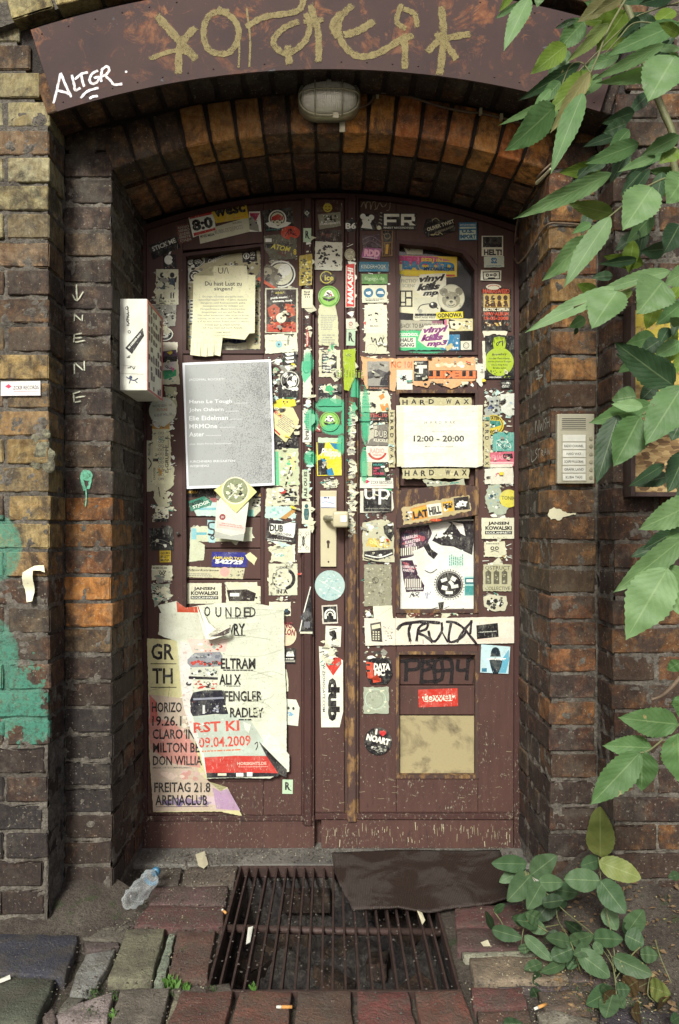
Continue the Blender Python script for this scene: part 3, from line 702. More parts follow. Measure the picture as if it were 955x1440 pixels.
# frame: outer band
bm = bmesh.new()
outl = [(x, y) for x, y in frame_pts]
def band(pts_o, pts_i, Y, th, name, mat, parent, bev=.002):
    bm = bmesh.new(); n = len(pts_o)
    for k in range(n-1):
        q = [pts_o[k], pts_o[k+1], pts_i[k+1], pts_i[k]]; w = [W(a, b, Y) for a, b in q]
        f = [bm.verts.new((v.x, Y, v.z)) for v in w]; b_ = [bm.verts.new((v.x, Y+th, v.z)) for v in w]
        bm.faces.new(f); bm.faces.new((f[3], f[2], b_[2], b_[3])); bm.faces.new((f[1], f[0], b_[0], b_[1]))
        if k == 0: bm.faces.new((f[0], f[3], b_[3], b_[0]))
        if k == n-2: bm.faces.new((f[2], f[1], b_[1], b_[2]))
    bmesh.ops.remove_doubles(bm, verts=bm.verts[:], dist=1e-5); bmesh.ops.recalc_face_normals(bm, faces=bm.faces[:])
    return bm_obj(name, bm, M[mat], parent)
inn = [(207, 1194), (205, 345)]+[(205+(x-200)*(724-205)/530, arch_y(x)+6) for x in range(200, 731, 10)]+[(724, 350), (723, 1194)]
band(outl, inn, YS-.012, .06, 'door_frame', 'doord', door)
# leaves: a backing board each, carrying stiles, rails, panels
def leaf(xa, xb):
    pts = [(xa, 1193), (xb, 1193)]+[(x, arch_y(x)+10) for x in [xb-(xb-xa)*k/14 for k in range(15)]]
    return pxprism('door_leaf', pts, YS+.034, .02, M['door'], door, 0)
L1 = leaf(206, 443); L2 = leaf(443, 724)
def top(x0, x1, y, n=8): return [(x0, y), (x1, y)]+[(x, arch_y(x)+9) for x in [x1-(x1-x0)*k/n for k in range(n+1)]]
def pc(name, pts, leaf_, Y=YS, th=.033, mat='door', bev=.0015): return pxprism(name, pts, Y, th, M[mat], leaf_, bev)
pc('stile', top(206, 257, 1147), L1); pc('stile', top(370.5, 424, 1147), L1)
pc('rail', [(257.6, 352), (370, 341)]+[(x, arch_y(x)+9) for x in (369.9, 340, 310, 280, 257.6)], L1)
pc('rail', [(257.6, 513), (370, 513), (370, 496), (257.6, 496)], L1)
pc('rail', [(257.6, 1147), (370, 1147), (370, 1098), (257.6, 1098)], L1)
pc('bottom_rail', [(206, 1193), (442.2, 1193), (442.2, 1155), (206, 1155)], L1, YS-.012, .045)
pc('rail_ledge', [(206, 1154.6), (442.2, 1154.6), (442.2, 1148), (206, 1148)], L1, YS-.018, .050, 'doord')
pc('stile', top(443.4, 484, 1147), L2); pc('stile', top(505.5, 557, 1147), L2); pc('stile', top(672.5, 722.5, 1147), L2)
pc('rail', [(557.6, 338), (610, 343), (655, 352), (666, 364), (672, 375)]+[(x, arch_y(x)+9) for x in (671.9, 650, 630, 610, 585, 557.6)], L2)
pc('rail', [(557.6, 549), (672, 549), (672, 498), (557.6, 498)], L2)
pc('rail', [(557.6, 917), (672, 917), (672, 861), (557.6, 861)], L2)
pc('rail', [(557.6, 1147), (672, 1147), (672, 1094), (557.6, 1094)], L2)
pc('bottom_rail', [(452, 1193), (722, 1193), (722, 1153), (452, 1153)], L2, YS-.012, .045)
pc('rail_ledge', [(443.4, 1152.6), (722, 1152.6), (722, 1144.5), (443.4, 1144.5)], L2, YS-.020, .052, 'doord')
# covering strips: rounded astragals
def astragal(x0, x1, y0, y1, leaf_, mat, name='cover_strip'):
    bm = bmesh.new(); a = W(x0, y0, YS); b = W(x1, y1, YS); wv = b.x-a.x; prof = [(0,0),(.06,-.013),(.16,-.013),(.20,-.020),(.30,-.0235),(.70,-.0235),(.80,-.020),(.84,-.013),(.94,-.013),(1,0)]
    n = 60; rows = []
    for k in range(n+1):
        z = a.z+(b.z-a.z)*k/n; rows.append([bm.verts.new((a.x+u*wv+nz((u, 3, z), 12, .0007), YS+d+nz((u*3, z, 1), 30, .0008), z)) for u, d in prof])
    for p_, q_ in zip(rows, rows[1:]):
        for i in range(len(prof)-1): bm.faces.new((p_[i], p_[i+1], q_[i+1], q_[i]))
    bm.faces.new(rows[-1]); bmesh.ops.recalc_face_normals(bm, faces=bm.faces[:]); return bm_obj(name, bm, M[mat], leaf_)
YA = YS-.0236
astragal(423.5, 442.8, 283, 1157, L1, 'doord'); astragal(484.5, 505, 278, 560, L2, 'doord'); astragal(484.5, 505, 560.3, 1152, L2, 'wood')
# window and panel mouldings
def mold(x0, y0, x1, y1, leaf_, mat='doord', w=4.5, Y=YS-.006, th=.034, poly=None):
    o_ = poly or [(x0, y0), (x1, y0), (x1, y1), (x0, y1)]; cx = sum(p[0] for p in o_)/len(o_); cy = sum(p[1] for p in o_)/len(o_)
    i_ = [(x+(w if x < cx else -w), y+(w if y < cy else -w)) for x, y in o_]
    return band(o_+[o_[0]], i_+[i_[0]], Y, th, 'panel_moulding', mat, leaf_)
mold(257, 345, 371, 497, L1, poly=[(257, 356), (371, 342), (371, 497), (257, 497)]); mold(257, 512, 371, 1099, L1)
mold(0,0,0,0, L2, poly=[(557, 338), (610, 343), (655, 352), (672, 375), (672, 499), (557, 499)]); mold(557, 548, 673, 862, L2, 'wood'); mold(557, 916, 673, 1095, L2, 'wood')
pxprism('window_pane', [(261, 360), (367, 346), (367, 493), (261, 493)], YG, .004, M['pane'], L1, 0)
pxprism('window_pane', [(561, 342), (610, 347), (653, 356), (668, 377), (668, 495), (561, 495)], YG, .004, M['pane'], L2, 0)
ys = [516, 560, 603, 645, 686, 727, 771, 815, 858, 900, 944, 988, 1032, 1095]
for a, b in zip(ys, ys[1:]): pxprism('plank', [(261.5, b-.8), (366.5, b-.8), (366.5, a+.8), (261.5, a+.8)], YPN, .010, M['door'], L1, .002)
pxprism('plank', [(562, 683), (668, 683), (668, 552), (562, 552)], YPN, .01, M['door'], L2, .002)
pxprism('window_pane', [(561.5, 858), (668.5, 858), (668.5, 690), (561.5, 690)], YG, .004, M['pane'], L2, 0)
pxprism('plank', [(562, 962.5), (668, 962.5), (668, 921), (562, 921)], YPN, .01, M['door'], L2, .002)
pxprism('plank', [(562, 1005), (668, 1005), (668, 964.5), (562, 964.5)], YPN-.006, .016, M['door'], L2, .002)
pxprism('fibreboard_panel', [(562, 1089), (669, 1090), (669, 1007), (562, 1006.5)], YPN-.003, .012, M['board'], L2, .0015)
pxprism('slanted_board', [(558, 690), (558, 743), (673, 724), (675, 684), (640, 681)], YS-.010, .018, M['wood'], L2, .002)
# lock plate, lever knob, keyhole
lk = pxprism('lock_plate', [(451, 797), (473, 797), (473.5, 690), (450.5, 690)], YS-.009, .009, M['beige'], L2, .0015)
bm = bmesh.new(); c0 = W(459, 729, YS-.012)
tube(bm, [c0, c0+Vector((.004,-.03,0)), c0+Vector((.02,-.047,0)), c0+Vector((.035,-.05,.001))], [.012,.009,.009,.010], 14)
bm_obj('knob_neck', bm, M['lampm'], L2, True)
bm = bmesh.new(); w = [W(468, 719, YS-.05), W(490, 742, YS-.05)]; box(bm, w[0].x, w[1].x, YS-.082, YS-.038, w[1].z, w[0].z, .009); bmesh.ops.bevel(bm, geom=bm.edges[:], offset=.002, segments=1, affect='EDGES')
bm_obj('door_knob', bm, M['beige'], L2, True)
bm = bmesh.new(); k0 = W(461.5, 762, YS); prism(bm, [(k0.x+.006*cos(a*pi/6), k0.z+.006*sin(a*pi/6)) for a in range(12)], YS-.0115, YS-.009); prism(bm, [(k0.x-.003, k0.z-.02), (k0.x+.003, k0.z-.02), (k0.x+.003, k0.z-.0062), (k0.x-.003, k0.z-.0062)], YS-.0115, YS-.009)
bm_obj('keyhole', bm, M['iron'], L2)
bm = bmesh.new()
for (u, v) in ((462, 700), (462, 790)):
    c_ = W(u, v, YS-.009); bmesh.ops.create_icosphere(bm, subdivisions=2, radius=.0032, matrix=Matrix.Translation(c_))
bm_obj('screw', bm, M['iron'], L2)

# torn paper residue all over the stiles: nobody could count it
def residue(z, areas, Y, parent, seed):
    s = Sheet(z, seed=seed)
    for (x0, y0, x1, y1, n, cols) in areas:
        s.blobs(x0, y0, x1, y1, int(n*.9), list(cols), (3, 11), .75); s.blobs(x0, y0, x1, y1, int(n*1.8), list(cols)+['n','a','d'], (1.2, 4), .8)
        for _ in range(int(n*.5)):
            x, y = s.rr.uniform(x0, x1-8), s.rr.uniform(y0, y1-5); s.line([(x, y), (x+s.rr.uniform(3, 9), y+s.rr.uniform(-4, 4))], s.rr.uniform(.6, 1.4), s.rr.choice('kkdwt'), 0)
    o = s.build('paper_residue', Y, parent=parent, kind='stuff', curl=False, dl=.000003); return o
residue(0, [(376,340,419,500,60,'csnwd'), (376,500,419,700,110,'wcsledn'), (376,690,419,850,60,'wcsln'), (210,560,250,730,50,'csw'), (210,380,250,480,24,'csn'), (212,800,245,852,16,'csn')], YS-.0003, L1, 5)
residue(0, [(508,380,552,540,36,'wcs'), (508,540,554,700,70,'wclse'), (508,700,552,940,60,'wcsnd'), (560,500,672,548,60,'wcso'), (677,545,722,690,80,'wclsn'), (677,690,722,860,30,'wcsn'), (448,480,482,560,24,'cse'), (508,860,560,905,26,'csw'), (450,670,480,690,20,'cs'), (448,895,480,940,14,'csw'), (560,855,670,868,16,'csh')], YS-.0003, L2, 6)
residue(0, [(262,655,366,727,40,'csnd'), (264,730,366,770,10,'cs'), (300,700,362,725,30,'wcd')], YPN-.0003, L1, 8)
residue(0, [(487,560,502,760,60,'csa'), (487,300,502,540,16,'csw')], YA, L2, 9)
residue(0, [(426,320,440,520,14,'csw'), (426,520,440,760,26,'wcsl')], YA, L1, 10)
# scratches and kicked-off paint on the lower stiles
s = Sheet(0, seed=44)
for k in range(110):
    x = R.choice((R.uniform(508,556), R.uniform(676,720), R.uniform(452,482), R.uniform(560,670))); y = R.triangular(950, 1146, 1110)
    if 556 < x < 674 and y < 1097: continue
    if R.random() < .4: s.line([(x, y), (x+R.uniform(-9, 9), y+R.uniform(-2, 2))], R.uniform(.4, .8), '8E846A', 0)
    else: s.blobs(x, y, x+4, y+4, 1, ['8E846A', '6E6458', '9E967E'], (.5, 1.5), .7)
s.build('paint_chip', YS-.0003, parent=L2, kind='stuff', curl=False, dl=.000003)
s = Sheet(0, seed=45)
for k in range(90):
    x, y = R.uniform(209, 438), R.triangular(1156, 1190, 1188)
    s.blobs(x, y, x+3, y+3, 1, ['8E846A', '6E6458', '9E967E'], (.5, 1.3), .7)
s.build('paint_chip', YS-.0125, parent=L1, kind='stuff', curl=False, dl=.000003)
s = Sheet(0, seed=46)
for k in range(70):
    x, y = R.uniform(455, 719), R.triangular(1156, 1190, 1160)
    s.line([(x, y), (x+R.uniform(-1, 1), y+R.uniform(2, 12))], R.uniform(.4, 1.0), R.choice(['8E846A', '7E745E', 'B4AC90']), 0)
s.build('paint_chip', YS-.0125, parent=L2, kind='stuff', curl=False, dl=.000003)
# ================================================================== STICKERS AND POSTERS ON THE DOOR
LV = dict(S=YS-.0018, G=YG-.0004, P=YPN-.0012, A=YA-.0014, M=YS-.0075, B=YS-.0114, C=YS-.014)
cnt = {}
def N_(z, seed=None):
    cnt['n'] = cnt.get('n', 0)+1; return Sheet(z, seed=seed or cnt['n'])
def fin(s, lv, label, cat='sticker', name=None, **k):
    cnt[lv] = cnt.get(lv, 0)+1
    if lv in 'GP' and not k.get('warp'): k['curl'] = False
    if cat in ('sticker', 'flyer') and not k.get('group'): k['group'] = cat+'s stuck on the door'
    return s.build(name or ('flyer' if cat == 'flyer' else cat.replace(' ', '_')), LV[lv]-.00003*cnt[lv], label, cat, **k)
# ---------- left leaf, top
s=N_(3); s.base([(35,340),(195,285),(215,350),(60,420)],'k'); s.text('STICK ME',122,335,140,26,'w',22,.02); fin(s,'S','black sticker with STICK ME in white, tilted at the top left corner of the door')
s=N_(3); s.base([(188,228),(258,215),(275,315),(205,332)],'h')
for i,t in enumerate(('RADIO','SENIO','LEADER','EMSTE','STASH')): s.text(t,231+i*3,236+i*18,64,14,'a',10,.03)
fin(s,'S','small grey block-lettered sticker between STICK ME and the 8:0 sticker')
s=N_(3); s.base([(315,262),(595,180),(602,262),(325,330)],'s'); s.text('BUBBLES DEPOTS',485,250,160,22,'n',12); s.text('MIXED MEDIA',365,283,80,14,'k',10,.03); s.text('SOUTH',530,212,50,10,'k',8); fin(s,'S','long pale flyer strip with faint BUBBLES DEPOTS lettering under the yellow sticker')
s=N_(3); s.base([(258,178),(400,150),(412,245),(285,295)],'w'); s.poly([(262,178),(398,150),(399,163),(265,192)],'r'); s.poly([(287,270),(408,240),(411,252),(290,288)],'r'); s.text('8:0',337,218,118,66,'k',12,.05); fin(s,'S','white sticker with big black 8:0 and two red bars')
s=N_(3); s.base([(383,135),(580,100),(598,185),(412,215)],'D8B72E'); s.text('wesc',488,143,180,50,'k',10,.05); s.text('BERLIN',540,182,60,9,'o',8,.02); fin(s,'S','yellow sticker with wesc in rounded black letters')
s=N_(3); s.base([(598,150),(660,148),(668,262),(598,262)],'w'); s.poly([(600,158),(658,158),(634,205),(622,205),(640,172),(604,172)],'B83A62'); s.poly([(590,190),(615,175),(650,225),(655,262),(600,250)],'n'); s.blobs(595,185,650,255,12,['a','d'],(3,8)); fin(s,'S','white sticker with a pink triangle and a grey figure, right of the yellow one')
s=N_(3); s.base([(672,145),(838,125),(850,250),(690,262)],'k'); s.ring(757,190,50,8,'w'); s.disc(757,190,36,'c'); s.poly([(725,180),(760,162),(790,178),(788,196),(722,200)],'r'); s.blobs(725,190,792,220,10,['k'],(4,8)); s.poly([(690,215),(722,205),(760,232),(800,205),(835,212),(810,232),(760,245),(710,235)],'w'); s.text('CONFIDENTIAL',735,250,80,9,'t',4); fin(s,'S','black sticker with a winged round white emblem around red figures')
s=N_(3); s.disc(830,268,54,'C0452A',38,22); s.scrib(790,245,870,290,9,5,'k'); s.scrib(790,245,870,290,7,4,'7A2218'); fin(s,'S','orange-red oval blob sticker below the winged emblem')
s=N_(3); s.rb(118,392,190,475,'k',0,4); s.disc(148,420,24,'w',26); s.disc(176,420,10,'k'); s.poly([(146,392),(152,376),(164,372),(158,388)],'w'); s.blobs(122,445,186,472,8,['n','h'],(3,7)); fin(s,'S','small black sticker with a white apple shape')
s=N_(3); s.rb(78,472,203,670,'s',1)
for x in (112,168): s.disc(x,505,13,'k',15); s.poly([(x-28,510),(x-6,530),(x-22,550)],'d'); s.poly([(x+28,510),(x+6,530),(x+22,550)],'d'); s.poly([(x-15,522),(x+15,522),(x+18,585),(x-18,585)],'2F4050'); s.rect(x-10,600,x-3,635,'k'); s.rect(x+4,600,x+11,635,'k')
s.text('BERLIN 030',140,650,90,10,'k'); s.text('www.streets',140,664,70,6,'k'); fin(s,'S','pale sticker with two small winged figures side by side')
s=N_(3); s.base([(48,675),(192,670),(186,790),(60,795)],'a',2); s.blobs(55,680,185,788,70,['k','w','w','d'],(4,11)); fin(s,'S','grey and white noise-patterned sticker beside the white box')
s=N_(3); s.disc(125,835,48,'w',38); s.disc(125,835,42,'k',33); s.text('3',128,835,40,44,'w',0,.06); s.text('CLUB',120,805,30,8,'w'); fin(s,'S','oval black sticker with a white 3')
s=N_(3); s.rb(62,880,198,935,'E3DCC8',2); s.blobs(70,890,190,930,8,['D8B8B8','s'],(5,12)); fin(s,'S','empty pale pink torn sticker above the pink face sticker')
s=N_(5); s.base([(208,60),(300,30),(318,205),(205,210)],'c',2); s.poly([(225,50),(300,40),(306,85),(270,110),(220,100)],'523A5A'); s.poly([(240,90),(300,82),(296,130),(262,165),(238,140)],'D9D2D0'); s.poly([(236,75),(305,70),(303,96),(238,102)],'k'); s.poly([(232,140),(262,165),(300,135),(300,165),(240,185)],'e'); s.poly([(270,120),(292,130),(285,150)],'C86A92'); s.scrib(235,110,295,160,5,3,'k'); s.blobs(212,150,300,200,10,['w','t'],(4,9)); fin(s,'S','sticker with a dark-haired drawn face in pink, purple and green beside the grey poster')
# left window collage
s=N_(3); s.base([(240,440),(400,380),(520,352),(660,345),(662,918),(236,922)],'BDB894',3); s.blobs(240,420,660,520,50,['w','d','n','c','k'],(6,18)); s.blobs(620,520,660,915,46,['k','t','w','k'],(5,14)); s.blobs(240,520,285,915,40,['w','k','c','b'],(5,12)); fin(s,'G','layered worn paper collage filling the arched left window','collage')
s=N_(3); s.base([(345,405),(480,350),(620,315),(662,340),(480,390),(350,440)],'k',1); s.poly([(395,352),(445,345),(450,385),(400,395)],'C2641F'); s.text('cr',520,360,38,28,'w',5,.06); s.lines(548,345,590,362,2,'w',10); s.text('Cappucchino',430,408,130,26,'w',22,.02,.3); fin(s,'G','curved black banner with script lettering across the top of the left window')
s=N_(3); s.disc(296,432,50,'k',30); s.text('cr',272,432,34,28,'w',18,.08); s.lines(292,415,335,440,3,'w',18); s.line([(248,445),(300,405),(345,410),(340,440),(290,468),(250,450)],3,'w'); fin(s,'G','tilted oval cr logo sticker in the top left of the left window')
s=N_(3); s.rb(560,365,642,432,'k',0,5); s.ring(583,398,18,5,'w'); s.rect(578,388,588,408,'w'); s.text('SG',618,388,26,20,'w'); s.lines(604,402,636,418,2,'w'); fin(s,'G','small black badge with a ringed figure in the left window')
s=N_(3); s.rb(258,478,330,550,'w',1); s.ring(295,510,32,9,'k'); s.ring(297,510,16,6,'k'); fin(s,'G','white sticker with a black spiral ring in the left window')
s=N_(3); s.rb(246,640,292,760,'w'); 
for y in (645,682,720): s.rect(252,y,262,y+30,'k'); s.rect(268,y,290,y+8,'k'); s.rect(268,y+20,290,y+28,'k')
fin(s,'G','narrow white sticker with square black glyphs at the left edge of the window')
s=N_(3); s.base([(440,870),(582,850),(586,920),(440,925)],'s',1); s.poly([(440,872),(582,850),(582,880),(520,890),(480,880),(440,890)],'26345A'); s.lines(450,895,570,918,2,'n'); fin(s,'G','flyer with a torn dark blue edge at the foot of the left window','flyer')
def wob(x, y, a=.002): return a*(.6+noise.noise(Vector((x*.035, y*.03, a*900))))
s=N_(3); pts=[(288,505),(400,510),(400,455),(585,452),(590,503),(634,506),(630,830),(600,832),(575,868),(450,855),(440,962)]+[(410,955),(404,870),(398,960),(372,962),(368,880),(362,965),(335,962),(330,885),(325,962),(272,955)]+[(282,760)]
s.base(pts,'E4E3BC'); s.text('Du hast Lust zu',455,553,205,24,'d',0,.018); s.text('singen?',455,585,104,26,'d',0,.018)
for i,t in enumerate(('Du singst, möchtest aber gerne mehr,','bekommst besser? 0/8 - 17 Jahre, deutsche','Sängerin und Komponistin gebe','Gesangsunterricht für Anfänger und','Fortgeschrittene. Meine Schwerpunkte:','Songwritingen und Jazz und Pop Musik.','Wer selbst komponiert oder es gerne lernen','möchte, ist bei mir auch sehr willkommen.','15 € für eine Stunde, Köln/Lohstr.14 (Berlin)','können auch zu einzelt kommen.','Ich freu mich auf euch Anrufe.')):
    s.text(t,453,628+i*17.2,(230,270,250,225,250,240,290,285,292,200,225)[i],12.5,'n')
s.text('KAIMA MAIHO',452,826,80,10,'n'); s.text('www.kaima.de',452,842,100,7,'a')
for x in (290,312,345,382,418): s.line([(x,880),(x-3,950)],2,'a',0)
s.text('U/\\',455,480,60,34,'k',0,.0)
fin(s,'M','cream notice headed Du hast Lust zu singen? with cut tear-off strips','notice',warp=lambda x,y: wob(x,y,.0022)+max(0,(y-480))*.00035,grid=9)
# right of the left window
s=N_(3); s.base([(680,285),(765,275),(865,300),(862,415),(725,420),(685,360)],'5E5C4C',2); s.rect(690,300,725,320,'w'); s.rect(690,330,735,352,'k'); s.scrib(735,315,860,355,12,4,'k'); s.text('ATOM',775,352,110,30,'D8D050',-12,.03,.2); s.scrib(735,370,850,405,9,5,'h'); s.text('8',855,375,16,32,'y'); fin(s,'S','grey sticker with yellow ATOM lettering among dark scribbles')
s=N_(3); s.disc(778,500,80,'w',76,32); s.disc(778,500,72,'k',68,32); s.disc(778,500,64,'c',60,32); s.disc(800,475,34,'w'); s.rect(775,490,800,520,'w'); s.text('WAHLLOKAL',780,432,90,9,'w'); fin(s,'S','round black-rimmed sticker with a white bulb shape')
s=N_(3); s.base([(628,520),(700,440),(825,510),(755,592)],'6B6557',1); s.disc(700,485,28,'A39D85',22); s.disc(770,520,30,'8C8672',22); s.blobs(650,460,800,575,26,['k','d','n'],(5,14)); s.poly([(655,515),(750,575),(735,582),(640,530)],'C2502E'); fin(s,'S','tilted photo sticker with two faces over the round black-rimmed one')
s=N_(3); s.rb(688,578,872,830,'s',2); s.rect(695,585,862,825,'2A1A16'); s.text('elvis?',770,603,50,14,'B8B030',0,.02,.4); s.text('punk music',765,632,92,16,'w',4,.04); s.text('elements, mods',785,650,110,14,'w',3,.04)
s.poly([(700,690),(740,665),(770,690),(765,740),(720,760)],'A8482C'); s.poly([(800,665),(850,670),(858,730),(815,745)],'B04A2A'); s.poly([(700,780),(760,765),(790,800),(860,770),(860,822),(700,822)],'B5432A'); s.blobs(700,665,860,822,40,['k','3A1A12','C8744A'],(5,14)); s.disc(778,745,28,'E2E0C4'); s.disc(778,745,7,'n'); fin(s,'S','black and red punk music flyer with a pale disc in the middle','flyer')
s=N_(3); s.base([(686,840),(866,828),(870,935),(690,945)],'D9DCC4',3); s.text('subcult.de/sounds',770,872,120,8,'n'); s.disc(765,893,19,'8FC4D0'); s.disc(765,893,5,'k'); s.scrib(800,840,850,900,7,3,'k'); s.rect(795,835,850,842,'k'); fin(s,'S','pale sticker with a small light blue dot, below the punk flyer')
s=N_(3); s.rb(785,915,868,1008,'k',1,3)
for i in range(4): s.poly([(798,922+i*21),(850,918+i*21),(848,930+i*21),(812,936+i*21)],'w')
fin(s,'S','black sticker with four smeared white bars')
s=N_(31); s.base([(140,690),(265,680),(262,858),(128,850)],'k',2)
for i in range(16): s.disc(s.rr.uniform(160,250),s.rr.uniform(700,800),s.rr.uniform(8,16),'w')
for i in range(3): s.ring(205+i*6,740,62-i*14,4,'w' if i%2==0 else 'k')
fin(s,'S','black sticker with a cluster of white bubbles and wiry rings')
s=N_(5); s.base([(765,290),(800,275),(870,280),(872,310),(830,320),(765,322)],'y',2); s.disc(815,290,4,'k'); s.disc(832,291,4,'k'); s.disc(820,300,3,'k'); fin(s,'S','torn yellow sticker scrap with black dots right of the grey poster')
s=N_(5); s.rb(768,395,888,515,'k',1); s.lines(800,460,870,480,2,'n'); fin(s,'S','black sticker beneath the tilted cream card')
s=N_(5); s.base([(762,345),(812,312),(860,318),(888,375),(886,395),(825,486),(752,420)],'D6CF9A'); s.text('MENTAL',790,350,45,16,'r',-38,.03); s.lines(785,365,870,430,8,'n',-35); s.poly([(756,415),(762,410),(800,446),(795,452)],'r'); fin(s,'M','cream card with red-printed corner, tilted beside the grey poster','flyer')
s=N_(5); s.base([(765,518),(885,512),(890,690),(770,695)],'BFC8A4',4); s.poly([(768,530),(790,528),(795,690),(772,690)],'5FBE8C'); s.poly([(830,535),(870,545),(868,620),(840,610)],'D8D490'); s.line([(850,600),(825,690)],8,'k'); s.blobs(790,520,885,690,26,['w','5FBE8C','c','k'],(5,14)); fin(s,'S','layered green and cream torn sticker right of the grey poster foot')
s=N_(5); s.base([(735,705),(885,695),(888,785),(725,790)],'C8C9AE',4); s.blobs(790,700,885,785,34,['k','w','k'],(5,15)); s.blobs(735,705,800,785,14,['w','c'],(6,14)); fin(s,'S','shredded white and black sticker remains above the pale blue patch')
s=N_(7); s.base([(700,120),(855,125),(862,185),(700,185)],'B7D6CC',4); s.poly([(780,185),(855,130),(862,150),(810,192)],'B98B4A'); s.blobs(705,125,790,180,10,['8CC4BE','w'],(6,14)); fin(s,'S','pale blue torn sticker with an ochre strip above DUB EXMACHINA')
# left strip
s=N_(5); s.base([(155,475),(185,475),(190,560),(262,640),(258,700),(148,725)],'C8C6A6',2); s.line([(165,560),(180,585),(168,612)],5,'k'); s.text('1507',170,520,14,60,'k',0); fin(s,'S','ragged cream strip scrawled with 1507 on the left stile')
s=N_(5); s.base([(185,390),(268,392),(275,520),(268,682),(185,682)],'D8D6B0',2); s.rect(185,390,268,420,'C9983A'); 
for i in range(12):
    for k in range(2): s.ring(220+k*14,440+i*20,7,2.5,'n',0,360,None,8)
s.text('E-GRUPPE....6.',255,540,180,16,'k',90,.02); s.text('CHOOSE',195,635,60,10,'k',90); s.rect(188,562,214,576,'k'); s.scrib(200,605,245,650,7,5,'C9983A'); fin(s,'S','vertical cream E-GRUPPE sticker with an orange end on the left stile')
s=N_(5); s.base([(200,690),(290,600),(288,690),(250,720),(268,790),(220,800),(190,750)],'C2C1A0',3); s.line([(215,700),(222,745)],4,'k'); s.base([(185,865),(205,790),(262,800),(262,860)],'c',2); s.blobs(195,800,262,858,24,['k','k','w'],(4,9)); s.rect(190,850,262,864,'k'); fin(s,'S','long peeled paper strip with black remains below the E-GRUPPE sticker')
s=N_(5); s.disc(235,333,66,'D9DCC8',66,36); s.poly([(190,380),(280,380),(240,412)],'D9DCC8'); s.text("WE'VE SEEN THE",233,308,95,12,'n',4,.02); s.text('FUTURE',233,328,50,13,'C08858',3,.02); s.text('AND IT WILL BE',236,352,88,12,'n',5,.02); s.blobs(185,280,285,380,16,['w','c'],(3,8)); fin(s,'M',"round white speech-balloon sticker reading WE'VE SEEN THE FUTURE")
s=N_(5); s.base([(240,215),(300,218),(302,320),(262,300)],'B4B694',3); s.blobs(245,220,300,300,14,['n','k','t','c'],(4,9)); fin(s,'S','mottled torn sticker behind the round white speech balloon')
s=N_(7); s.rb(78,238,206,358,'18171A',0,1); s.disc(175,250,26,'3A3A38'); s.line([(85,320),(130,300),(200,325)],2,'n'); s.line([(95,310),(160,330)],2,'a'); fin(s,'S','plain black square sticker with faint scratches on the left stile')
s=N_(7); s.rb(132,360,192,423,'C9AE2C',0,1)
for i,t in enumerate(('GELBES','BILLETT','MUSIK')): s.text(t,162,373+i*19,50,14,'k',1,.02)
fin(s,'S','small yellow sticker reading GELBES BILLETT MUSIK')
def face(z,x0,y0,x1,y1,lab,words=True):
    s=N_(z); s.rb(x0,y0,x1,y1,'D3D4B8',1.5); cx,cy=(x0+x1)/2,(y0+y1)/2; u=(y1-y0)/80
    s.ring(cx-8*u,cy,8*u,4*u,'k',0,360,None,12); s.ring(cx+8*u,cy,8*u,4*u,'k',0,360,None,12); s.line([(cx-16*u,cy+14*u),(cx,cy+8*u),(cx+16*u,cy+14*u)],3*u,'k'); s.line([(cx-20*u,cy-10*u),(cx-6*u,cy-12*u)],3*u,'k'); s.line([(cx+20*u,cy-10*u),(cx+6*u,cy-12*u)],3*u,'k')
    if words: s.lines(x0+4*u,y0+8*u,x1-4*u,y0+18*u,1,'k')
    return fin(s,'S',lab)
face(7,90,440,200,520,'cream sticker with a small goggle-eyed face on the left stile')
s=N_(7); s.base([(85,540),(185,538),(190,620),(130,640),(105,665)],'9FA894',3); s.blobs(88,545,185,630,40,['t','k','w','d','c'],(5,12)); fin(s,'S','green-grey ragged picture sticker above the big torn posters')
# lower planks, left
s=N_(7); s.rb(262,28,430,72,'k',0,0); s.text('JUKKU',300,48,78,18,'D8A838',0,.03,.5); fin(s,'P','black strip with yellow slanted letters just under the grey poster')
s=N_(7); s.rb(595,28,712,76,'k',0,0); s.scrib(660,50,705,70,5,5,'D8A838'); s.disc(700,45,10,'D8A838'); fin(s,'P','black and gold strip at the lower right corner of the grey poster')
s=N_(7); s.base([(300,110),(436,80),(440,175),(330,172)],'C4DCD4',2); s.rect(345,130,436,142,'7FC0CC'); s.poly([(400,80),(440,78),(440,100),(405,102)],'9A5A5A'); s.base([(288,95),(372,68),(415,95),(408,118),(300,150)],'2F7F68',1); s.text('FREIEN',330,104,72,22,'k',22,.04); s.text('STJOGR',356,114,95,22,'w',20,.03); fin(s,'P','green tilted sticker over a light blue one on the upper plank')
s=N_(7); s.base([(610,85),(690,75),(692,135),(640,178),(600,170)],'C8CCB4',2); s.blobs(620,80,690,135,20,['k','k','w'],(5,12)); s.rect(605,140,636,176,'6FB8AE'); fin(s,'P','torn white and black scrap right of the hanging card')
s=N_(7); s.base([(300,235),(385,228),(435,240),(630,235),(628,310),(340,312),(375,330),(370,410),(290,422),(295,320)],'CDD3B6',2); s.rect(302,240,330,300,'8CC6CE'); s.rect(330,262,385,276,'6FB4C0'); fin(s,'P','pale ticket-shaped paper with light blue bars, left on the middle plank')
s=N_(7); s.base([(388,195),(432,200),(430,318),(396,316)],'A8D0D4',1); s.line([(428,208),(398,212),(398,240),(425,250),(420,275),(392,272)],9,'k',5); s.ring(416,290,12,6,'k'); fin(s,'P','light blue sticker with a thick black S curve')
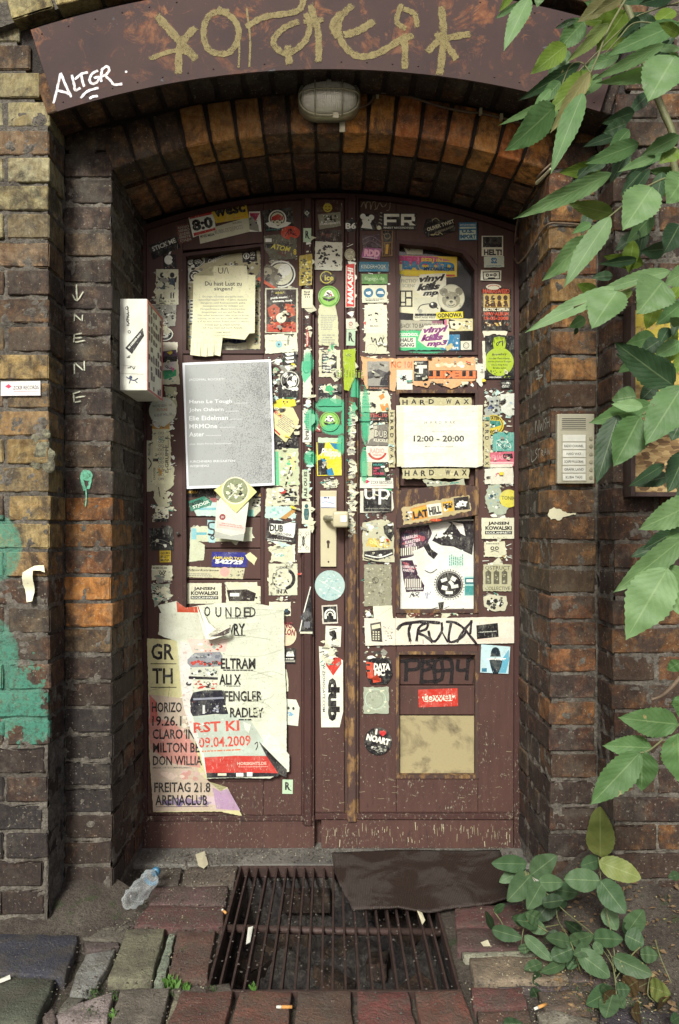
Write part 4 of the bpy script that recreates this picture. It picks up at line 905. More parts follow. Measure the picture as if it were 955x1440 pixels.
s=N_(7); s.base([(440,105),(470,60),(560,90),(612,100),(585,308),(430,290)],'D6D8C4'); s.ring(472,180,17,17,'8A3038'); s.text('oo',472,180,14,7,'w'); s.poly([(440,200),(596,230),(594,262),(440,236)],'DDBFB6'); s.lines(455,215,590,235,2,'C08A84',-8); s.poly([(432,255),(520,280),(590,268),(585,308),(430,290)],'A9ADA4'); fin(s,'B','white hanging card with a red dot and pink lines below the grey poster','flyer',warp=lambda x,y: .002+max(0,y-700)*.00030,grid=8)
s=N_(7); s.base([(425,35),(480,-5),(600,-10),(655,45),(545,158)],'D8D48C'); s.ring(540,38,74,7,'EAE8C8'); s.disc(540,38,66,'87906C'); s.blobs(480,-5,600,95,44,['w','4F5E3C','c','k'],(5,15)); s.line([(500,85),(575,0)],4,'w'); fin(s,'C','cream diamond card with a round green and white picture, hanging below the grey poster','flyer',warp=lambda x,y: .003+max(0,y-690)*.0002,grid=8)
s=N_(7); s.base([(413,366),(590,370),(606,380),(600,450),(412,446)],'2D2F86',1); s.text('AMPLAND TAXI',500,401,165,16,'y',-2,.03); s.text('542729',505,421,150,24,'w',-2,.06); s.base([(590,385),(620,368),(656,400),(640,440),(600,400)],'D9D6A8',2); fin(s,'P','dark blue taxi sticker with number 542729')
s=N_(7); s.base([(250,442),(420,452),(590,455),(580,512),(250,502)],'C9C6A4',2); s.text('wildparkstrasse',355,466,190,14,'d',-1,.02,.2); s.lines(260,480,440,500,2,'n',-1); s.disc(482,474,26,'D9A8A0'); s.blobs(510,460,585,505,20,['d','n'],(3,7)); fin(s,'P','long cream flyer with pink disc across the lower plank','flyer')
def jansen(z,x0,y0,x1,y1,lv,lab):
    s=N_(z); s.rb(x0,y0,x1,y1,'D6D5BC',1); w=x1-x0; h=y1-y0; cx=(x0+x1)/2
    s.text('JANSEN',cx,y0+h*.28,w*.62,h*.19,'k',0,.05); s.text('KOWALSKI',cx,y0+h*.49,w*.78,h*.19,'k',0,.05); s.rect(cx-w*.4,y0+h*.63,cx+w*.4,y0+h*.79,'k'); s.text('ROCK.ANPARTY',cx,y0+h*.71,w*.74,h*.10,'w',0,.02); s.blobs(x0+4,y1-h*.14,x1-4,y1-1,6,['k','w'],(2,4))
    fin(s,lv,lab)
jansen(7,280,535,465,645,'P','white JANSEN KOWALSKI sticker just above the big torn posters')
s=N_(7); s.base([(485,530),(655,528),(658,550),(695,552),(692,645),(490,640)],'D8D8BE',2); s.poly([(492,572),(600,568),(650,590),(640,632),(505,632)],'2A2020'); s.rect(510,588,560,606,'w'); s.blobs(590,600,690,640,16,['k','k','a'],(5,12)); s.line([(480,532),(500,570)],4,'a'); fin(s,'P','torn white sticker with a brown-black brush bar, above the big posters')
# mid stile of the left leaf
s=N_(7); s.base([(712,192),(872,208),(864,322),(700,302)],'2B2428'); s.poly([(722,232),(728,215),(795,218),(832,208),(862,212),(858,268),(850,292),(730,268),(720,255)],'w'); s.text('DUB',760,240,72,38,'k',-4,.05); s.text('EXMACHINA',796,272,92,15,'k',-6,.02); s.text('www.dubexmachina.de',775,302,130,8,'w',-5,.02); fin(s,'S','dark DUB EXMACHINA sticker with white ragged panel')
s=N_(7); s.base([(712,345),(750,330),(800,345),(862,325),(860,422),(790,425),(725,415),(735,385)],'CBCDB2',4); s.blobs(735,365,820,400,14,['7FB9B0','w'],(5,12)); s.line([(852,330),(856,418)],6,'w',0); s.scrib(730,340,840,360,6,3,'n'); fin(s,'S','tattered pale sticker with turquoise flecks below DUB EXMACHINA')
s=N_(7); s.rb(718,430,872,600,'CDCFB6',1.5); s.ring(800,512,62,18,'k',-60,80,60); s.ring(800,512,64,6,'n',80,300,62); s.text('AUDIOLITH',800,450,90,12,'d',0,.02); s.blobs(735,460,830,580,44,['w','a','n','k','c'],(4,11)); s.text('IN A',790,580,60,22,'k',0,.04); fin(s,'S','cream sticker with a half-scraped black round emblem on the left leaf')
s=N_(7); s.rb(720,635,836,712,'D8D8C0',2); s.disc(815,692,20,'k',14); s.rect(805,672,822,690,'2F4A5A'); fin(s,'S','white sticker with a small dark hat, right above the cream poster edge')
s=N_(21); s.disc(782,195,52,'DDC8A8',56,30); s.text('NG',790,142,44,34,'7A1F2A',-10,.04); s.text('LON',800,180,54,34,'7A1F2A',-8,.04); fin(s,'S','round cream sticker with dark red letters NG LON half hidden by the poster')
s=N_(21); s.rb(765,263,830,342,'k',0,-1); s.poly([(780,305),(785,282),(792,300),(800,278),(806,300),(815,276),(822,305)],'w'); s.lines(776,312,824,322,1,'w'); s.rect(770,326,826,334,'a'); fin(s,'S','small black sticker with white points below NG LON')
s=N_(21); s.base([(760,375),(782,372),(792,430),(792,485),(765,490)],'D8DCC0',1); s.line([(780,430),(782,455)],4,'k'); fin(s,'S','narrow pale scrap halfway down beside the cream poster')
s=N_(21); s.base([(760,530),(785,525),(832,528),(850,570),(842,665),(762,655)],'D4DCCC'); s.disc(793,572,6,'k',8); s.disc(818,574,6,'k',8); s.scrib(785,595,830,615,7,6,'6FA8CC'); fin(s,'S','pale tag-shaped sticker with two dot eyes and a blue scribble')
def rsticker(z,cx,cy,w,h,lv,lab):
    s=N_(z); s.rb(cx-w/2,cy-h/2,cx+w/2,cy+h/2,'B4CFB0',0,-1); k=h/80; s.text('R',cx,cy-4*k,w*.5,h*.55,'k',0,.05); s.line([(cx+w*.1,cy+h*.2),(cx+w*.35,cy+h*.28)],4*k,'k',0); fin(s,lv,lab)
rsticker(21,788,978,54,74,'S','small pale green sticker with a black R at the foot of the left leaf')
rsticker(3,924,281,44,78,'A','small pale green R sticker high on the left cover strip')
rsticker(31,613,452,60,108,'A','pale green R sticker on the right cover strip above the yellow-green one')
# ---------- cover strip of the left leaf
s=N_(3); s.rb(904,136,944,180,'k'); s.ring(922,158,14,4,'w',0,360,None,4); s.rect(916,152,928,164,'n'); fin(s,'A','tiny black square sticker topmost on the left cover strip')
s=N_(3); s.base([(880,398),(952,385),(950,560),(878,565)],'A08E2C',2); s.blobs(882,400,950,560,60,['k','D9C844','4A4A30','E8E2A0'],(4,12)); fin(s,'A','yellow and black mottled sticker on the left cover strip')
s=N_(31); s.rb(283,128,357,254,'DAD8B8',1); 
for i in range(2): s.text(('feel','me')[i],318,145+i*18,40,12,'k',0,.04)
for i in range(3): s.disc(308+i*14,180,4,'k')
fin(s,'A','cream sticker with tiny faces on the left cover strip')
s=N_(31); s.base([(314,420),(332,418),(328,510),(312,512)],'B8402E',1); s.line([(325,385),(318,405),(328,415)],4,'B8402E'); s.text('caipiranha',321,465,80,12,'w',90,.02); fin(s,'A','thin red vertical sticker on the left cover strip')
s=N_(31); s.base([(298,535),(342,533),(345,855),(292,855)],'D4DCC8',2); s.base([(285,612),(345,610),(345,700),(300,760),(282,700)],'62BE92',2); s.ring(315,655,24,5,'2C8E66',0,360,40); s.text('ODO',320,655,30,14,'2C8E66',90); fin(s,'A','long white strip with a green tag at mid height on the left cover strip')
s=N_(6); s.rb(17,230,53,364,'E2E4D6',0,0); s.text('brainthef',33,297,112,20,'k',90,.03); s.line([(28,236),(42,242),(42,262),(30,262)],3,'k',0); fin(s,'A','white vertical sticker reading brainthef')
s=N_(6); s.rb(15,480,44,600,'C2CFB4',2); s.text('ALE OU ES',29,540,108,14,'k',90,.04); fin(s,'A','pale vertical strip lettered ALE OU ES')
s=N_(6); s.rb(14,612,52,706,'DADCC4',1); s.disc(33,632,8,'2F5E60',9); s.poly([(24,642),(42,642),(45,665),(40,690),(26,690),(21,665)],'2F5E60'); fin(s,'A','white sticker with a small dark green standing figure')
s=N_(8); s.base([(0,130),(50,128),(48,230),(-3,230)],'DDDECC',0); s.disc(20,182,6,'k',22); 
for (a,b) in ((4,150),(36,150),(4,212),(36,212)): s.line([(20,182),((20+a)/2+1,(182+b)/2),(a,b)],2,'n'); s.ring(a,b,8,2,'n',0,360,None,12)
fin(s,'A','white sticker with a thin dark dragonfly on the left cover strip')
s=N_(8); s.base([(50,372),(62,575),(-2,566),(20,480)],'1E1C20',1); s.line([(50,374),(22,480),(5,560)],4,'w',4); s.poly([(5,500),(40,460),(52,490),(20,520)],'3E3E46'); s.rect(22,520,48,545,'6E6E74'); s.rect(6,562,58,570,'c'); fin(s,'A','black torn sticker sliver with a white edge beside the lock stile')
# ---------- lock stile
s=N_(4); s.rb(74,62,186,112,'4B2E29',2); s.disc(122,96,19,'C8B43C'); s.line([(112,92),(118,92)],3,'k',0); s.line([(126,92),(132,92)],3,'k',0); s.line([(112,102),(122,107),(132,102)],3,'k'); fin(s,'S','small yellow smiling dot sticker at the top of the lock stile')
s=N_(4); s.base([(80,124),(175,114),(178,172),(88,187)],'8F8F7A',1); s.blobs(88,122,172,165,34,['k','d','w','a'],(4,10)); s.text('DUBKABINETT',132,162,84,9,'w',4,.03); fin(s,'S','tilted grey photo sticker with tiny white words on the lock stile')
s=N_(4); s.rb(78,190,180,236,'33241F',1,1); s.blobs(85,195,175,232,8,['4A382F','h'],(6,14)); fin(s,'S','dark blank sticker below the tilted grey photo')
s=N_(4); s.rb(68,239,183,358,'D8D9C6',1.5,-2); s.blobs(72,245,180,354,46,['k','k','k','d'],(4,13),.7); fin(s,'S','white square sticker covered in black splatter pattern')
s=N_(4); s.disc(120,390,36,'3C2A26',30); s.ring(116,388,26,4,'C8BE48',20,330); s.text('ice',128,390,38,22,'D0C650',0,.03); fin(s,'S','round dark sticker with yellow lettering ice')
s=N_(4); s.base([(86,505),(120,500),(155,505),(165,560),(168,678),(85,672),(82,560)],'C9CBA6',2); s.lines(92,545,160,610,9,'a'); s.lines(95,625,160,665,4,'a'); fin(s,'S','long pale paper strip with faded print under the green round sticker')
def greenbadge(z,cx,cy,r,lab):
    s=N_(z); s.disc(cx,cy,r,'8BBF55'); s.ring(cx,cy,r*.93,r*.1,'4E8A35'); s.poly([(cx-r*.62,cy+r*.05),(cx,cy+r*.25),(cx+r*.62,cy+r*.05),(cx+r*.5,cy+r*.3),(cx,cy+r*.5),(cx-r*.5,cy+r*.3)],'k'); s.poly([(cx-r*.5,cy-r*.05),(cx-r*.25,cy-r*.5),(cx,cy-r*.62),(cx+r*.25,cy-r*.5),(cx+r*.5,cy-r*.05),(cx,cy+r*.12)],'w')
    s.blobs(cx-r*.4,cy-r*.55,cx+r*.4,cy+r*.05,12,['k','k','B8322C'],(r*.06,r*.15)); s.text('BERLIN',cx,cy+r*.02,r*.8,r*.14,'k',0,.03); fin(s,'S',lab)
greenbadge(4,127,468,45,'round light green badge with a black and white crest, upper one on the lock stile')
s=N_(4); s.rb(85,692,175,806,'CFCEB0',1.5); s.rect(97,708,160,790,'k')
for i,t in enumerate(('GUESS','WHO,','GUESS','WHERE,','GUESS','WHEN')): s.text(t,119 if len(t)>4 else 114,717+i*12.6,(36,26,36,40,36,28)[i],8,'w',0,.05)
fin(s,'S','black GUESS WHO GUESS WHERE sticker with a cream border')
s=N_(6); s.rb(82,120,181,212,'1D1A1E',1); s.text('Sonor',120,134,70,16,'w',2,.03,.4); s.text('Cebit',108,178,40,12,'a'); s.poly([(130,185),(155,164),(178,192),(160,205)],'E6E4D0'); s.poly([(155,164),(178,175),(178,200),(160,205)],'8F8A6E'); fin(s,'S','black sticker with a white slanted square below GUESS WHO')
s=N_(6); s.base([(68,292),(90,285),(96,320),(70,318)],'8E2A2C',1); s.line([(74,300),(88,312)],4,'w',0); fin(s,'S','dark red corner scrap left of the lower green badge')
greenbadge(6,130,276,42,'round light green badge sprayed over with green paint, lower one on the lock stile')
s=N_(6); s.rb(82,345,182,365,'BFD9B8',2); fin(s,'S','thin pale strip along the top of the yellow sticker')
s=N_(6); s.rb(76,364,180,504,'DACD28',.6,1); s.poly([(78,366),(112,366),(106,400),(82,420)],'k'); s.poly([(80,440),(110,430),(118,470),(140,500),(82,502)],'k'); s.poly([(130,366),(178,370),(178,398),(150,392)],'2A7FA8'); s.poly([(90,430),(118,438),(108,452)],'2A7FA8'); s.poly([(118,480),(140,470),(150,502),(122,503)],'2A7FA8'); s.text('Phlippe',135,412,84,44,'E8E8DC',-3,.03,.3); s.blobs(95,440,125,475,8,['w','a'],(5,10)); fin(s,'S','bright yellow, black and blue sticker with white script above the lock')
s=N_(32); s.rb(410,565,512,640,'D4DCE4',0,1); s.rect(432,568,452,576,'v'); s.line([(420,605),(450,600),(500,612)],3,'b',3); s.line([(412,637),(508,640)],3,'v',0); s.blobs(425,592,500,625,6,['D89AA0','w'],(3,7))
s.build('lock_sticker',YS-.0098,'white sticker with blue edge wrapped on the lock plate','sticker')
s=N_(32); s.rb(545,692,585,735,'F0F0F2',0,4); s.build('knob_sticker',YS-.0832,'small white square sticker on the door knob','sticker',curl=False)
s=N_(8); s.disc(131,368,63,'A9C4C0',64,36); s.blobs(80,315,185,420,30,['C8DCD4','8FB4B4','w'],(3,10)); s.line([(85,345),(180,400)],1.5,'w',0); s.line([(160,318),(112,420)],1.5,'8FB4B4',0); fin(s,'S','plain round pale blue scratched sticker below the lock')
s=N_(8); s.rb(98,450,164,528,'CFC9BC',1,3); s.rect(104,456,160,522,'k',3); s.ring(132,490,24,7,'w',180,360); s.rect(108,488,118,508,'w',3); s.rect(146,488,156,508,'w',3); s.ring(132,490,12,4,'w',150,390); fin(s,'S','black sticker with white headphones')
s=N_(8); s.rb(112,538,178,625,'DADACB',0,-2); s.poly([(128,562),(150,555),(158,566),(146,578),(160,590),(148,608),(136,596),(142,584),(130,576)],'k'); s.line([(130,552),(160,548)],3,'k',0); fin(s,'S','white sticker with a small black crouching figure')
s=N_(22); s.base([(85,26),(140,35),(142,60),(186,85),(187,300),(172,366),(95,366),(92,190)],'E2E3D3'); s.poly([(145,150),(115,105),(112,85),(128,78),(145,92),(158,72),(178,78),(180,100)],'C2382C'); s.text('dub',148,250,180,50,'k',-90,.06); s.text('WWW.ZIONSGATE.COM',106,178,248,11,'k',-90,.01); fin(s,'S','tall white dub sticker with red heart and zionsgate.com down its side')
# ---------- right cover strip
s=N_(4); s.disc(220,170,25,'17151A',28,24); s.text('B6',219,172,44,26,'w',0,.03); fin(s,'A','round black sticker with white B6')
s=N_(4); s.disc(215,292,22,'A9A488',25); s.blobs(200,275,232,312,14,['8C8870','C9C4A4'],(3,7)); s.ring(215,292,20,2,'6B675A'); fin(s,'A','round cream weathered badge on the right cover strip')
s=N_(31); s.base([(580,-30),(642,-50),(642,248),(578,250)],'E0E0D0'); s.poly([(584,-38),(638,-44),(638,243),(582,246)],'C62E2C'); s.text('MAKASHI',610,105,250,38,'w',90,.04,.2); fin(s,'A','red vertical sticker with slanted white capitals on the right cover strip')
s=N_(31); s.rb(582,325,644,394,'DCDCC4',0,1); s.ring(613,360,14,5,'9E2F3C'); s.rect(612,345,617,362,'9E2F3C'); s.rect(600,380,628,384,'9E2F3C'); fin(s,'A','white sticker with a dark red power sign')
s=N_(31); s.base([(560,535),(645,525),(640,720),(600,812),(568,800)],'9DB522',2); s.scrib(568,555,635,585,10,3,'4A5A18'); s.lines(575,600,640,780,9,'7A9018',88); fin(s,'A','yellow-green scribbled sticker wrapped round the right cover strip')
# ---------- right leaf, left stile
s=Sheet(4,seed=91); s.line([(262,92),(275,72),(283,100),(285,75),(300,74),(302,104),(310,78),(320,70),(325,102),(340,76),(352,92),(365,86),(372,70),(384,75),(380,104),(368,108)],3.2,'A69C84',4); s.line([(318,104),(330,100)],3,'A69C84',0); s.build('graffiti',YS-.0008,'thin beige scribbled tag above the FR sticker','graffiti',mat='paint',curl=False)
s=N_(4); s.rb(258,122,322,190,'k',0,0); s.disc(270,133,12,'w'); s.disc(305,137,12,'w'); s.disc(286,150,20,'w',17); s.poly([(270,160),(300,160),(310,185),(262,180)],'w'); s.disc(294,148,3,'k'); fin(s,'S','black sticker with a white round-eared animal head beside FR')
s=N_(4); s.base([(316,112),(352,122),(348,190),(322,190)],'3A2C27'); 
for i in range(5): s.ring(330,190,20+i*14,4,'a',-80,-40 if i else -10)
s.disc(337,180,9,'c'); fin(s,'S','dark narrow sticker with grey arcs left of FR')
s=N_(4); s.base([(350,118),(495,120),(495,188),(350,188)],'2A2324'); 
for (x0,y0,x1,y1) in ((358,122,422,134),(358,134,370,170),(370,146,410,157),(430,122,486,134),(430,134,442,170),(474,134,488,152),(442,148,474,158)): s.rect(x0,y0,x1,y1,'q')
s.poly([(456,158),(472,158),(492,170),(474,170)],'q'); s.text('B',471,162,13,16,'w',0,.04); s.text('FINEST RECORDINGS',420,180,125,8,'w',0,.02); fin(s,'S','black sticker with large square white letters FR')
s=N_(4); s.base([(266,212),(345,206),(348,262),(272,265)],'4A3A42',1); s.line([(270,230),(305,215),(345,240)],4,'6E5A60'); s.line([(272,250),(305,235),(345,260)],4,'6E5A60'); fin(s,'S','mauve-grey zigzag sticker below the round-eared head')
s=N_(4); s.base([(346,190),(396,192),(394,300),(350,302)],'7A5A34',1); s.poly([(352,192),(392,194),(390,238),(356,240)],'1E1A1A'); s.ring(372,215,14,4,'7A6A50'); 
for i in range(4): s.rect(355+i*9,244,360+i*9,296,'2A1D16')
s.poly([(366,250),(378,250),(374,290),(364,290)],'C79A3C'); fin(s,'S','brown and black sticker with an animal mask and stripes')
s=N_(4); s.base([(272,262),(348,268),(340,315),(264,306)],'A05A8C',1); s.text('RDD',308,286,66,30,'E8B0C4',-4,.07); s.text('meetyou',300,306,60,7,'w',-4); fin(s,'S','magenta sticker with bubbly pink letters RDD')
s=N_(4); s.rb(254,323,378,364,'2E7088',0,0); s.text('KINDERHOOK',316,344,108,20,'k',0,.04); s.text('KINDERHOOK',315,343,104,17,'C6D4C8',0,.0); fin(s,'S','blue-green sticker with dark hand lettering KINDERHOOK')
s=N_(4); s.rb(264,374,373,416,'5C8A48',.8,0); s.blobs(266,376,370,414,14,['6E9C58','4A7838'],(5,12)); s.text('fugugu.de',318,395,84,20,'A8C894',0,.02); fin(s,'S','green sticker with pale wording fugugu.de')
s=N_(4); s.rb(266,421,370,494,'DDDDC4',.5,1); s.disc(293,453,20,'2E6F92'); s.disc(343,453,20,'2E6F92'); s.poly([(282,450),(300,446),(305,455),(296,462),(284,458)],'w'); s.poly([(328,456),(335,446),(352,446),(360,458)],'w'); s.lines(276,476,362,488,2,'k'); fin(s,'S','white sticker with two blue discs holding an animal and a car')
s=N_(4); s.base([(276,505),(300,500),(335,498),(370,505),(372,625),(274,622)],'DEDEC6',2)
for (x,y) in ((298,545),(325,543),(300,566),(325,568)): s.blobs(x-9,y-9,x+12,y+9,4,['k','k','w'],(3,6))
s.text('MUSIC',318,592,36,6,'k'); s.poly([(270,578),(284,572),(282,590)],'C25A50'); fin(s,'S','white ragged sticker with four small black faces')
s=N_(4); s.base([(283,622),(372,624),(370,710),(278,706)],'D2D2B6',1.5); s.line([(305,640),(312,660),(322,645),(330,672),(345,640),(355,668)],5,'k'); s.ring(305,690,22,1.5,'a'); fin(s,'S','cream sticker with a black brush scribble below the four faces')
# ---------- right leaf, top rail + right stile
s=N_(4); s.base([(520,192),(535,140),(652,148),(662,190),(590,215),(538,218)],'1C1719',1); s.text('OLIVER TWIST',595,170,118,16,'D8D4B8',18,.03); s.text('KUESTIALSHOW',612,188,80,9,'A8A088',20,.02); s.scrib(540,195,620,212,9,3,'B8AC80'); s.line([(560,150),(575,140),(590,150)],3,'B8AC80'); fin(s,'S','black tilted sticker reading OLIVER TWIST')
s=N_(4); s.rb(673,158,748,232,'2E7FA8',0,1); s.rect(676,190,744,229,'C9D8C4',1); s.text('BATTLE FOR BREAD',710,168,66,8,'w',1,.02); s.text('U.S.',710,194,50,16,'17618C',1,.05); s.rect(676,176,744,184,'C9D8C4',1); s.text('IMPORT',710,217,66,18,'17618C',1,.05); fin(s,'S','blue and white sticker reading U.S. IMPORT')
s=N_(4); s.rb(768,214,858,299,'D9D6C0',0,0); s.rect(773,218,853,262,'k'); s.blobs(775,220,850,262,12,['2E2829','3A2F2C'],(5,12)); s.text('HELT!',815,283,76,26,'k',0,.05); fin(s,'S','white-bordered black sticker reading HELT!')
s=N_(4); s.rb(778,300,862,346,'C4CDBA',1,1); s.text('S2',820,318,26,24,'2A6A9A',0,.05); s.text('RUNDER WELTEN',820,340,62,6,'2A6A9A'); fin(s,'S','pale sticker with a small blue emblem on the right stile')
s=N_(4); s.rb(764,358,850,402,'D8D8C4',0,-2); s.ring(808,380,36,3,'k',0,360,18,4); s.poly([(772,364),(844,362),(846,396),(774,398)],'d'); s.poly([(776,368),(840,366),(842,392),(778,394)],'D8D8C4'); s.ring(792,379,7,4,'k'); s.ring(824,378,7,4,'k'); s.rect(802,375,814,382,'k'); s.poly([(790,396),(796,389),(822,388),(828,395)],'k'); fin(s,'S','white cassette tape sticker on the right stile')
s=N_(4); s.disc(818,428,32,'D9D4BC',12,20); s.ring(818,432,26,5,'B23A2E',190,350,12); fin(s,'S','white scrap with a red arc above the MAMASWEED poster')
s=N_(4); s.rb(767,432,892,612,'201513',.8); s.text('MAMASWEED',829,446,112,20,'C8472A',0,.03); s.rect(776,458,885,514,'C9A858'); 
for i in range(4): s.disc(790+i*26,474,9,'3A2416',11); s.poly([(780+i*26,512),(784+i*26,486),(796+i*26,486),(802+i*26,512)],'4A2C1A')
s.blobs(778,460,884,512,14,['3A2416','E4CE8C'],(3,8)); s.text('ELECTRIC ZEPPELIN',829,523,108,13,'E8E0C0',0,.03); s.text('NEW ALBUM',829,541,104,15,'C8472A',0,.03); s.text('19-05-2008',829,560,104,15,'C8472A',0,.03); s.blobs(776,572,885,600,18,['C9A858','E0D0A0','6A3A20'],(4,9)); fin(s,'S','black MAMASWEED poster with orange lettering and a row of tan figures','poster')
s=N_(4); s.base([(772,612),(800,605),(876,615),(870,632),(815,626),(778,640)],'DAD6C0',3); s.rect(776,606,806,612,'B23A2E'); fin(s,'S','ragged white scrap between MAMASWEED and the green grenade sticker')
s=N_(4); s.base([(770,655),(786,655),(786,780),(774,780)],'D8D8C0',1); fin(s,'S','narrow white strip left of the green grenade sticker')
s=N_(4); s.rb(782,633,905,815,'17161A',0,0); s.disc(842,742,60,'A7C02A',60,34); s.poly([(818,685),(815,660),(825,668),(820,640),(835,655),(842,636),(850,655),(864,640),(860,668),(870,660),(866,685)],'A7C02A'); s.scrib(820,650,865,680,9,3,'17161A'); s.text('Bravefury',843,712,60,12,'k',3,.02); s.text('in der Panorama',843,728,84,8,'k'); s.text('Kleinen Dietikon Erlangen',843,742,98,8,'k'); s.text('Ohne Ring Ruby',843,756,70,8,'k'); s.text('Breite Sohn',843,768,54,8,'k'); s.blobs(800,775,885,796,16,['k'],(2,4)); s.text('www.sitesfund',825,806,50,8,'w',0,.02); s.blobs(860,800,890,812,6,['A7C02A'],(2,3)); fin(s,'S','black sticker with a round acid-green grenade full of small words')
# right window
s=N_(4); s.base([(440,262),(470,245),(500,250),(522,262),(520,292),(455,292)],'B8B49E',1); s.disc(478,262,22,'A6A28C',16); s.disc(452,264,4,'k'); s.disc(470,255,3,'k'); s.ring(462,270,6,3,'k'); fin(s,'G','grey scrap with a dotted face at the top of the right window')
s=N_(4); s.base([(412,295),(665,302),(664,385),(640,388),(415,380)],'D9B93A'); s.rect(412,298,440,378,'E8D9A0'); s.poly([(415,296),(560,300),(640,318),(440,330)],'C86A92'); s.text('BERLIN',500,318,170,34,'C2447E',-2,.05); s.text('BERLIN',560,318,90,20,'E2CE35',-2,.03); s.text('BACKED',545,340,220,38,'2A6FA0',-2,.06); s.text('BACKED',543,338,210,30,'3E88B4',-2,.03); s.text('MY DIALECTICS',590,353,130,15,'1E3450',-1,.06); s.rect(420,362,664,376,'E2CE35',-1); s.rect(550,376,655,384,'B8322C'); fin(s,'G','colourful pink, blue and yellow BERLIN BACKED sticker in the right window')
for (x,y,a_,lb) in ((428,372,30,'left'),(632,374,-25,'right')):
    s=N_(4); s.rb(x-16,y-10,x+16,y+10,'9E9A78',2,a_); fin(s,'G','small grey paper lump under the %s end of the BERLIN BACKED sticker'%lb)
s=N_(4); s.base([(430,382),(510,385),(620,400),(600,470),(590,560),(485,570),(482,540),(420,535),(420,440)],'D8D4B4',1); s.text('FICTION',470,403,80,14,'n'); s.text('SCIENCE',468,423,66,14,'n'); s.rect(424,443,478,512,'1E1A1C'); s.rect(430,449,446,490,'D8D4B4'); s.rect(452,449,472,470,'D8D4B4'); s.rect(452,478,472,506,'D8D4B4'); s.rect(430,496,446,506,'D8D4B4'); fin(s,'G','worn cream typewriter-lettered sticker with black square glyphs in the right window')
def vinyl(z,cx,cy,k,c,lab,ang=4):
    s=N_(z); a=radians(-ang)
    s.base([(cx-58*k,cy-12*k),(cx-40*k,cy-46*k),(cx+62*k,cy-52*k),(cx+62*k,cy+10*k),(cx+48*k,cy+44*k),(cx-30*k,cy+42*k),(cx-66*k,cy+14*k)],'DEDBC4'); s.text('vinyl',cx+8*k,cy-28*k,104*k,34*k,c,ang,.05,.35); s.text('kills',cx-8*k,cy+2*k,96*k,28*k,c,ang,.06,.35); s.text('mp3',cx+12*k,cy+28*k,88*k,28*k,c,ang,.06,.35); fin(s,'G',lab)
vinyl(4,553,425,1.06,'k','white sticker with black italic vinyl kills mp3')
s=N_(4); s.base([(484,472),(592,476),(590,568),(480,566)],'CFCDB4',.5); s.rect(488,540,588,550,'k'); s.line([(500,525),(515,505),(560,500),(585,520)],4,'k'); s.disc(565,505,18,'2A2626',14); s.disc(560,500,5,'w'); s.disc(510,530,9,'a'); s.text('VINTAGE FEST',530,556,90,8,'k',0,.02); fin(s,'G','cream sticker with a drawn beetle car in the right window')
s=N_(4); s.disc(640,475,57,'C9C6AC',58,36); s.ring(640,475,57,2,'n'); s.disc(610,450,17,'7A7664'); s.disc(672,448,17,'7A7664'); s.disc(640,482,38,'8F8B76',34); s.disc(640,496,22,'BDB99E',16); s.disc(625,474,6,'k'); s.disc(655,474,6,'k'); s.disc(640,490,7,'k',5); s.line([(628,503),(640,508),(654,502)],3,'k'); s.blobs(600,440,685,520,22,['a','6B6757','BDB99E'],(3,7)); fin(s,'G','round cream sticker with a grey round-eared animal portrait')
s=N_(4); s.rb(578,533,690,560,'D9CC22',0,2); s.text('ODNOWA',634,547,104,19,'k',2,.04); fin(s,'G','yellow sticker with black letters ODNOWA')
s=N_(4); s.base([(422,566),(605,572),(608,612),(422,612)],'ABA894',.6); s.rect(560,570,605,582,'8A5A6A'); s.text('BACK TO BASICS #111',512,592,168,20,'3A3634',0,.01); s.lines(428,606,600,612,1,'k'); fin(s,'G','grey strip reading BACK TO BASICS in the right window')
s=N_(4); s.base([(612,566),(640,560),(733,562),(734,612),(622,614)],'CFC694',.8); s.poly([(630,562),(655,568),(672,590),(655,610),(628,600)],'k'); s.poly([(632,572),(668,570),(690,580),(668,606),(640,602)],'E6DEC0'); s.disc(652,586,6,'k'); s.disc(676,584,5,'k'); s.blobs(685,565,730,610,16,['4A3A32','n','w'],(3,8)); s.rect(612,566,622,590,'C86A92'); fin(s,'G','cream sticker with a black and white drawn animal face in the right window')
s=N_(4); s.base([(414,610),(530,612),(640,640),(640,692),(414,694)],'43B878',2); s.text('OLDSCHOOL',462,628,80,14,'E6F0DC',0,.05); s.rect(422,640,492,682,'D8DCCB'); s.text('HAUS',454,651,54,16,'k',0,.03); s.text('GANG',456,671,58,16,'k',0,.03); fin(s,'G','green sprayed sticker with white field reading HAUS GANG')
s=N_(4); s.rb(596,628,676,693,'2A78A4',.5,0); s.blobs(600,630,672,690,14,['1E5C84','w','4A98BE'],(3,9)); s.text('art',658,684,26,11,'w',0,.03); fin(s,'G','blue sticker right of the purple vinyl kills mp3')
s=N_(4); s.rb(680,655,725,692,'DCDAC6',0,1); s.ring(703,674,13,2.5,'k'); s.ring(703,674,7,1.5,'n'); fin(s,'G','small white square sticker with a thin black ring')
vinyl(4,568,638,1.02,'7A2F74','white sticker with purple italic vinyl kills mp3')
s=N_(4); s.rb(616,670,650,690,'C2B888',1,30); fin(s,'G','small cream paper lump at the foot of the right window')
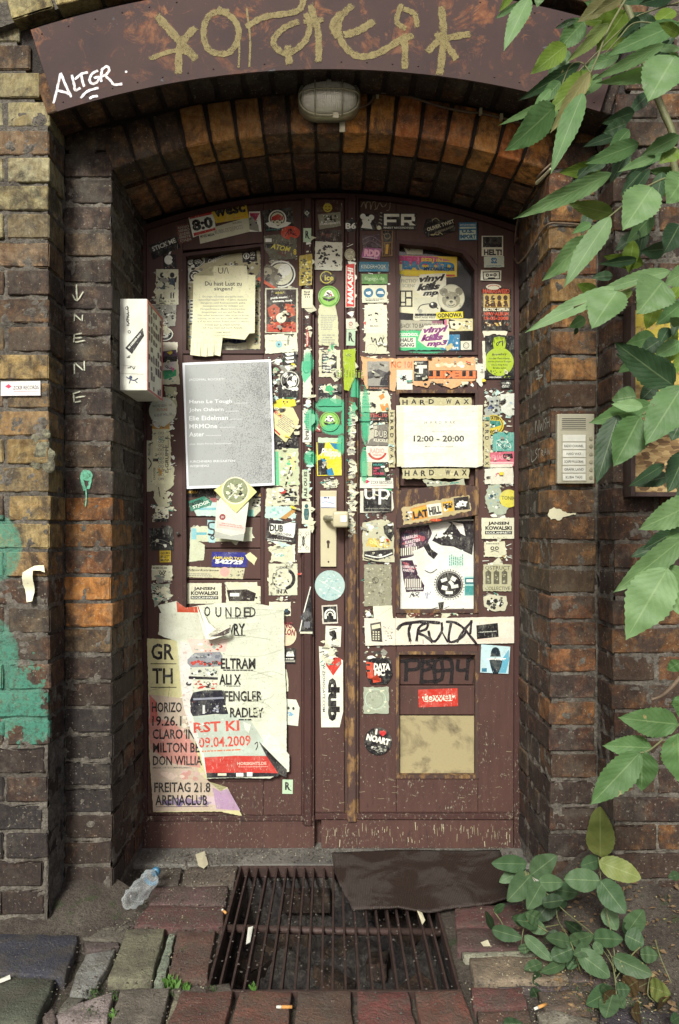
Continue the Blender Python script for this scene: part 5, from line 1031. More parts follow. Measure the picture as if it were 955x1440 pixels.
# middle rail, right leaf
s=N_(6); s.base([(258,0),(275,12),(740,8),(745,40),(742,105),(700,112),(640,140),(560,108),(540,135),(410,112),(405,150),(285,140),(262,90),(268,30)],'D8A878',3); s.blobs(560,20,740,60,18,['E0C89C','w','c'],(6,16)); s.blobs(520,100,640,135,10,['c','d','w'],(4,10)); s.text('NC 10!',432,38,90,28,'C4744A',0,.03); fin(s,'S','long peach-orange torn paper band across the middle rail of the right leaf')
s=N_(6); s.rb(288,24,382,128,'96948C',1); s.poly([(290,70),(330,55),(382,75),(382,92),(330,88),(290,100)],'4C4A4C'); s.poly([(345,100),(382,60),(382,128),(340,125)],'2E2C30'); s.blobs(290,28,380,66,8,['A8A69C','86847C'],(8,18)); fin(s,'S','grey landscape photo sticker on the left of the peach band')
s=N_(6); s.rb(292,128,382,146,'1E1A1C'); s.text('SEASTREAM MEDIAPOOL',337,137,80,7,'C48A6A',0,.02); fin(s,'S','narrow black strip beneath the grey landscape photo')
s=N_(6); s.rb(412,60,478,143,'DFE0D2',0,0); s.blobs(430,78,458,112,9,['k','k'],(4,8)); s.rect(436,88,442,108,'k'); fin(s,'S','white sticker with a small black plug-like figure')
s=N_(6); s.rb(484,22,545,107,'1A181A',0,0); s.rect(490,40,538,54,'E4E2D2'); s.rect(505,54,522,76,'E4E2D2'); s.rect(492,84,510,88,'w'); s.text('TECHNO',505,30,34,7,'w'); fin(s,'S','black square sticker with a white T')
s=N_(6); s.rb(545,62,750,98,'D9693A',0,0); s.rect(546,62,748,98,'201A1A'); s.text('LLEKILL',645,80,196,32,'E27A45',0,.06,0,True); fin(s,'S','black strip with mirrored orange capitals')
s=N_(6); s.base([(742,30),(782,35),(780,95),(768,132),(745,110)],'DCDCCE',2); s.blobs(745,40,778,90,6,['w','a'],(5,9)); fin(s,'S','white peeling scrap at the right end of the orange lettered strip')
s=N_(6); s.base([(258,152),(372,148),(385,172),(388,236),(262,238)],'DADAC2',2)
for i,t in enumerate(('THAIS','IS','NA','CALLE','MISSY')): s.text(t,(284,276,278,286,288)[i],160+i*14,(34,14,18,40,42)[i],9,'k',0,.04)
s.poly([(335,170),(355,158),(362,175),(345,188)],'D98A3A'); s.poly([(340,205),(375,200),(383,228),(350,234)],'D98A3A'); s.blobs(330,190,380,225,6,['E8B878','w'],(3,7)); fin(s,'S','white sticker with black handwriting and an orange leaf shape')
s=N_(6); s.rb(254,240,384,276,'18161A',0,0); s.text('MUTEK.10',316,251,112,16,'B84A44',0,.03); s.lines(262,264,376,272,1,'8A4A44'); fin(s,'S','black strip with red MUTEK.10 lettering')
s=N_(6); s.base([(262,296),(384,286),(386,378),(278,378),(264,345)],'77736A',1); s.poly([(264,298),(290,295),(286,372),(268,340)],'1D1B1D'); s.poly([(290,300),(330,294),(326,340),(300,352),(292,372)],'B8B6A2'); s.text('DUB',346,330,58,36,'2A2626',-6,.02); s.text('DUB',345,329,52,28,'D0CEBA',-6,.0); s.text('KLICKLE',345,356,60,13,'D0CEBA',-4,.04); fin(s,'S','grey tilted photo sticker with outlined DUB letters')
s=N_(6); s.rb(284,380,379,447,'DCD9CC',.8); s.ring(330,395,42,9,'B84238',20,160,44); s.text('RADIO',330,400,60,22,'D9A8A0',0,.03); s.text('TOKYO',330,418,36,7,'B84238',0,.03); fin(s,'S','white sticker with a red curved arc under faded letters')
s=N_(6); s.rb(267,447,312,506,'B9B796',2); s.rect(308,448,368,507,'1A1A1C'); s.text('MUSIC',335,458,44,9,'2F8F84',0,.05); s.rect(345,463,362,470,'w'); s.text('NEW',328,473,26,8,'C2385A',0,.05); s.text('MY',322,484,16,8,'C2385A',0,.05); s.text('HOUSE',336,495,44,9,'C2385A',0,.05); fin(s,'S','small black square sticker with teal and pink words')
s=N_(6); s.base([(258,511),(396,514),(398,557),(257,556)],'DFDFD2'); s.poly([(272,529),(286,521),(300,529),(286,537)],'C8385C'); s.text('ZCKR RECORDS',348,533,92,13,'4A4A4C',-1,.01); s.line([(300,545),(392,547)],1.2,'C8385C',0); fin(s,'S','white ZCKR RECORDS sticker with a pink diamond on the door')
s=N_(6); s.base([(258,568),(392,568),(400,640),(390,655),(258,660)],'D6D2C2',.6); s.rect(272,569,390,655,'1A191B'); s.text('up',330,592,108,66,'ECECE4',0,.0); s.text('underground plattforms',330,642,100,7,'a'); fin(s,'S','black square sticker with big white letters up')
s=N_(8); s.base([(268,105),(345,90),(398,105),(402,270),(330,268),(268,262)],'BDBCA0',2); s.blobs(275,95,345,140,12,['A8C8C4','w','a'],(6,16)); s.poly([(355,120),(390,100),(402,150),(385,180),(360,150)],'1C1A1C'); s.text('RESO',335,190,100,38,'D9B950',-5,.07,.2); s.scrib(285,170,390,215,12,4,'E8D890'); s.poly([(275,225),(395,215),(398,240),(330,262),(275,248)],'2A2626'); s.line([(275,255),(320,268),(360,272)],5,'k'); s.line([(280,240),(340,250),(392,232)],5,'w'); s.blobs(275,120,395,262,24,['w','k','n','c'],(4,11)); fin(s,'S','busy collage sticker with yellow graffiti letters below the up sticker')
s=N_(8); s.rb(275,280,390,455,'8F8E78',2); s.blobs(278,285,388,450,70,['A9A890','7A7864','C4C2A4','5C5A4C'],(3,10),.8); s.ring(322,346,14,3,'5C5A4C'); fin(s,'S','scratched plain grey sticker below the yellow graffiti collage')
s=N_(8); s.base([(312,455),(392,452),(396,505),(316,512)],'DADCC4',1); s.line([(330,500),(390,460)],1.5,'a',0); fin(s,'S','plain white creased scrap just above the TRUTH banner')
s=N_(8); s.base([(275,505),(600,505),(903,498),(906,610),(600,615),(280,620)],'DCD6C6',.8); s.rect(405,505,408,616,'C4B8A8'); s.rect(690,510,900,520,'E4D8C0'); s.rect(690,590,902,606,'E4CDBD'); 
s.poly([(300,528),(345,520),(352,605),(306,602)],'3A3634'); s.poly([(306,535),(340,528),(344,545),(308,552)],'D8D4B8')
for i in range(3):
    for j in range(4): s.rect(311+i*11,560+j*10,317+i*11,566+j*10,'D8D4B8')
s.blobs(350,535,396,605,30,['5C584C','a','w'],(2,6))
for pts,w in (([(415,552),(440,530),(520,520),(590,525)],10),([(470,530),(462,560),(468,600)],9),([(495,600),(505,545),(540,525),(535,550),(500,565),(530,580),(560,605)],8),([(545,560),(555,595),(575,600),(600,560),(600,525)],8),([(600,560),(625,605)],5),([(640,522),(630,600),(670,595),(700,560),(660,525),(620,520)],8),([(665,605),(690,560),(725,520)],8),([(700,555),(745,612)],8),([(725,515),(720,570)],7)): s.line(pts,w*1.35,'1E1620')
for x in (470,522,560,630): s.line([(x,595),(x,612)],2.5,'2A1F2A',0)
s.poly([(745,535),(835,525),(839,583),(748,593)],'18161A'); s.text('- tinylittlelabels.com',792,562,78,6,'w',4,.02); fin(s,'M','long white banner across the right leaf with black scrawled TRUTH','banner',warp=lambda x,y: wob(x,y,.0012),grid=10)
s=N_(22); s.base([(285,80),(330,75),(385,78),(394,150),(370,185),(300,184),(284,150)],'17151A',2); s.poly([(282,90),(312,95),(312,180),(345,175),(345,160),(290,160)],'C8492F'); s.rect(284,100,300,108,'k'); s.rect(284,125,300,133,'k'); s.text('DATA',350,112,70,28,'ECE8DC',-2,.06); s.text('MC',340,137,44,26,'ECE8DC',-2,.06); fin(s,'S','black and orange sticker reading DATA MC')
s=N_(22); s.rb(272,197,378,308,'9FA894',2.5); s.ring(322,248,44,3,'B8CDB8'); s.ring(318,250,36,2,'8C9684'); s.blobs(278,200,374,304,18,['AEB8A4','8C9684','c'],(4,10)); fin(s,'S','blank pale green-grey square sticker with a faint ring')
s=N_(22); s.disc(333,425,58,'1B191D',58,34); s.text('I',326,385,8,24,'ECE8DC',-8,.05); s.poly([(352,405),(338,390),(340,379),(350,382),(358,378),(368,386),(366,394)],'C2282C'); s.text('NOART',334,418,100,28,'ECE8DC',-14,.06); s.blobs(300,440,372,475,24,['a','C8C8C0','n'],(3,8)); fin(s,'S','round black badge reading I heart NOART')
# right stile lower
s=N_(6); s.rb(848,104,898,138,'1D1A1C',1); s.text('UNUSUAL',872,116,40,8,'a',0,.03); s.lines(852,122,892,134,2,'w'); fin(s,'S','tiny black label under the green grenade sticker')
s=N_(6); s.base([(790,175),(840,170),(846,248),(782,256),(776,230),(800,205)],'A9B0A8',4); s.blobs(785,180,842,248,26,['5A6890','w','2E3A50','k'],(4,10)); fin(s,'S','torn bluish face sticker on the right stile')
s=N_(6); s.base([(846,162),(908,158),(910,248),(884,255),(850,235)],'D6DCD0',1); s.blobs(850,180,905,240,8,['A8BCC8','w'],(4,10)); fin(s,'S','white smudged sticker beside the torn bluish face')
s=N_(6); s.disc(818,290,44,'D2BC2E',42,30); s.ring(818,290,38,3,'k'); s.text('WATER',818,263,50,14,'k',-4,.04); s.text('WHEEL',818,318,46,12,'k',6,.04); s.poly([(786,290),(805,272),(845,275),(850,292),(820,302),(795,305)],'2E7F74'); s.blobs(785,270,850,305,14,['k','w','3E9888'],(4,8)); fin(s,'S','round yellow sticker with a teal fish and black rim words')
s=N_(6); s.rb(815,322,905,402,'5FA79C',1.5); 
for i in range(6): s.scrib(818,345,902,400,7,2.5,['w','9CC8BC','2E6E68'][i%3])
fin(s,'S','teal sticker with fine white scribbles on the right stile')
s=N_(6); s.base([(776,408),(905,402),(903,464),(776,458)],'C86276'); s.rect(790,446,902,453,'E6B8BC'); s.text('FRIAS',835,428,52,20,'D9909C',2,.04); s.text('crea',878,422,42,22,'k',2,.05); s.poly([(776,455),(900,455),(896,468),(780,470)],'DAD8C8'); fin(s,'S','pink strip sticker ending in black letters crea')
s=N_(6); s.base([(780,475),(898,470),(902,538),(782,540)],'D9D6C6',2); s.scrib(815,490,875,515,9,3,'B8707A'); fin(s,'S','white sticker with a faint pink drawing')
s=N_(6); s.base([(795,545),(840,535),(852,575),(845,620),(882,640),(860,668),(800,660),(782,600)],'A9B4A0',5); s.blobs(790,545,850,650,24,['w','8CB4C4','n','2E4A5A'],(4,10)); fin(s,'S','shredded blue-grey sticker left of the yellow disc')
s=N_(6); s.disc(882,600,40,'D4CB52',38,30); s.text('TONIKI',882,598,62,16,'7A7A3C',-3,.04); fin(s,'S','round yellow disc with faded lettering at the door edge')
jansen(8,768,84,910,172,'S','white JANSEN KOWALSKI sticker on the right stile')
s=N_(8); s.base([(778,186),(865,182),(872,238),(845,250),(782,246)],'D2D0B4',2); s.ring(813,212,8,4,'k'); s.ring(832,212,8,4,'k'); s.line([(806,228),(822,222),(840,228)],3,'k'); s.lines(784,190,862,196,1,'k'); s.blobs(840,235,878,262,5,['c','A89060'],(4,9)); fin(s,'S','cream torn sticker with a goggle-eyed face under JANSEN KOWALSKI on the right')
s=N_(8); s.rb(774,280,893,392,'B0AE8E',2); s.text('OSTRUCT',835,294,104,16,'4A483C',0,.01); s.text('COLLECTIVE',835,380,104,15,'4A483C',0,.01)
for i in range(3): s.rect(784+i*34,312,808+i*34,362,'5C5A4A'); s.poly([(784+i*34,312),(796+i*34,302),(808+i*34,312)],'5C5A4A'); s.blobs(786+i*34,316,806+i*34,360,5,['B0AE8E','8A886E'],(3,7))
fin(s,'S','weathered grey-green sticker with three towers and block capitals')
s=N_(8); s.base([(775,415),(800,406),(870,412),(877,440),(865,474),(815,476),(780,458)],'C4C2AA',2); s.blobs(780,410,873,474,26,['k','k','k','w'],(5,14)); fin(s,'S','black and white blotched sticker above the right end of the TRUTH banner')
s=N_(22); s.base([(766,18),(888,28),(880,142),(762,136)],'B8D4DA'); s.poly([(840,100),(882,40),(884,80),(870,138),(840,138)],'5FA6C0'); s.disc(826,48,17,'1C2A34',18); s.poly([(808,45),(844,45),(848,70),(804,70)],'1C2A34'); s.poly([(800,85),(826,74),(855,88),(850,112),(838,140),(815,140),(806,112)],'1C2A34'); s.poly([(790,78),(870,76),(870,80),(790,83)],'w'); s.text('mist',845,80,40,9,'w'); s.rect(768,118,790,134,'2F6E88'); fin(s,'S','pale blue sticker with a dark helmeted figure at the right end below the TRUTH banner')
s=N_(22); s.rb(503,205,668,280,'BE3428',0,2); s.text('tower',588,240,140,36,'E8DCC8',2,.09); s.text('tower',588,240,136,30,'BE3428',2,.0); s.build('sticker',YPN-.0068,'red sticker with outlined white word tower on the lower panel','sticker')
s=Sheet(22,seed=92)
for pts in ([(452,95),(450,170)],[(430,90),(500,85),(500,120),(460,125)],[(520,80),(515,180)],[(520,95),(565,85)],[(520,130),(560,115),(540,100)],[(525,175),(600,165),(600,90)],[(575,180),(572,90),(640,85),(640,180)],[(575,130),(640,125)],[(670,85),(668,125),(700,125)],[(712,80),(705,165)],[(712,85),(742,80),(738,178)]): s.line(pts,16,'0E0A0E',3)
s.build('graffiti',YPN-.0008,'thick black marker tag on the plank below the TRUTH banner','graffiti',mat='paint',curl=False)
# panel 2: tape and paper
def tape(z,cx,cy,w,h,lab,ang=0,lv='M'):
    s=N_(z); s.rb(cx-w/2,cy-h/2,cx+w/2,cy+h/2,'BAB48C',2.5,ang)
    s.blobs(cx-w*.45 if not ang else cx-h*.4,cy-h*.4 if not ang else cy-w*.45,cx+w*.45 if not ang else cx+h*.4,cy+h*.4 if not ang else cy+w*.45,16,['C9C49C','A39D78'],(4,9))
    for i,t in enumerate('HARD WAX'):
        if t==' ': continue
        d=(i-3.5)/8*w*.98; a=radians(ang); s.text(t,cx+d*cos(a),cy-d*sin(a)-((i%2)*3 if not ang else 0),w*.075,h*.55,'k',ang,.03)
    fin(s,lv,lab)
tape(6,575,196,300,38,'wrinkled packing tape printed HARD WAX above the opening-hours paper')
tape(6,575,494,280,44,'wrinkled packing tape printed HARD WAX below the opening-hours paper')
tape(6,391,350,240,26,'vertical packing tape printed HARD WAX left of the opening-hours paper',-90)
tape(6,790,360,215,28,'vertical packing tape printed HARD WAX right of the opening-hours paper',-90)
s=N_(6); s.base([(410,210),(600,211),(771,209),(772,462),(745,470),(600,466),(432,470),(412,420)],'E0E2D4',.5); s.rect(412,212,440,466,'DAD8BE'); s.rect(752,212,771,462,'DAD8BE')
for t,x in zip('HARDWAX',(533,555,576,594,618,637,650)): s.text(t,x,281,10,12,'6E6A5C',0,.0)
s.text('Doors open:',588,320,56,8,'8C887A'); s.text('12:00 - 20:00',588,349,212,26,'2A2A2C',0,.025); s.text('Mon - Sat / Sun closed',588,382,116,7,'8C887A'); 
s.build('opening_hours_notice',YS-.0125,'white landscape paper with the opening hours 12:00 - 20:00','notice',warp=lambda x,y: .0025*(1+noise.noise(Vector((x*.04,y*.05,3))))+.004*max(0,noise.noise(Vector((x*.02,y*.07,8)))),grid=5)
s=N_(6); s.base([(520,520),(640,530),(695,515),(700,545),(540,548)],'A9AC96',3); s.blobs(530,525,695,545,18,['w','t','n','k'],(4,8)); fin(s,'M','frayed grey paper remains under the lower HARD WAX tape')
# slanted board sheet
s=N_(6); s.base([(432,640),(560,610),(715,585),(722,650),(600,680),(440,712)],'B8A87C',4); s.base([(470,640),(540,625),(545,680),(475,692)],'C98A30',1); s.poly([(480,645),(535,632),(530,650),(485,665)],'C9A93A'); s.text('LAT',512,665,64,32,'k',10,.05); s.rect(540,622,600,672,'E2E0D0',8); s.text('HILL',572,650,52,34,'k',10,.06); s.rect(602,612,648,655,'D9A82E',8); s.text('RON',625,625,40,14,'k',8,.04); s.blobs(605,615,648,660,12,['k','w'],(4,10)); s.poly([(650,598),(712,590),(720,645),(655,650)],'2A2424'); s.blobs(655,600,712,645,16,['w','w','k'],(6,14)); s.blobs(440,645,480,700,16,['w','k','n'],(4,10)); s.disc(575,690,24,'C4532E',6)
s.build('collage',YS-.0112,'collage of torn stickers with LAT HILL letters along the slanted board','collage')
# panel 3: torn posters behind glass
s=N_(8); s.base([(422,100),(745,90),(748,470),(425,474)],'DEE0D8'); fin(s,'G','large white poster filling the lower right window','poster')
s=N_(8); s.base([(422,130),(545,112),(560,150),(540,195),(480,245),(425,258)],'3A2438',2); s.blobs(425,125,540,250,22,['6E3E5C','26263E','A0505C'],(8,22)); s.text('U.BERLIN',468,165,62,13,'D8C8CC',12,.04); s.text('KARSTEN',478,182,62,13,'D8C8CC',12,.04); s.text('PLEITE',470,200,44,12,'D8C8CC',12,.04)
for i in range(8): s.rect(428+i*9,212-i*1.2,433+i*9,244-i*1.2,'E4E2D2')
fin(s,'G','upper purple city poster fragment behind the lower right window','flyer')
s=N_(8); s.base([(430,262),(478,262),(505,330),(528,368),(525,392),(450,396),(438,330)],'3A2438',1); s.blobs(432,265,500,330,14,['6E3E5C','26263E','A0505C'],(6,16)); s.text('U.BERLIN',460,290,48,11,'D8C8CC',-6,.04); s.text('KARSTEN',462,305,46,11,'D8C8CC',-6,.04)
for i in range(9): s.rect(446+i*8,340,450+i*8,376,'E4E2D2')
s.text('GELBFIEBER',488,382,70,8,'w'); fin(s,'G','lower purple city poster fragment with a white skyline','flyer')
s=N_(8); s.poly([(560,180),(580,150),(600,160),(640,110),(625,100),(742,95),(738,150),(728,240),(650,205),(600,200)],'251F26'); s.blobs(570,140,650,180,12,['w','251F26'],(5,12)); s.poly([(640,100),(690,110),(700,160),(680,150),(660,120)],'E2E0D6'); s.poly([(522,200),(545,190),(556,215),(585,235),(568,258),(545,240)],'1F1A20'); fin(s,'G','black torn silhouette across the top of the lower right window','poster')
s=N_(8); s.base([(630,225),(690,218),(692,298),(632,298)],'CBE0D4',0); s.lines(636,230,686,292,8,'3E8E80',90); fin(s,'G','pale green strip with vertical green script')
s=N_(8); s.rb(695,330,742,412,'9CCBC8',0); s.rect(698,336,738,362,'2E6E78'); s.rect(704,342,732,354,'w'); s.rect(698,370,738,408,'3E8E8C'); fin(s,'G','teal sticker beside the round seal')
s=N_(8); s.disc(632,365,66,'E2E3D8',66,34); s.ring(632,365,57,4,'k',0,360,None,40); s.disc(632,365,52,'201C20')
for (x,y,w,h,a_) in ((610,345,26,14,20),(650,340,22,18,-30),(655,372,30,14,10),(612,378,24,18,-15),(632,398,30,12,0),(640,358,14,22,40)): s.rect(x-w/2,y-h/2,x+w/2,y+h/2,'E2E3D8',a_)
for k in range(34):
    a=2*pi*k/34; s.text('ARTEMISWORTSCHULLMEISTERKUENSTLER.'[k%33],632+62*cos(a),365+62*sin(a),5.5,7,'k',-90-k*360/34,.03)
fin(s,'G','round black and white seal ringed with tiny lettering')
s=N_(8); s.scrib(450,395,520,420,9,3,'k'); s.scrib(520,390,560,425,7,2,'v'); s.poly([(585,440),(610,436),(606,468),(590,468)],'k'); s.line([(530,305),(555,315),(580,300)],4,'k'); s.line([(552,468),(585,460)],3,'k'); fin(s,'G','loose black and blue pen strokes near the foot of the white poster')
s=N_(8); s.base([(478,225),(525,205),(530,300),(510,330),(498,325),(505,290)],'D9DACE',1); fin(s,'G','curled white paper tongue between the purple fragments')
# ---------- the big posters, left leaf
def wg(x,y): return .006*max(0,1-hypot(x-382,y-510)/40)+.005*max(0,1-hypot(x-262,y-690)/35)+.0012*abs(noise.noise(Vector((x*.06,y*.03,8))))+.004*(.5+.5*noise.noise(Vector((x*.012,y*.010,2))))+.0015*noise.noise(Vector((x*.05,y*.02,5)))
s=N_(5); s.base([(330,104),(540,95),(755,89),(762,300),(768,420),(772,690),(560,700),(352,708),(345,500),(338,300)],'E6EAEE'); s.poly([(342,114),(540,105),(745,100),(752,300),(758,420),(762,680),(560,688),(360,695),(353,500),(347,300)],'A4A8A6')
s.text('JACOMAL ROCKET!',445,185,170,14,'D8DCDC',1,.0); 
for t,w_,y in (('Mano Le Tough',205,291),('John Osborn',165,330),('Elie Eidelman',186,368),('MRMOne',135,407),('Aster',72,446)): s.text(t,362+w_/2,y,w_,22,'DCE0E0',1,.012); s.lines(362+w_+8,y+2,362+w_+96,y+8,1,'C8CCCC',1)
s.text('plus: Stunt Force Distorsionen',465,492,200,11,'D0D4D4',1); s.text('KIRCHNERS IRRGARTEN',475,575,215,11,'D8DCDC',1); s.text('INTERVIEWZ',413,598,92,11,'D8DCDC',1)
s.build('poster',YS-.0128,'large grey photocopied event poster listing Mano Le Tough','poster',mat='grey',warp=lambda x,y: wg(x,y)+.006*max(0,(x-372)/12)*(1 if 585<y<620 else .2),grid=8)
# GR TH poster
def w1(x,y): return .0018*abs(noise.noise(Vector((x*.05,y*.06,3))))+ .0025*(.6+noise.noise(Vector((x*.03,y*.02,11))))
s=N_(21); s.base([(62,212),(215,220),(232,215),(290,520),(365,760),(372,935),(395,985),(440,1005),(478,980),(555,1130),(440,1105),(95,1108),(75,800),(68,400)],'C9C494',1.5)
s.poly([(68,500),(240,520),(300,700),(330,900),(360,930),(440,1000),(520,1100),(95,1104),(80,800)],'BFAE9C'); s.poly([(70,620),(200,640),(310,760),(340,880),(200,860),(80,780)],'C48A80'); s.poly([(75,500),(110,540),(120,640),(80,650)],'C46A62')
s.blobs(85,880,380,960,16,['C8A8A4','D4C0B0','C09088'],(14,34)); s.blobs(95,1010,520,1100,26,['8C7A96','A890A4','C4B0B4','76688A'],(16,40)); s.poly([(400,980),(440,1002),(478,985),(545,1100),(420,1090)],'A98CA8'); s.line([(180,460),(170,520)],2,'8C8468',3); s.line([(75,480),(180,460)],2,'8C8468',0)
s.blobs(230,240,300,700,16,['D9D4C4','C9C4B0'],(8,22))
s.text('GR',143,280,118,84,'1E1A1E',0,.022); s.line([(82,342),(214,342)],4,'1E1A1E',0); s.text('TH',143,405,106,80,'1E1A1E',0,.022); s.line([(82,464),(214,464)],4,'1E1A1E',0)
s.text('HORIZO',165,567,155,52,'1E1A1E',0,.022); s.text('19.26.1',165,637,152,52,'1E1A1E',0,.022); s.text('CLARO IN',200,705,216,52,'1E1A1E',0,.022); s.text('MILTON BE',214,775,240,52,'1E1A1E',0,.022); s.text('DON WILLIA',220,842,254,50,'1E1A1E',0,.022); s.text('(MEDIA / ARTISTS MANAGEMENT)',192,880,200,12,'4A444A')
s.text('FREITAG 21.8',245,980,290,52,'1E1A1E',0,.022); s.text('ARENACLUB',240,1046,268,54,'1E1A1E',0,.022); s.line([(110,1080),(380,1078)],3,'4A3A4A',0)
s.build('poster',YS-.0085,'torn poster in beige and pink with FREITAG and ARENACLUB in condensed black capitals','poster',warp=w1,grid=10)
# FOUNDED poster
def w2(x,y):
    v=.0022*abs(noise.noise(Vector((x*.045,y*.06,31))))+.004*(.8+noise.noise(Vector((x*.022,y*.02,17))))+.002*noise.noise(Vector((x*.07,y*.03,4)))
    v+=.018*max(0,(1085-y)/240-.82)**1.0*(1 if y<900 else 0)      # curled top
    if y>1010: v+=.00010*(y-1010)
    return v
s=N_(21)
s.base([(118,40),(215,18),(260,55),(330,40),(480,25),(620,30),(690,42),(770,60),(772,300),(783,560),(783,790),(798,810),(797,895),(740,905),(700,930),(520,925),(375,930),(345,820),(300,700),(290,610),(255,560),(235,430),(225,300),(215,225),(150,205),(120,190),(148,100)],'D0D5C2',1.2)
s.poly([(215,20),(262,52),(335,45),(338,78),(220,76)],'B5492E')
s.poly([(128,80),(330,85),(360,150),(375,205),(215,222),(150,200),(125,185)],'CDD0BE')
s.poly([(232,225),(290,240),(300,420),(290,600),(330,720),(370,850),(375,925),(345,810),(290,690),(250,560),(235,430)],'DCD8D2')
s.poly([(270,215),(480,212),(470,280),(300,285)],'D8C4B8'); s.blobs(310,220,475,285,22,['C0392E','w','9AAAA0','C8C8B8'],(5,16))
s.poly([(272,320),(310,285),(440,280),(452,300),(450,355),(290,360),(272,340)],'8C9096'); s.blobs(280,285,450,325,12,['6E727C','A9ADB0','4A4A54'],(8,20)); s.blobs(280,318,450,360,22,['C0392E','C0392E','26242C'],(7,17))
s.poly([(285,360),(440,360),(425,412),(290,412)],'C9CDBE'); s.blobs(288,362,428,412,26,['26242C','w','9AAAA0','k','8C9096'],(4,13)); s.poly([(275,405),(430,412),(428,424),(280,420)],'1E1C22')
s.blobs(300,425,430,485,30,['C0392E','E0D8C8','C0392E','d'],(6,16)); s.poly([(300,490),(360,478),(458,478),(465,520),(470,560),(485,605),(420,600),(300,612),(288,590),(285,530)],'22222E'); s.poly([(300,520),(460,512),(462,522),(302,530)],'8C90A0'); s.rect(350,555,362,600,'D0D4D4'); s.blobs(395,550,450,600,10,['8C90A0','B8BCC0'],(4,12)); s.disc(278,445,14,'1E1C22',10)
s.poly([(300,612),(490,600),(600,640),(680,760),(700,812),(360,820),(330,720)],'B4C0B4'); s.text('RST KI',422,665,236,54,'C4493C',3,.03); s.text('09.04.2009',465,742,268,54,'C4493C',3,.02); s.lines(345,778,600,792,1,'C4704C',3)
s.poly([(360,822),(520,812),(680,815),(745,905),(560,900),(372,905)],'BE3E36'); s.text('HORSIGHTS.DE',605,852,150,16,'E0B8A8',0,.03); s.lines(530,865,690,872,1,'E0A898'); s.poly([(372,900),(560,898),(745,903),(740,918),(560,922),(375,925)],'26242A'); s.rect(525,900,562,918,'w'); s.rect(580,896,608,918,'w'); s.rect(430,902,475,914,'c')
s.poly([(655,760),(690,690),(740,740),(797,812),(797,893),(720,830)],'D4DACC'); s.poly([(640,740),(700,830),(785,885),(783,925),(742,905),(680,815)],'3A3838'); s.line([(620,755),(632,745),(634,765),(625,785)],5,'k')
s.blobs(232,215,300,700,26,['DCD8D2','E8E6DE','C4C0B8','D8B8B0'],(5,15),.8); s.blobs(285,225,470,600,46,['E2E0D8','9AAAA0','26242C','C8C8B8','8C9096','C0392E'],(2.5,8),.8); s.blobs(440,470,640,640,18,['DADCCB','C8CCB8'],(4,12),.8); s.blobs(300,640,420,820,16,['DCD8D2','B4C0B4','C8B0A8'],(4,13),.8)
for k in range(9):
    y=s.rr.uniform(60,700); s.line([(s.rr.uniform(470,560),y),(s.rr.uniform(600,680),y+s.rr.uniform(-30,30)),(s.rr.uniform(700,775),y+s.rr.uniform(-50,50))],s.rr.uniform(.6,1.5),s.rr.choice(['B4B8A2','E6E9DC','AEB29A']),4)
for t,x in zip('OUNDED',(375,432,484,534,578,608)): s.text(t,x,74 if t!='O' else 70,30,50,'1E1C20',0,.005)
s.text('RY',540,162,58,58,'1E1C20',0,.02); s.text('V',500,165,20,50,'1E1C20'); s.lines(455,100,625,107,1,'4A484A'); s.line([(515,194),(570,194)],3,'1E1C20',0)
s.text('ELTRAM',533,340,178,54,'1E1C20',0,.02); s.lines(450,368,620,378,1,'4A484A'); s.text('ALI X',492,422,112,54,'1E1C20',0,.02); s.text('FENGLER',560,508,196,54,'1E1C20',0,.02); s.text('RADLEY',578,592,172,50,'1E1C20',0,.02); s.lines(535,622,615,634,1,'1E1C20'); s.lines(470,452,545,458,1,'4A484A')
s.blobs(600,480,670,620,14,['C8CDB4','BEC4AC'],(5,13)); s.poly([(560,640),(600,655),(590,700),(570,680)],'D8DCCE'); s.line([(400,230),(560,200),(700,215)],1.2,'A8AE98',4); s.line([(600,400),(700,380),(770,400)],1.2,'A8AE98',4)
s.build('poster',YS-.0125,'large cream poster torn open in the middle, OUNDED at its curled top','poster',warp=w2,grid=6)
s=N_(21); s.base([(322,42),(340,85),(375,180),(395,205),(440,175),(500,145),(495,165),(470,190),(400,212),(372,212),(340,120),(325,60)],'E0DFCC',.5); s.poly([(395,196),(440,178),(498,148),(492,178),(462,192),(420,198)],'3A2E2A'); s.poly([(330,44),(348,60),(385,130),(420,160),(380,190)],'E6E5D2')
s.build('paper_curl',YS-.030,'white curled tongue of paper peeling from the torn cream poster','paper scrap',warp=lambda x,y: .008+.0006*(y-850)*(.5+.01*(x-290)),grid=5)

# bits of tape, torn corners and label fragments stuck over the others: nobody could count them
def overlay(lv, areas, parent, seed):
    s=Sheet(0,seed=seed)
    for (x0,y0,x1,y1,n) in areas:
        for _ in range(n):
            x,y=s.rr.uniform(x0,x1),s.rr.uniform(y0,y1); w_,h_=s.rr.uniform(2,8),s.rr.uniform(1.5,6); c=s.rr.choice(['w','c','s','s','c','n','k','l','t','d','y','r'] if s.rr.random()<.6 else ['w','c','s'])
            a=s.rr.uniform(-.5,.5); s.poly([(x+u*w_*cos(a)-v*h_*sin(a)+s.rr.uniform(-1.2,1.2),y+u*w_*sin(a)+v*h_*cos(a)+s.rr.uniform(-1.2,1.2)) for u,v in ((-.5,-.5),(0,-.5),(.5,-.4),(.5,.2),(.4,.5),(-.1,.5),(-.5,.4))],c)
            if s.rr.random()<.5 and c in 'wcsl': s.lines(x-w_*.4,y-h_*.3,x+w_*.4,y+h_*.3,2,'d')
    return s.build('paper_fragment',LV[lv]-.013 if lv=='S' else LV[lv]-.004,parent=parent,kind='stuff',curl=False,dl=.000004)
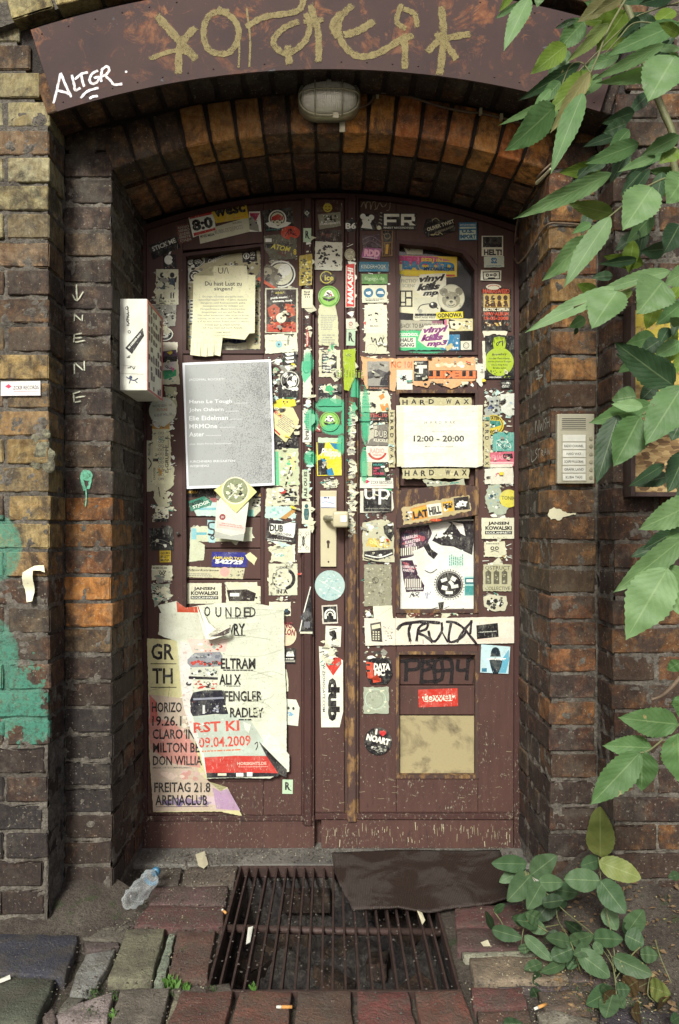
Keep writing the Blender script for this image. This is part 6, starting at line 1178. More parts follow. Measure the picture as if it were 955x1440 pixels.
LV['Q']=YS-.0072
overlay('Q',[(380,440,421,520,12),(384,520,421,720,26),(378,720,421,860,9),(212,480,250,600,8),(212,690,250,850,9)],L1,71)
overlay('Q',[(510,470,552,560,10),(510,560,552,700,14),(510,720,550,780,8),(560,502,672,545,12),(680,545,722,690,16),(680,520,722,550,4),(452,500,482,560,3)],L2,72)
# ================================================================== THINGS ON THE WALL
# tags on the steel plate
s=Sheet(1,seed=93); s.feather=True
TG='857848'
for pts,w in (([(440,45),(500,112),(548,165)],24),([(545,78),(505,130),(500,205)],22),([(418,165),(490,142),(550,158)],14),
  ([(640,32),(590,40),(570,85),(585,140),(640,148),(668,100),(655,55),(610,25)],18),([(690,20),(700,110),(698,190)],6),([(665,75),(670,130),(668,190)],6),([(690,75),(740,48),(830,32),(850,0)],18),
  ([(835,60),(790,82),(765,120),(800,150),(850,120),(868,70),(855,40)],18),([(805,130),(810,178)],22),([(868,15),(890,90),(892,172)],20),([(850,62),(905,55)],14),([(955,35),(930,70),(945,105)],18)): s.line(pts,w*1.15,TG,9)
s.build('graffiti',YP-.0010,'faded ochre brushed letters across the left half of the steel plate','graffiti',mat='paint',curl=False)
s=Sheet(2,seed=94); s.feather=True
for pts,w in (([(40,15),(5,55),(8,110),(50,155),(110,150),(185,105)],20),([(100,60),(60,85),(20,98)],22),([(178,12),(165,60),(190,80)],16),([(185,25),(215,40),(222,75)],16),([(175,120),(210,98)],18),([(188,95),(188,192)],20),
  ([(290,20),(296,100),(286,208)],22),([(252,145),(290,112),(370,95)],20),([(275,95),(300,120),(332,165)],20)): s.line(pts,w*1.15,TG,9)
s.build('graffiti',YP-.0010,'faded ochre brushed letters and star on the middle of the steel plate above the lamp','graffiti',mat='paint',curl=False)
s=Sheet(9,seed=95); s.feather=True
for pts in ([(300,580),(322,490),(340,408)],[(340,408),(365,470),(400,545)],[(318,505),(375,520),(385,528)],[(402,420),(415,470),(422,505),(450,492)],[(420,445),(455,415),(492,405)],[(456,422),(462,455),(472,485)],[(548,395),(515,415),(502,450),(520,470),(548,455),(552,432),(528,438)],[(572,392),(566,430),(568,458)],[(566,395),(598,372),(612,392),(595,418),(570,428)],[(590,425),(618,450),(640,474),(685,470)],[(452,550),(490,512),(553,492)],[(503,552),(520,542),(548,538)]): s.line(pts,17,'FFFAFF',6)
s.disc(707,403,7,'F4F0F4')
s.build('graffiti',YP-.0012,'bright white marker tag ALTGR at the left end of the steel plate','graffiti',mat='paint',curl=False)
# chalk letters on the left pier
s=Sheet(10,seed=96); s.feather=True
for pts in ([(387,538),(388,580),(392,618)],[(366,588),(390,622),(425,570)],[(376,728),(378,695),(378,690)],[(378,692),(416,726)],[(416,728),(418,690)],[(376,790),(374,836)],[(376,794),(420,786)],[(376,812),(418,808)],[(376,834),(434,822)],[(376,935),(378,1000)],[(378,936),(425,978)],[(428,980),(426,922)],[(366,1095),(410,1080)],[(372,1092),(376,1140)],[(374,1115),(436,1104)],[(376,1138),(412,1130)]): s.line(pts,9,'D8DCC4',3)
s.build('graffiti',D2-.0045,'white chalk arrow with letters N E N E down the left brick pier','graffiti',mat='paint',curl=False)
s=Sheet(11,seed=97); s.line([(456,160),(440,172),(436,200),(446,240),(452,260)],16,'6FC0A0',5); s.disc(464,184,30,'6FC0A0',28); s.line([(482,200),(478,225),(470,252)],16,'6FC0A0',4); s.line([(458,255),(460,300),(456,348)],6,'6FC0A0',4); s.poly([(458,215),(470,212),(474,235),(464,245)],'4A3E3C')
s.build('graffiti',D2-.0045,'small mint green paint drip on the left brick pier','graffiti',mat='paint',curl=False)
# tags on the right reveal: drawn in the plane of the reveal
def reveal_marks(strokes, w, label, colr, lift=.0045):
    # strokes given in photograph pixels; every point is placed on the reveal plane x = XIR
    X = XIR-lift; bm = bmesh.new()
    for st_ in strokes:
        P3 = []
        for (u, v) in st_:
            px, py = 700+u/3.6, 500+v/3.6; Y = X*F/(px-CX); P3.append(Vector((X, Y, H-(py-CY)/F*Y)))
        P3 = smoothline(P3, 4); prev = None
        for i, p in enumerate(P3):
            d = (P3[min(i+1, len(P3)-1)]-P3[max(i-1, 0)]).normalized(); n_ = Vector((0, -d.z, d.y))*w/2
            q = (bm.verts.new(p+n_-Vector((i*1e-5,0,0))), bm.verts.new(p-n_-Vector((i*1e-5,0,0))))
            if prev: bm.faces.new((prev[0], q[0], q[1], prev[1]))
            prev = q
    o = bm_obj('graffiti', bm, M[colr]); tag(o, label, 'graffiti')
chalk = M['chalk'] = m_plain('chalk_line', (.50,.50,.44), .9, 0, .5, 120, 0)
reveal_marks([[(168,80),(170,215)]], .004, 'thin vertical white chalk line on the right reveal', 'chalk')
reveal_marks([[(192,85),(210,75),(205,100),(225,98)],[(200,75),(212,130)],[(195,120),(220,110),(228,95)]], .004, 'small white scribble beside the chalk line on the right reveal', 'chalk')
reveal_marks([[(190,330),(190,395)],[(190,392),(194,330),(206,388),(208,325)],[(212,325),(216,378),(222,345),(228,380),(232,318)],[(245,315),(236,330),(244,350),(238,372)],[(248,312),(250,370)],[(248,340),(262,335)],[(260,308),(262,362)]], .003, 'upper chalk tag INWSH on the right reveal', 'chalk')
reveal_marks([[(168,475),(172,535),(186,528)],[(200,470),(190,488),(200,505),(188,528)],[(205,470),(206,520)],[(205,478),(216,470)],[(220,475),(222,512)],[(220,478),(230,485),(222,495),(232,508)],[(236,505),(240,470),(246,502)],[(238,490),(246,488)],[(250,468),(254,500),(258,478),(262,500),(266,462)]], .003, 'lower chalk tag LSF RAWN on the right reveal', 'chalk')
# small record shop sticker on the left wall
s=N_(10); s.base([(5,1032),(204,1028),(205,1102),(4,1104)],'E4E0E0'); s.poly([(26,1057),(44,1044),(60,1057),(44,1068)],'C8385C'); s.text('ZCKR RECORDS',132,1062,130,20,'4A4A4C',1,.02); s.line([(70,1082),(200,1080)],2,'C8385C',0); s.build('sticker',D1-.0055,'white ZCKR RECORDS sticker with a pink diamond on the left brick wall','sticker')
# peeling white paper on the left wall
s=N_(11); s.base([(130,700),(185,665),(235,662),(248,700),(220,690),(182,690),(185,800),(180,852),(152,858),(125,765)],'E4E0C0',1); s.build('paper_scrap',D1-.010,'curled white paper scrap peeling off the left brick wall','paper scrap',warp=lambda x,y: .012*sin((y-790)*.08)**2,grid=3)
s=N_(12); s.base([(252,805),(262,780),(285,768),(300,775),(322,778),(335,790),(352,798),(398,796),(392,806),(350,812),(330,818),(312,836),(292,826),(270,830)],'D8D4B4',4); s.build('plaster_patch',D2-.0045,'small cream plaster splash on the right pier below the intercom','plaster')
# lime patch on the left wall: crumbling lump
def lump(name, pts, mat, label=None, cat=None, parent=None, kind=None):
    bm = bmesh.new()
    for (c, r, k) in pts:
        m = bmesh.ops.create_icosphere(bm, subdivisions=2, radius=r, matrix=Matrix.Translation(c))
        for v in m['verts']:
            d = v.co-Vector(c); v.co = Vector(c)+Vector((d.x*k[0], d.y*k[1], d.z*k[2]))*(1+nz(v.co, 60, .5))
    o = bm_obj(name, bm, M[mat], parent, True); return tag(o, label, cat, None, kind)
M['lime'] = m_mortar('crumbling_lime', (.40,.40,.26), (.16,.15,.10))
for (x,y,r) in ((62,640,.022),(55,625,.018),(70,655,.018),(60,670,.014),(48,650,.014)): pass
lump('lime_patch', [(W(x,y,D1+.004), r, (1,.35,1.3)) for (x,y,r) in ((60,632,.026),(52,618,.018),(68,655,.018),(50,650,.018),(64,610,.014),(70,640,.016))], 'lime', 'crumbling greenish lime patch on the edge of the left brick wall', 'plaster')
# ---- flyer box on the left reveal
bx = empty = None
def E(name, loc, label, cat, group=None):
    o = bpy.data.objects.new(name, None); o.location = loc; o.empty_display_size = .05; C.objects.link(o); return tag(o, label, cat, group)
a = W(168, 420, 2.25); b = W(207, 549, 2.25); bx = E('wall_box', (a.x, 2.25, b.z), 'white box with red edges and black stickers fixed to the left reveal', 'box')
bm = bmesh.new(); box(bm, a.x, b.x, 2.25, 2.45, b.z, a.z, .003); bm_obj('box_body', bm, M['whitep'], bx)
bm = bmesh.new(); box(bm, b.x-.0015, b.x+.0015, 2.252, 2.262, b.z+.002, a.z-.002); box(bm, b.x-.0015, b.x+.0015, 2.44, 2.449, b.z+.002, a.z-.002); box(bm, b.x-.0015, b.x+.0015, 2.2625, 2.4395, a.z-.010, a.z-.002); box(bm, b.x-.0015, b.x+.0015, 2.2625, 2.4395, b.z+.002, b.z+.008); bm_obj('red_edging', bm, M['redp'], bx)
s=Sheet(10,seed=33); s.poly([(634,862),(722,760),(730,800),(668,892)],'1A181C'); s.text('BE KERNER RAY',682,826,96,9,'w',50,.03)
s.line([(645,650),(650,690),(642,720),(655,740)],5,'3A383C'); s.ring(643,660,9,3,'3A383C'); s.ring(655,780,8,3,'3A383C'); s.text('KAFKA',648,715,70,14,'3A383C',90,.02); s.scrib(638,890,662,912,6,4,'k'); s.scrib(640,955,695,972,8,4,'3A383C'); s.line([(615,948),(690,955)],1.5,'a'); s.line([(615,990),(728,994)],1.5,'a'); s.line([(640,1008),(660,1020),(680,1025),(698,1015)],5,'2E3A5A'); s.disc(662,1010,8,'2E3A5A'); s.line([(660,1025),(655,1040)],4,'2E3A5A'); s.line([(682,1025),(695,1038)],4,'2E3A5A')
s.build('print',2.25-.0004,parent=bx,curl=False)
bm = bmesh.new(); X = b.x+.0004
rr = random.Random(4)
for i in range(6):
    for j in range(9):
        y = 2.264+i*.029; z = b.z+.012+j*.029; jx = rr.uniform(0,.004)
        if rr.random() < .8: 
            h = rr.uniform(.014, .026); w_ = rr.uniform(.016, .026); vs = [bm.verts.new((X+.0002*rr.random(), y+rr.uniform(0,.004)+p*w_, z+q*h)) for p, q in ((0,0),(1,rr.uniform(-.2,.2)),(1,1),(0,1+rr.uniform(-.3,.1)))]; bm.faces.new(vs)
o_sp = bm_obj('side_print', bm, M['dark2'] if 'dark2' in M else M.setdefault('dark2', m_plain('smeared_ink', (.07,.03,.05), .5, 0, .6, 60, 0)), bx); o_sp['kind'] = 'stuff'
# ---- intercom
a = W(784, 582, D2-.022); b = W(836, 680, D2-.022); ic = E('intercom', (a.x, D2-.022, b.z), 'beige metal intercom panel with six name plates on the right brick pier', 'intercom')
bm = bmesh.new(); box(bm, a.x, b.x, D2-.022, D2-.001, b.z, a.z, .0025); bm_obj('case', bm, M['silver'], ic)
ax, aw = a.x, b.x-a.x; az, ah = a.z, a.z-b.z
def icb(x0, x1, y0, y1, yy, th, name, mat, bev=.0006):
    bm = bmesh.new(); box(bm, ax+x0*aw, ax+x1*aw, yy-th, yy+.0005, az-y1*ah, az-y0*ah, bev); return bm_obj(name, bm, M[mat], ic)
icb(.08,.80,.055,.235,D2-.022,.001,'speaker_field','silver')
for i in range(6): icb(.12,.76,.065+i*.029,.074+i*.029,D2-.0232,.0008,'grille_slot','blackp',0)
icb(.11,.78,.29,.975,D2-.022,.0015,'name_field','lampm')
NAMES = ['', 'RADIO CHANNEL', 'HARD WAX', 'SCAPE PAULOBAR', 'GRAFIK LAND', 'KUBA TAXI']
for i in range(6):
    y0 = .30+i*.112; p_ = icb(.135,.755,y0,y0+.098,D2-.0235,.0015,'name_plate','whitep',.0004)
    bm = bmesh.new(); c_ = Vector((ax+.90*aw, D2-.022, az-(y0+.052)*ah)); bmesh.ops.create_cone(bm, cap_ends=True, segments=20, radius1=.0058, radius2=.0050, depth=.007, matrix=Matrix.Translation(c_)@Matrix.Rotation(pi/2, 4, 'X')); bm_obj('call_button', bm, M['lampm'], ic, False)
    if NAMES[i]:
        s = Sheet(0, seed=60+i); s.text(NAMES[i], 784+52*.445, 582+98*(y0+.049), min(27, 3.0*len(NAMES[i])*.85), 3.6, '3A3834', 0, .01); s.build('name_lettering', D2-.0252, parent=ic, curl=False)
# ---- lamp
lp = E('bulkhead_lamp', W(463, 150, D2), 'oval caged bulkhead lamp with ribbed glass at the top of the arch', 'lamp')
c0 = W(463, 147, D2); c0 = Vector((c0.x, D2, c0.z)); LW, LH = .0905, .056
def sup(t, n=2.6): c_, s_ = cos(t), sin(t); return math.copysign(abs(c_)**(2/n), c_), math.copysign(abs(s_)**(2/n), s_)
def lathe_oval(name, prof, mat, rib=0, n=96):
    bm = bmesh.new(); rows = []
    for k, (sc_, y) in enumerate(prof):
        row = []
        for i in range(n):
            x, z = sup(2*pi*i/n); x *= LW*sc_; z *= LH*sc_
            row.append(bm.verts.new((c0.x+x, D2-y, c0.z+z)))
        rows.append(row)
    for p_, q_ in zip(rows, rows[1:]):
        for i in range(n): bm.faces.new((p_[i], p_[(i+1)%n], q_[(i+1)%n], q_[i]))
    bm.faces.new(rows[-1]); bmesh.ops.recalc_face_normals(bm, faces=bm.faces[:]); return bm_obj(name, bm, M[mat], lp, True)
lathe_oval('lamp_base', [(1.0, .0), (1.0, .028), (.97, .034), (.90, .036), (.5,.036)], 'lampm')
# ribbed glass dome
bm = bmesh.new(); nx, nz_ = 120, 24; grid = []
for i in range(nx+1):
    row = []
    for j in range(nz_+1):
        u = -1+2*i/nx; v = -1+2*j/nz_; 
        # square to superellipse
        m_ = max(abs(u), abs(v)); 
        if m_ > 1e-6:
            t = atan2(v, u); x, z = sup(t); x *= m_; z *= m_
        else: x = z = 0
        y = .034+.042*(max(0, 1-m_**3.2))**.6+.0022*sin(x*LW*.9*2*pi/.0052)*(1 if m_ < .92 else 0)
        row.append(bm.verts.new((c0.x+x*LW*.90, D2-y, c0.z+z*LH*.88)))
    grid.append(row)
for i in range(nx):
    for j in range(nz_): bm.faces.new((grid[i][j], grid[i+1][j], grid[i+1][j+1], grid[i][j+1]))
bm_obj('lamp_glass', bm, M['lampglass'], lp, True)
bm = bmesh.new(); ringp = [Vector((c0.x+sup(2*pi*i/64)[0]*LW*.95, D2-.038, c0.z+sup(2*pi*i/64)[1]*LH*.95)) for i in range(65)]; tube(bm, ringp, .0042, 8, False)
bm_obj('cage_rim', bm, M['lampm'], lp, True)
for xx in (-.44, .42):
    bm = bmesh.new(); tube(bm, smoothline([(c0.x+xx*LW, D2-.036, c0.z+LH*.97), (c0.x+xx*LW, D2-.074, c0.z+LH*.75), (c0.x+xx*LW, D2-.084, c0.z), (c0.x+xx*LW, D2-.074, c0.z-LH*.75), (c0.x+xx*LW, D2-.036, c0.z-LH*.97)], 6), .0022, 6); bm_obj('cage_bar', bm, M['lampm'], lp, True)
bm = bmesh.new(); tube(bm, smoothline([(c0.x-LW*.97, D2-.036, c0.z-.003), (c0.x-LW*.8, D2-.074, c0.z-.003), (c0.x, D2-.087, c0.z-.003), (c0.x+LW*.8, D2-.074, c0.z-.003), (c0.x+LW*.97, D2-.036, c0.z-.003)], 6), .0022, 6); bm_obj('cage_bar', bm, M['lampm'], lp, True)
bm = bmesh.new(); box(bm, c0.x+.010, c0.x+.028, D2-.046, D2-.036, c0.z-LH-.008, c0.z-LH*.85, .001); bm_obj('cage_clip', bm, M['lampm'], lp)
bm = bmesh.new(); box(bm, c0.x+.030, c0.x+.047, D2-.008, D2-.004, c0.z-LH-.028, c0.z-LH+.02, .001); bm_obj('mounting_tab', bm, M['lampm'], lp)
# ---- cables
def cable(name, pts, rad, label, cat='cable', mat='cable'):
    bm = bmesh.new(); tube(bm, smoothline(pts, 8), rad, 8); o = bm_obj(name, bm, M[mat], None, True); return tag(o, label, cat)
c1 = cable('cable', [W(505,152,D2-.02), W(520,145,D2-.008), W(530,133,D2-.006), W(545,131,D2-.008), W(580,137,D2-.006), W(620,150,D2-.006), W(660,158,D2-.008), W(676,159,D2-.006), W(705,166,D2-.007), W(735,174,D2-.006), W(770,186,D2-.006)], .0036, 'old brown cable running from the lamp along the arch ring')
for k, (x, y) in enumerate(((531,134),(676,158),(705,166))):
    bm = bmesh.new(); p = W(x, y, D2-.010); box(bm, p.x-.004, p.x+.004, D2-.016, D2-.001, p.z-.006, p.z+.011, .001); o = bm_obj('cable_clip', bm, M['beige']); 
    tag(o, ('pale cable clip nearest the lamp', 'pale cable clip in the middle of the arch cable', 'pale cable clip farthest right on the arch cable')[k], 'clip', 'clips on the arch cable')
RX = XIR-.012
def rw(px, py, X=RX): Y = X*F/(px-CX); return Vector((X, Y, H-(py-CY)/F*Y))
cable('cable', [W(842,320,D2-.006), W(815,316,D2-.007), W(785,314,D2-.008), W(772,315,D2-.008), rw(762,325,RX), rw(750,345,RX), rw(738,362,RX), rw(728,370,RX), rw(722,355,RX), rw(724,342,RX), rw(728,335,RX)], .0032, 'old cable bent round the right pier and looped at the door edge')
cable('cable', [W(775,230,D2-.02), W(760,245,D2-.005), rw(748,262,RX), rw(735,290,RX), rw(727,315,RX), rw(724,345,RX)], .003, 'thin dark cable hanging down the right reveal from the arch')
# broken branch end hanging by the arch
# ---- chipboard panel
a = W(893, 436, 1.985); b = W(1010, 692, 1.985)
ob = E('chipboard_panel', (a.x, 1.985, b.z), 'chipboard sheet with yellow spray paint, behind the leaves at the right edge', 'board')
bm = bmesh.new(); box(bm, a.x, b.x, 1.985, 2.003, b.z, a.z, .001); bm_obj('board', bm, M['osb'], ob)
bm = bmesh.new(); box(bm, a.x-.012, a.x-.0005, 1.980, 2.035, b.z-.012, a.z+.012, .001); box(bm, a.x, b.x, 1.980, 2.035, b.z-.012, b.z-.0005, .001); bm_obj('frame', bm, M['iron'], ob)

# ================================================================== GROUND
GX0, GX1, GY0, GY1 = -.303, .306, 1.757, 2.414      # the pit
bm = bmesh.new()
def gsheet(x0, x1, y0, y1, step, base=-.014, amp=.008):
    nx = max(1, int((x1-x0)/step)); ny = max(1, int((y1-y0)/step)); g = []
    for i in range(nx+1):
        g.append([bm.verts.new((x0+(x1-x0)*i/nx, y0+(y1-y0)*j/ny, base+nz((x0+(x1-x0)*i/nx, y0+(y1-y0)*j/ny, 0), 9, amp)+nz((x0+(x1-x0)*i/nx, y0+(y1-y0)*j/ny, 5), 40, amp*.35))) for j in range(ny+1)])
    for i in range(nx):
        for j in range(ny): bm.faces.new((g[i][j], g[i+1][j], g[i+1][j+1], g[i][j+1]))
gsheet(-1.3, GX0, 1.3, 2.7, .012); gsheet(GX1, 1.3, 1.3, 2.7, .012); gsheet(GX0, GX1, 1.3, GY0, .02); gsheet(GX0, GX1, GY1, 2.7, .02)
gsheet(-60, 60, -80, 1.3, 8, -.014, 0); gsheet(-60, -1.3, 1.3, 60, 8, -.014, 0); gsheet(1.3, 60, 1.3, 60, 8, -.014, 0)
o = bm_obj('ground', bm, M['dirt'], None, True); o['kind'] = 'structure'
# heaps of earth in the corners by the wall
def heap(name, x0, x1, y0, y1, hf, step=.012):
    bm = bmesh.new(); nx = int((x1-x0)/step); ny = int((y1-y0)/step); g = []
    for i in range(nx+1):
        row = []
        for j in range(ny+1):
            x = x0+(x1-x0)*i/nx; y = y0+(y1-y0)*j/ny; row.append(bm.verts.new((x, y, -.03+hf(x, y)+nz((x, y, 1), 14, .012)+nz((x, y, 2), 60, .006))))
        g.append(row)
    for i in range(nx):
        for j in range(ny): bm.faces.new((g[i][j], g[i+1][j], g[i+1][j+1], g[i][j+1]))
    o = bm_obj(name, bm, M['dirt'], None, True); o['kind'] = 'structure'; return o
heap('earth_heap', .52, 1.3, 1.72, 2.16, lambda x, y: .20*max(0, min(1, (y-1.74)/.42))**1.3*min(1, max(0, (x-.52)/.25))+.02)
heap('earth_heap', -1.3, -.50, 1.90, 2.20, lambda x, y: .10*max(0, (y-1.92)/.28)**1.3*min(1, max(0, (-x-.50)/.2))+.018)
# threshold
bm = bmesh.new(); a = G(195,1195); box(bm, -.665, .655, GY1+.004, D3+.08, -.05, .004, .004)
bmesh.ops.subdivide_edges(bm, edges=[e for e in bm.edges if e.calc_length() > .3], cuts=30)
for v in bm.verts: v.co.z += nz(v.co, 12, .003)
o = bm_obj('threshold', bm, M['conc']); o['kind'] = 'structure'
# paving pieces: pixel outlines laid on the ground plane
pave = E('paving', (0, 1.9, 0), 'worn paving of basalt slabs, old bricks and cobbles round the grating', 'paving'); 
def paver(pts, col, name='paving_stone', h=.03, top=.006, rnd=.006, parent=None):
    w = [G(p[0], p[1], 0) for p in pts]; out = []
    n = len(w)
    for i in range(n):
        a, b = w[i], w[(i+1)%n]; m = max(1, int((b-a).length/.02))
        for k in range(m):
            p = a+(b-a)*(k/m); out.append(Vector((p.x+nz((p.x,p.y,3), 45, .004), p.y+nz((p.y,p.x,9), 45, .004), 0)))
    c = sum(out, Vector((0,0,0)))/len(out); bm = bmesh.new(); prev = None; rings = [(1, -h), (1, top-rnd), (None, top-rnd*.25), (None2, top)] if False else None
    def ins(d): return [p+(c-p).normalized()*d for p in out]
    layers = [(0, -h), (0, top-rnd*.6), (rnd*.2, top-rnd*.2), (rnd*.6, top)]
    rr_ = []
    for d, z in layers:
        rr_.append([bm.verts.new((q.x, q.y, z+nz((q.x, q.y, 7), 18, .004)*(z > 0))) for q in ins(d)])
    # inner rings for a gently worn top
    for f_ in (.55, .2):
        rr_.append([bm.verts.new((c.x+(q.x-c.x)*f_, c.y+(q.y-c.y)*f_, top+nz((c.x+(q.x-c.x)*f_, c.y+(q.y-c.y)*f_, 7), 18, .004))) for q in ins(rnd*.6)])
    N = len(out)
    for p_, q_ in zip(rr_, rr_[1:]):
        for i in range(N): bm.faces.new((p_[i], p_[(i+1)%N], q_[(i+1)%N], q_[i]))
    bm.faces.new(rr_[-1]); bmesh.ops.recalc_face_normals(bm, faces=bm.faces[:])
    o = bm_obj(name, bm, M['stone'], parent or pave, True); cl = lin(col); g_ = sum(cl)/3; o.color = (*[(x*.75+g_*.25)*.86*R.uniform(.85,1.15) for x in cl], 1); return o
RED = (134,84,66); DRED = (118,78,66); OLV = (150,146,112); LGT = (176,184,150); BAS = (74,76,84); BASW = (106,104,92)
paver([(-60,1324),(-20,1322),(50,1321),(110,1323),(105,1345),(90,1384),(40,1379),(-60,1376)], BAS, 'basalt_slab', .04, .016, .010)
paver([(-70,1381),(0,1380),(76,1386),(70,1405),(50,1445),(-80,1450)], BASW, 'basalt_slab', .04, .016, .010)
paver([(122,1346),(162,1339),(150,1366),(134,1392),(98,1402),(108,1372)], LGT, 'cobble', .03, .010, .008)
paver([(178,1314),(232,1312),(222,1350),(213,1383),(151,1386),(165,1350)], OLV, 'cobble', .03, .014, .007)
paver([(238,1316),(246,1316),(232,1383),(217,1384)], LGT, 'mortar_strip', .02, .006, .003)
paver([(250,1315),(303,1312),(296,1350),(291,1384),(236,1384),(243,1350)], DRED, 'brick', .03, .010, .005)
paver([(78,1431),(110,1413),(160,1398),(150,1440),(88,1446)], LGT, 'cobble', .03, .006, .008)
paver([(170,1397),(240,1397),(232,1425),(222,1465),(150,1465)], OLV, 'cobble', .03, .012, .007)
paver([(246,1400),(254,1400),(240,1460),(228,1460)], LGT, 'mortar_strip', .02, .004, .003)
paver([(112,1303),(122,1292),(180,1291),(182,1305),(172,1325),(110,1322)], (124,120,104), 'cobble', .03, .004, .008)
paver([(194,1292),(210,1278),(316,1277),(313,1307),(240,1309),(188,1306)], (112,76,70), 'brick', .03, .008, .008)
paver([(214,1250),(320,1248),(317,1274),(210,1275)], (132,98,80), 'brick', .03, .006, .005)
paver([(262,1221),(335,1219),(328,1246),(256,1247)], (124,120,100), 'brick', .03, .004, .005)
paver([(200,1222),(256,1221),(250,1246),(206,1247)], (110,92,78), 'brick', .03, .003, .005)
paver([(112,1250),(148,1248),(150,1284),(112,1288)], (112,88,82), 'brick', .03, .003, .006)
xs_ = [250, 332, 414, 497, 578, 654]
for a, b in zip(xs_, xs_[1:]): paver([(a+5,1400),(b-4,1400),(b-4+(b-468)*.10,1452),(a+5+(a-468)*.10,1452)], (138+R.randint(-16,10),80,60), 'brick', .03, .010, .005)
paver([(640,1279),(700,1277),(752,1278),(758,1304),(642,1307)], DRED, 'brick', .03, .009, .005)
paver([(642,1311),(700,1309),(760,1310),(768,1339),(644,1341)], (126,72,68), 'brick', .03, .010, .005)
paver([(660,1352),(716,1349),(786,1352),(800,1382),(700,1386),(668,1384)], (170,158,124), 'cobble', .03, .010, .008)
paver([(649,1343),(750,1341),(756,1348),(655,1350)], LGT, 'mortar_strip', .02, .007, .004)
paver([(662,1394),(735,1393),(742,1420),(668,1422)], RED, 'brick', .03, .008, .005)
paver([(670,1425),(744,1424),(750,1455),(676,1456)], RED, 'brick', .03, .006, .005)
paver([(756,1396),(800,1394),(830,1398),(836,1420),(768,1422)], (122,100,88), 'cobble', .03, .004, .007)
paver([(755,1428),(780,1422),(840,1440),(846,1462),(770,1464)], LGT, 'cobble', .03, .006, .007)
paver([(842,1424),(900,1416),(950,1430),(955,1470),(850,1470)], (84,80,88), 'cobble', .03, .004, .008)
for pts in ([(0,1296),(40,1292),(46,1312),(-4,1316)],[(48,1293),(86,1290),(90,1310),(52,1313)],[(118,1328),(168,1327),(166,1335),(122,1340)],[(96,1404),(120,1405),(104,1418),(82,1424)],[(60,1432),(74,1420),(80,1436),(70,1450)],[(176,1246),(208,1250),(206,1274),(160,1288),(152,1280)],[(150,1290),(158,1288),(190,1292),(186,1308),(184,1300)],[(700,1389),(760,1386),(800,1388),(800,1392),(700,1392)],[(805,1350),(850,1344),(870,1362),(840,1384),(806,1382)],[(842,1388),(890,1384),(900,1410),(848,1418)]): paver(pts, R.choice([(112,100,88),(124,116,98),(104,84,76)]), 'cobble', .03, R.uniform(.001,.006), .006)
# mortar beds round the bricks
paver([(322,1386),(246,1388),(240,1397),(326,1398)], (104,100,84), 'mortar_strip', .02, .003, .003)

# ---- pit under the grating
pit = E('drain_pit', (0, 2.08, -.3), 'dark pit with rough walls and litter under the grating', 'pit'); bm = bmesh.new()
dz = -.26
rough_quad(bm, Vector((GX0-.01, GY1, -.02)), Vector((GX1-GX0+.02, 0, 0)), Vector((0, .0, dz)), 40, 20, Vector((0,1,0)), .012)
rough_quad(bm, Vector((GX0, GY0-.01, -.02)), Vector((0, GY1-GY0+.02, 0)), Vector((0, 0, dz)), 40, 20, Vector((1,0,0)), .012)
rough_quad(bm, Vector((GX1, GY0-.01, -.02)), Vector((0, GY1-GY0+.02, 0)), Vector((0, 0, dz)), 40, 20, Vector((1,0,0)), .012)
rough_quad(bm, Vector((GX0, GY0, -.02)), Vector((GX1-GX0, 0, 0)), Vector((0, 0, dz)), 30, 16, Vector((0,1,0)), .008)
rough_quad(bm, Vector((GX0-.02, GY0-.02, dz+.01)), Vector((GX1-GX0+.04, 0, 0)), Vector((0, GY1-GY0+.04, .07)), 60, 60, Vector((0,0,1)), .035)
M['pit'] = m_mortar('pit_rubble', (.035,.03,.034), (.13,.115,.095), (.012,.01,.012)); bm_obj('pit_lining', bm, M['pit'], pit, True)
for k in range(9):
    me = brick_mesh(.12, .06, .05, k % 4, 2); o = bpy.data.objects.new('brick', me); o.location = (R.uniform(GX0+.05, GX1-.05), R.uniform(2.0, 2.38), dz+.05+R.uniform(0, .03)); o.rotation_euler = (R.uniform(-.3,.3), R.uniform(-.3,.3), R.uniform(0, 3)); o.color = (*lin((100,78,64)), .5); link(o, pit)
o = bpy.data.objects.new('brick', brick_mesh(.155, .05, .06, 1, 1)); o.location = (-.085, 2.39, -.10); o.color = (*lin((84,60,44)), .8); link(o, pit)
# ---- grating
gr = E('iron_grating', (0, 2.08, 0), 'rusty iron bar grating over the pit, partly under the wet mat', 'grating')
bm = bmesh.new(); t = .008
for x0, x1, y0, y1 in ((GX0, GX1, GY1-.010, GY1-.002), (GX0, GX1, GY0, GY0+.008), (GX0, GX0+.007, GY0+.0085, GY1-.0105), (GX1-.007, GX1, GY0+.0085, GY1-.0105)): box(bm, x0, x1, y0, y1, -.032, .003, .001)
bm_obj('grating_frame', bm, M['iron'], gr)
me = None; n = 19
for i in range(n):
    x = GX0+.007+(GX1-GX0-.014)*(i+.7)/(n+.4)
    if me is None:
        bm = bmesh.new(); box(bm, -.0028, .0028, GY0+.009, GY1-.011, -.026, .001, .0008); 
        bmesh.ops.translate(bm, verts=bm.verts[:], vec=(0, -2.08, 0)); me = bpy.data.meshes.new('grating_bar'); bm.to_mesh(me); bm.free(); me.materials.append(M['iron'])
    o = bpy.data.objects.new('grating_bar', me); o.location = (x+R.uniform(-.002,.002), 2.08+.001, R.uniform(-.001,.001)); o.rotation_euler = (0, R.uniform(-.08,.08), R.uniform(-.004,.004)); link(o, gr)
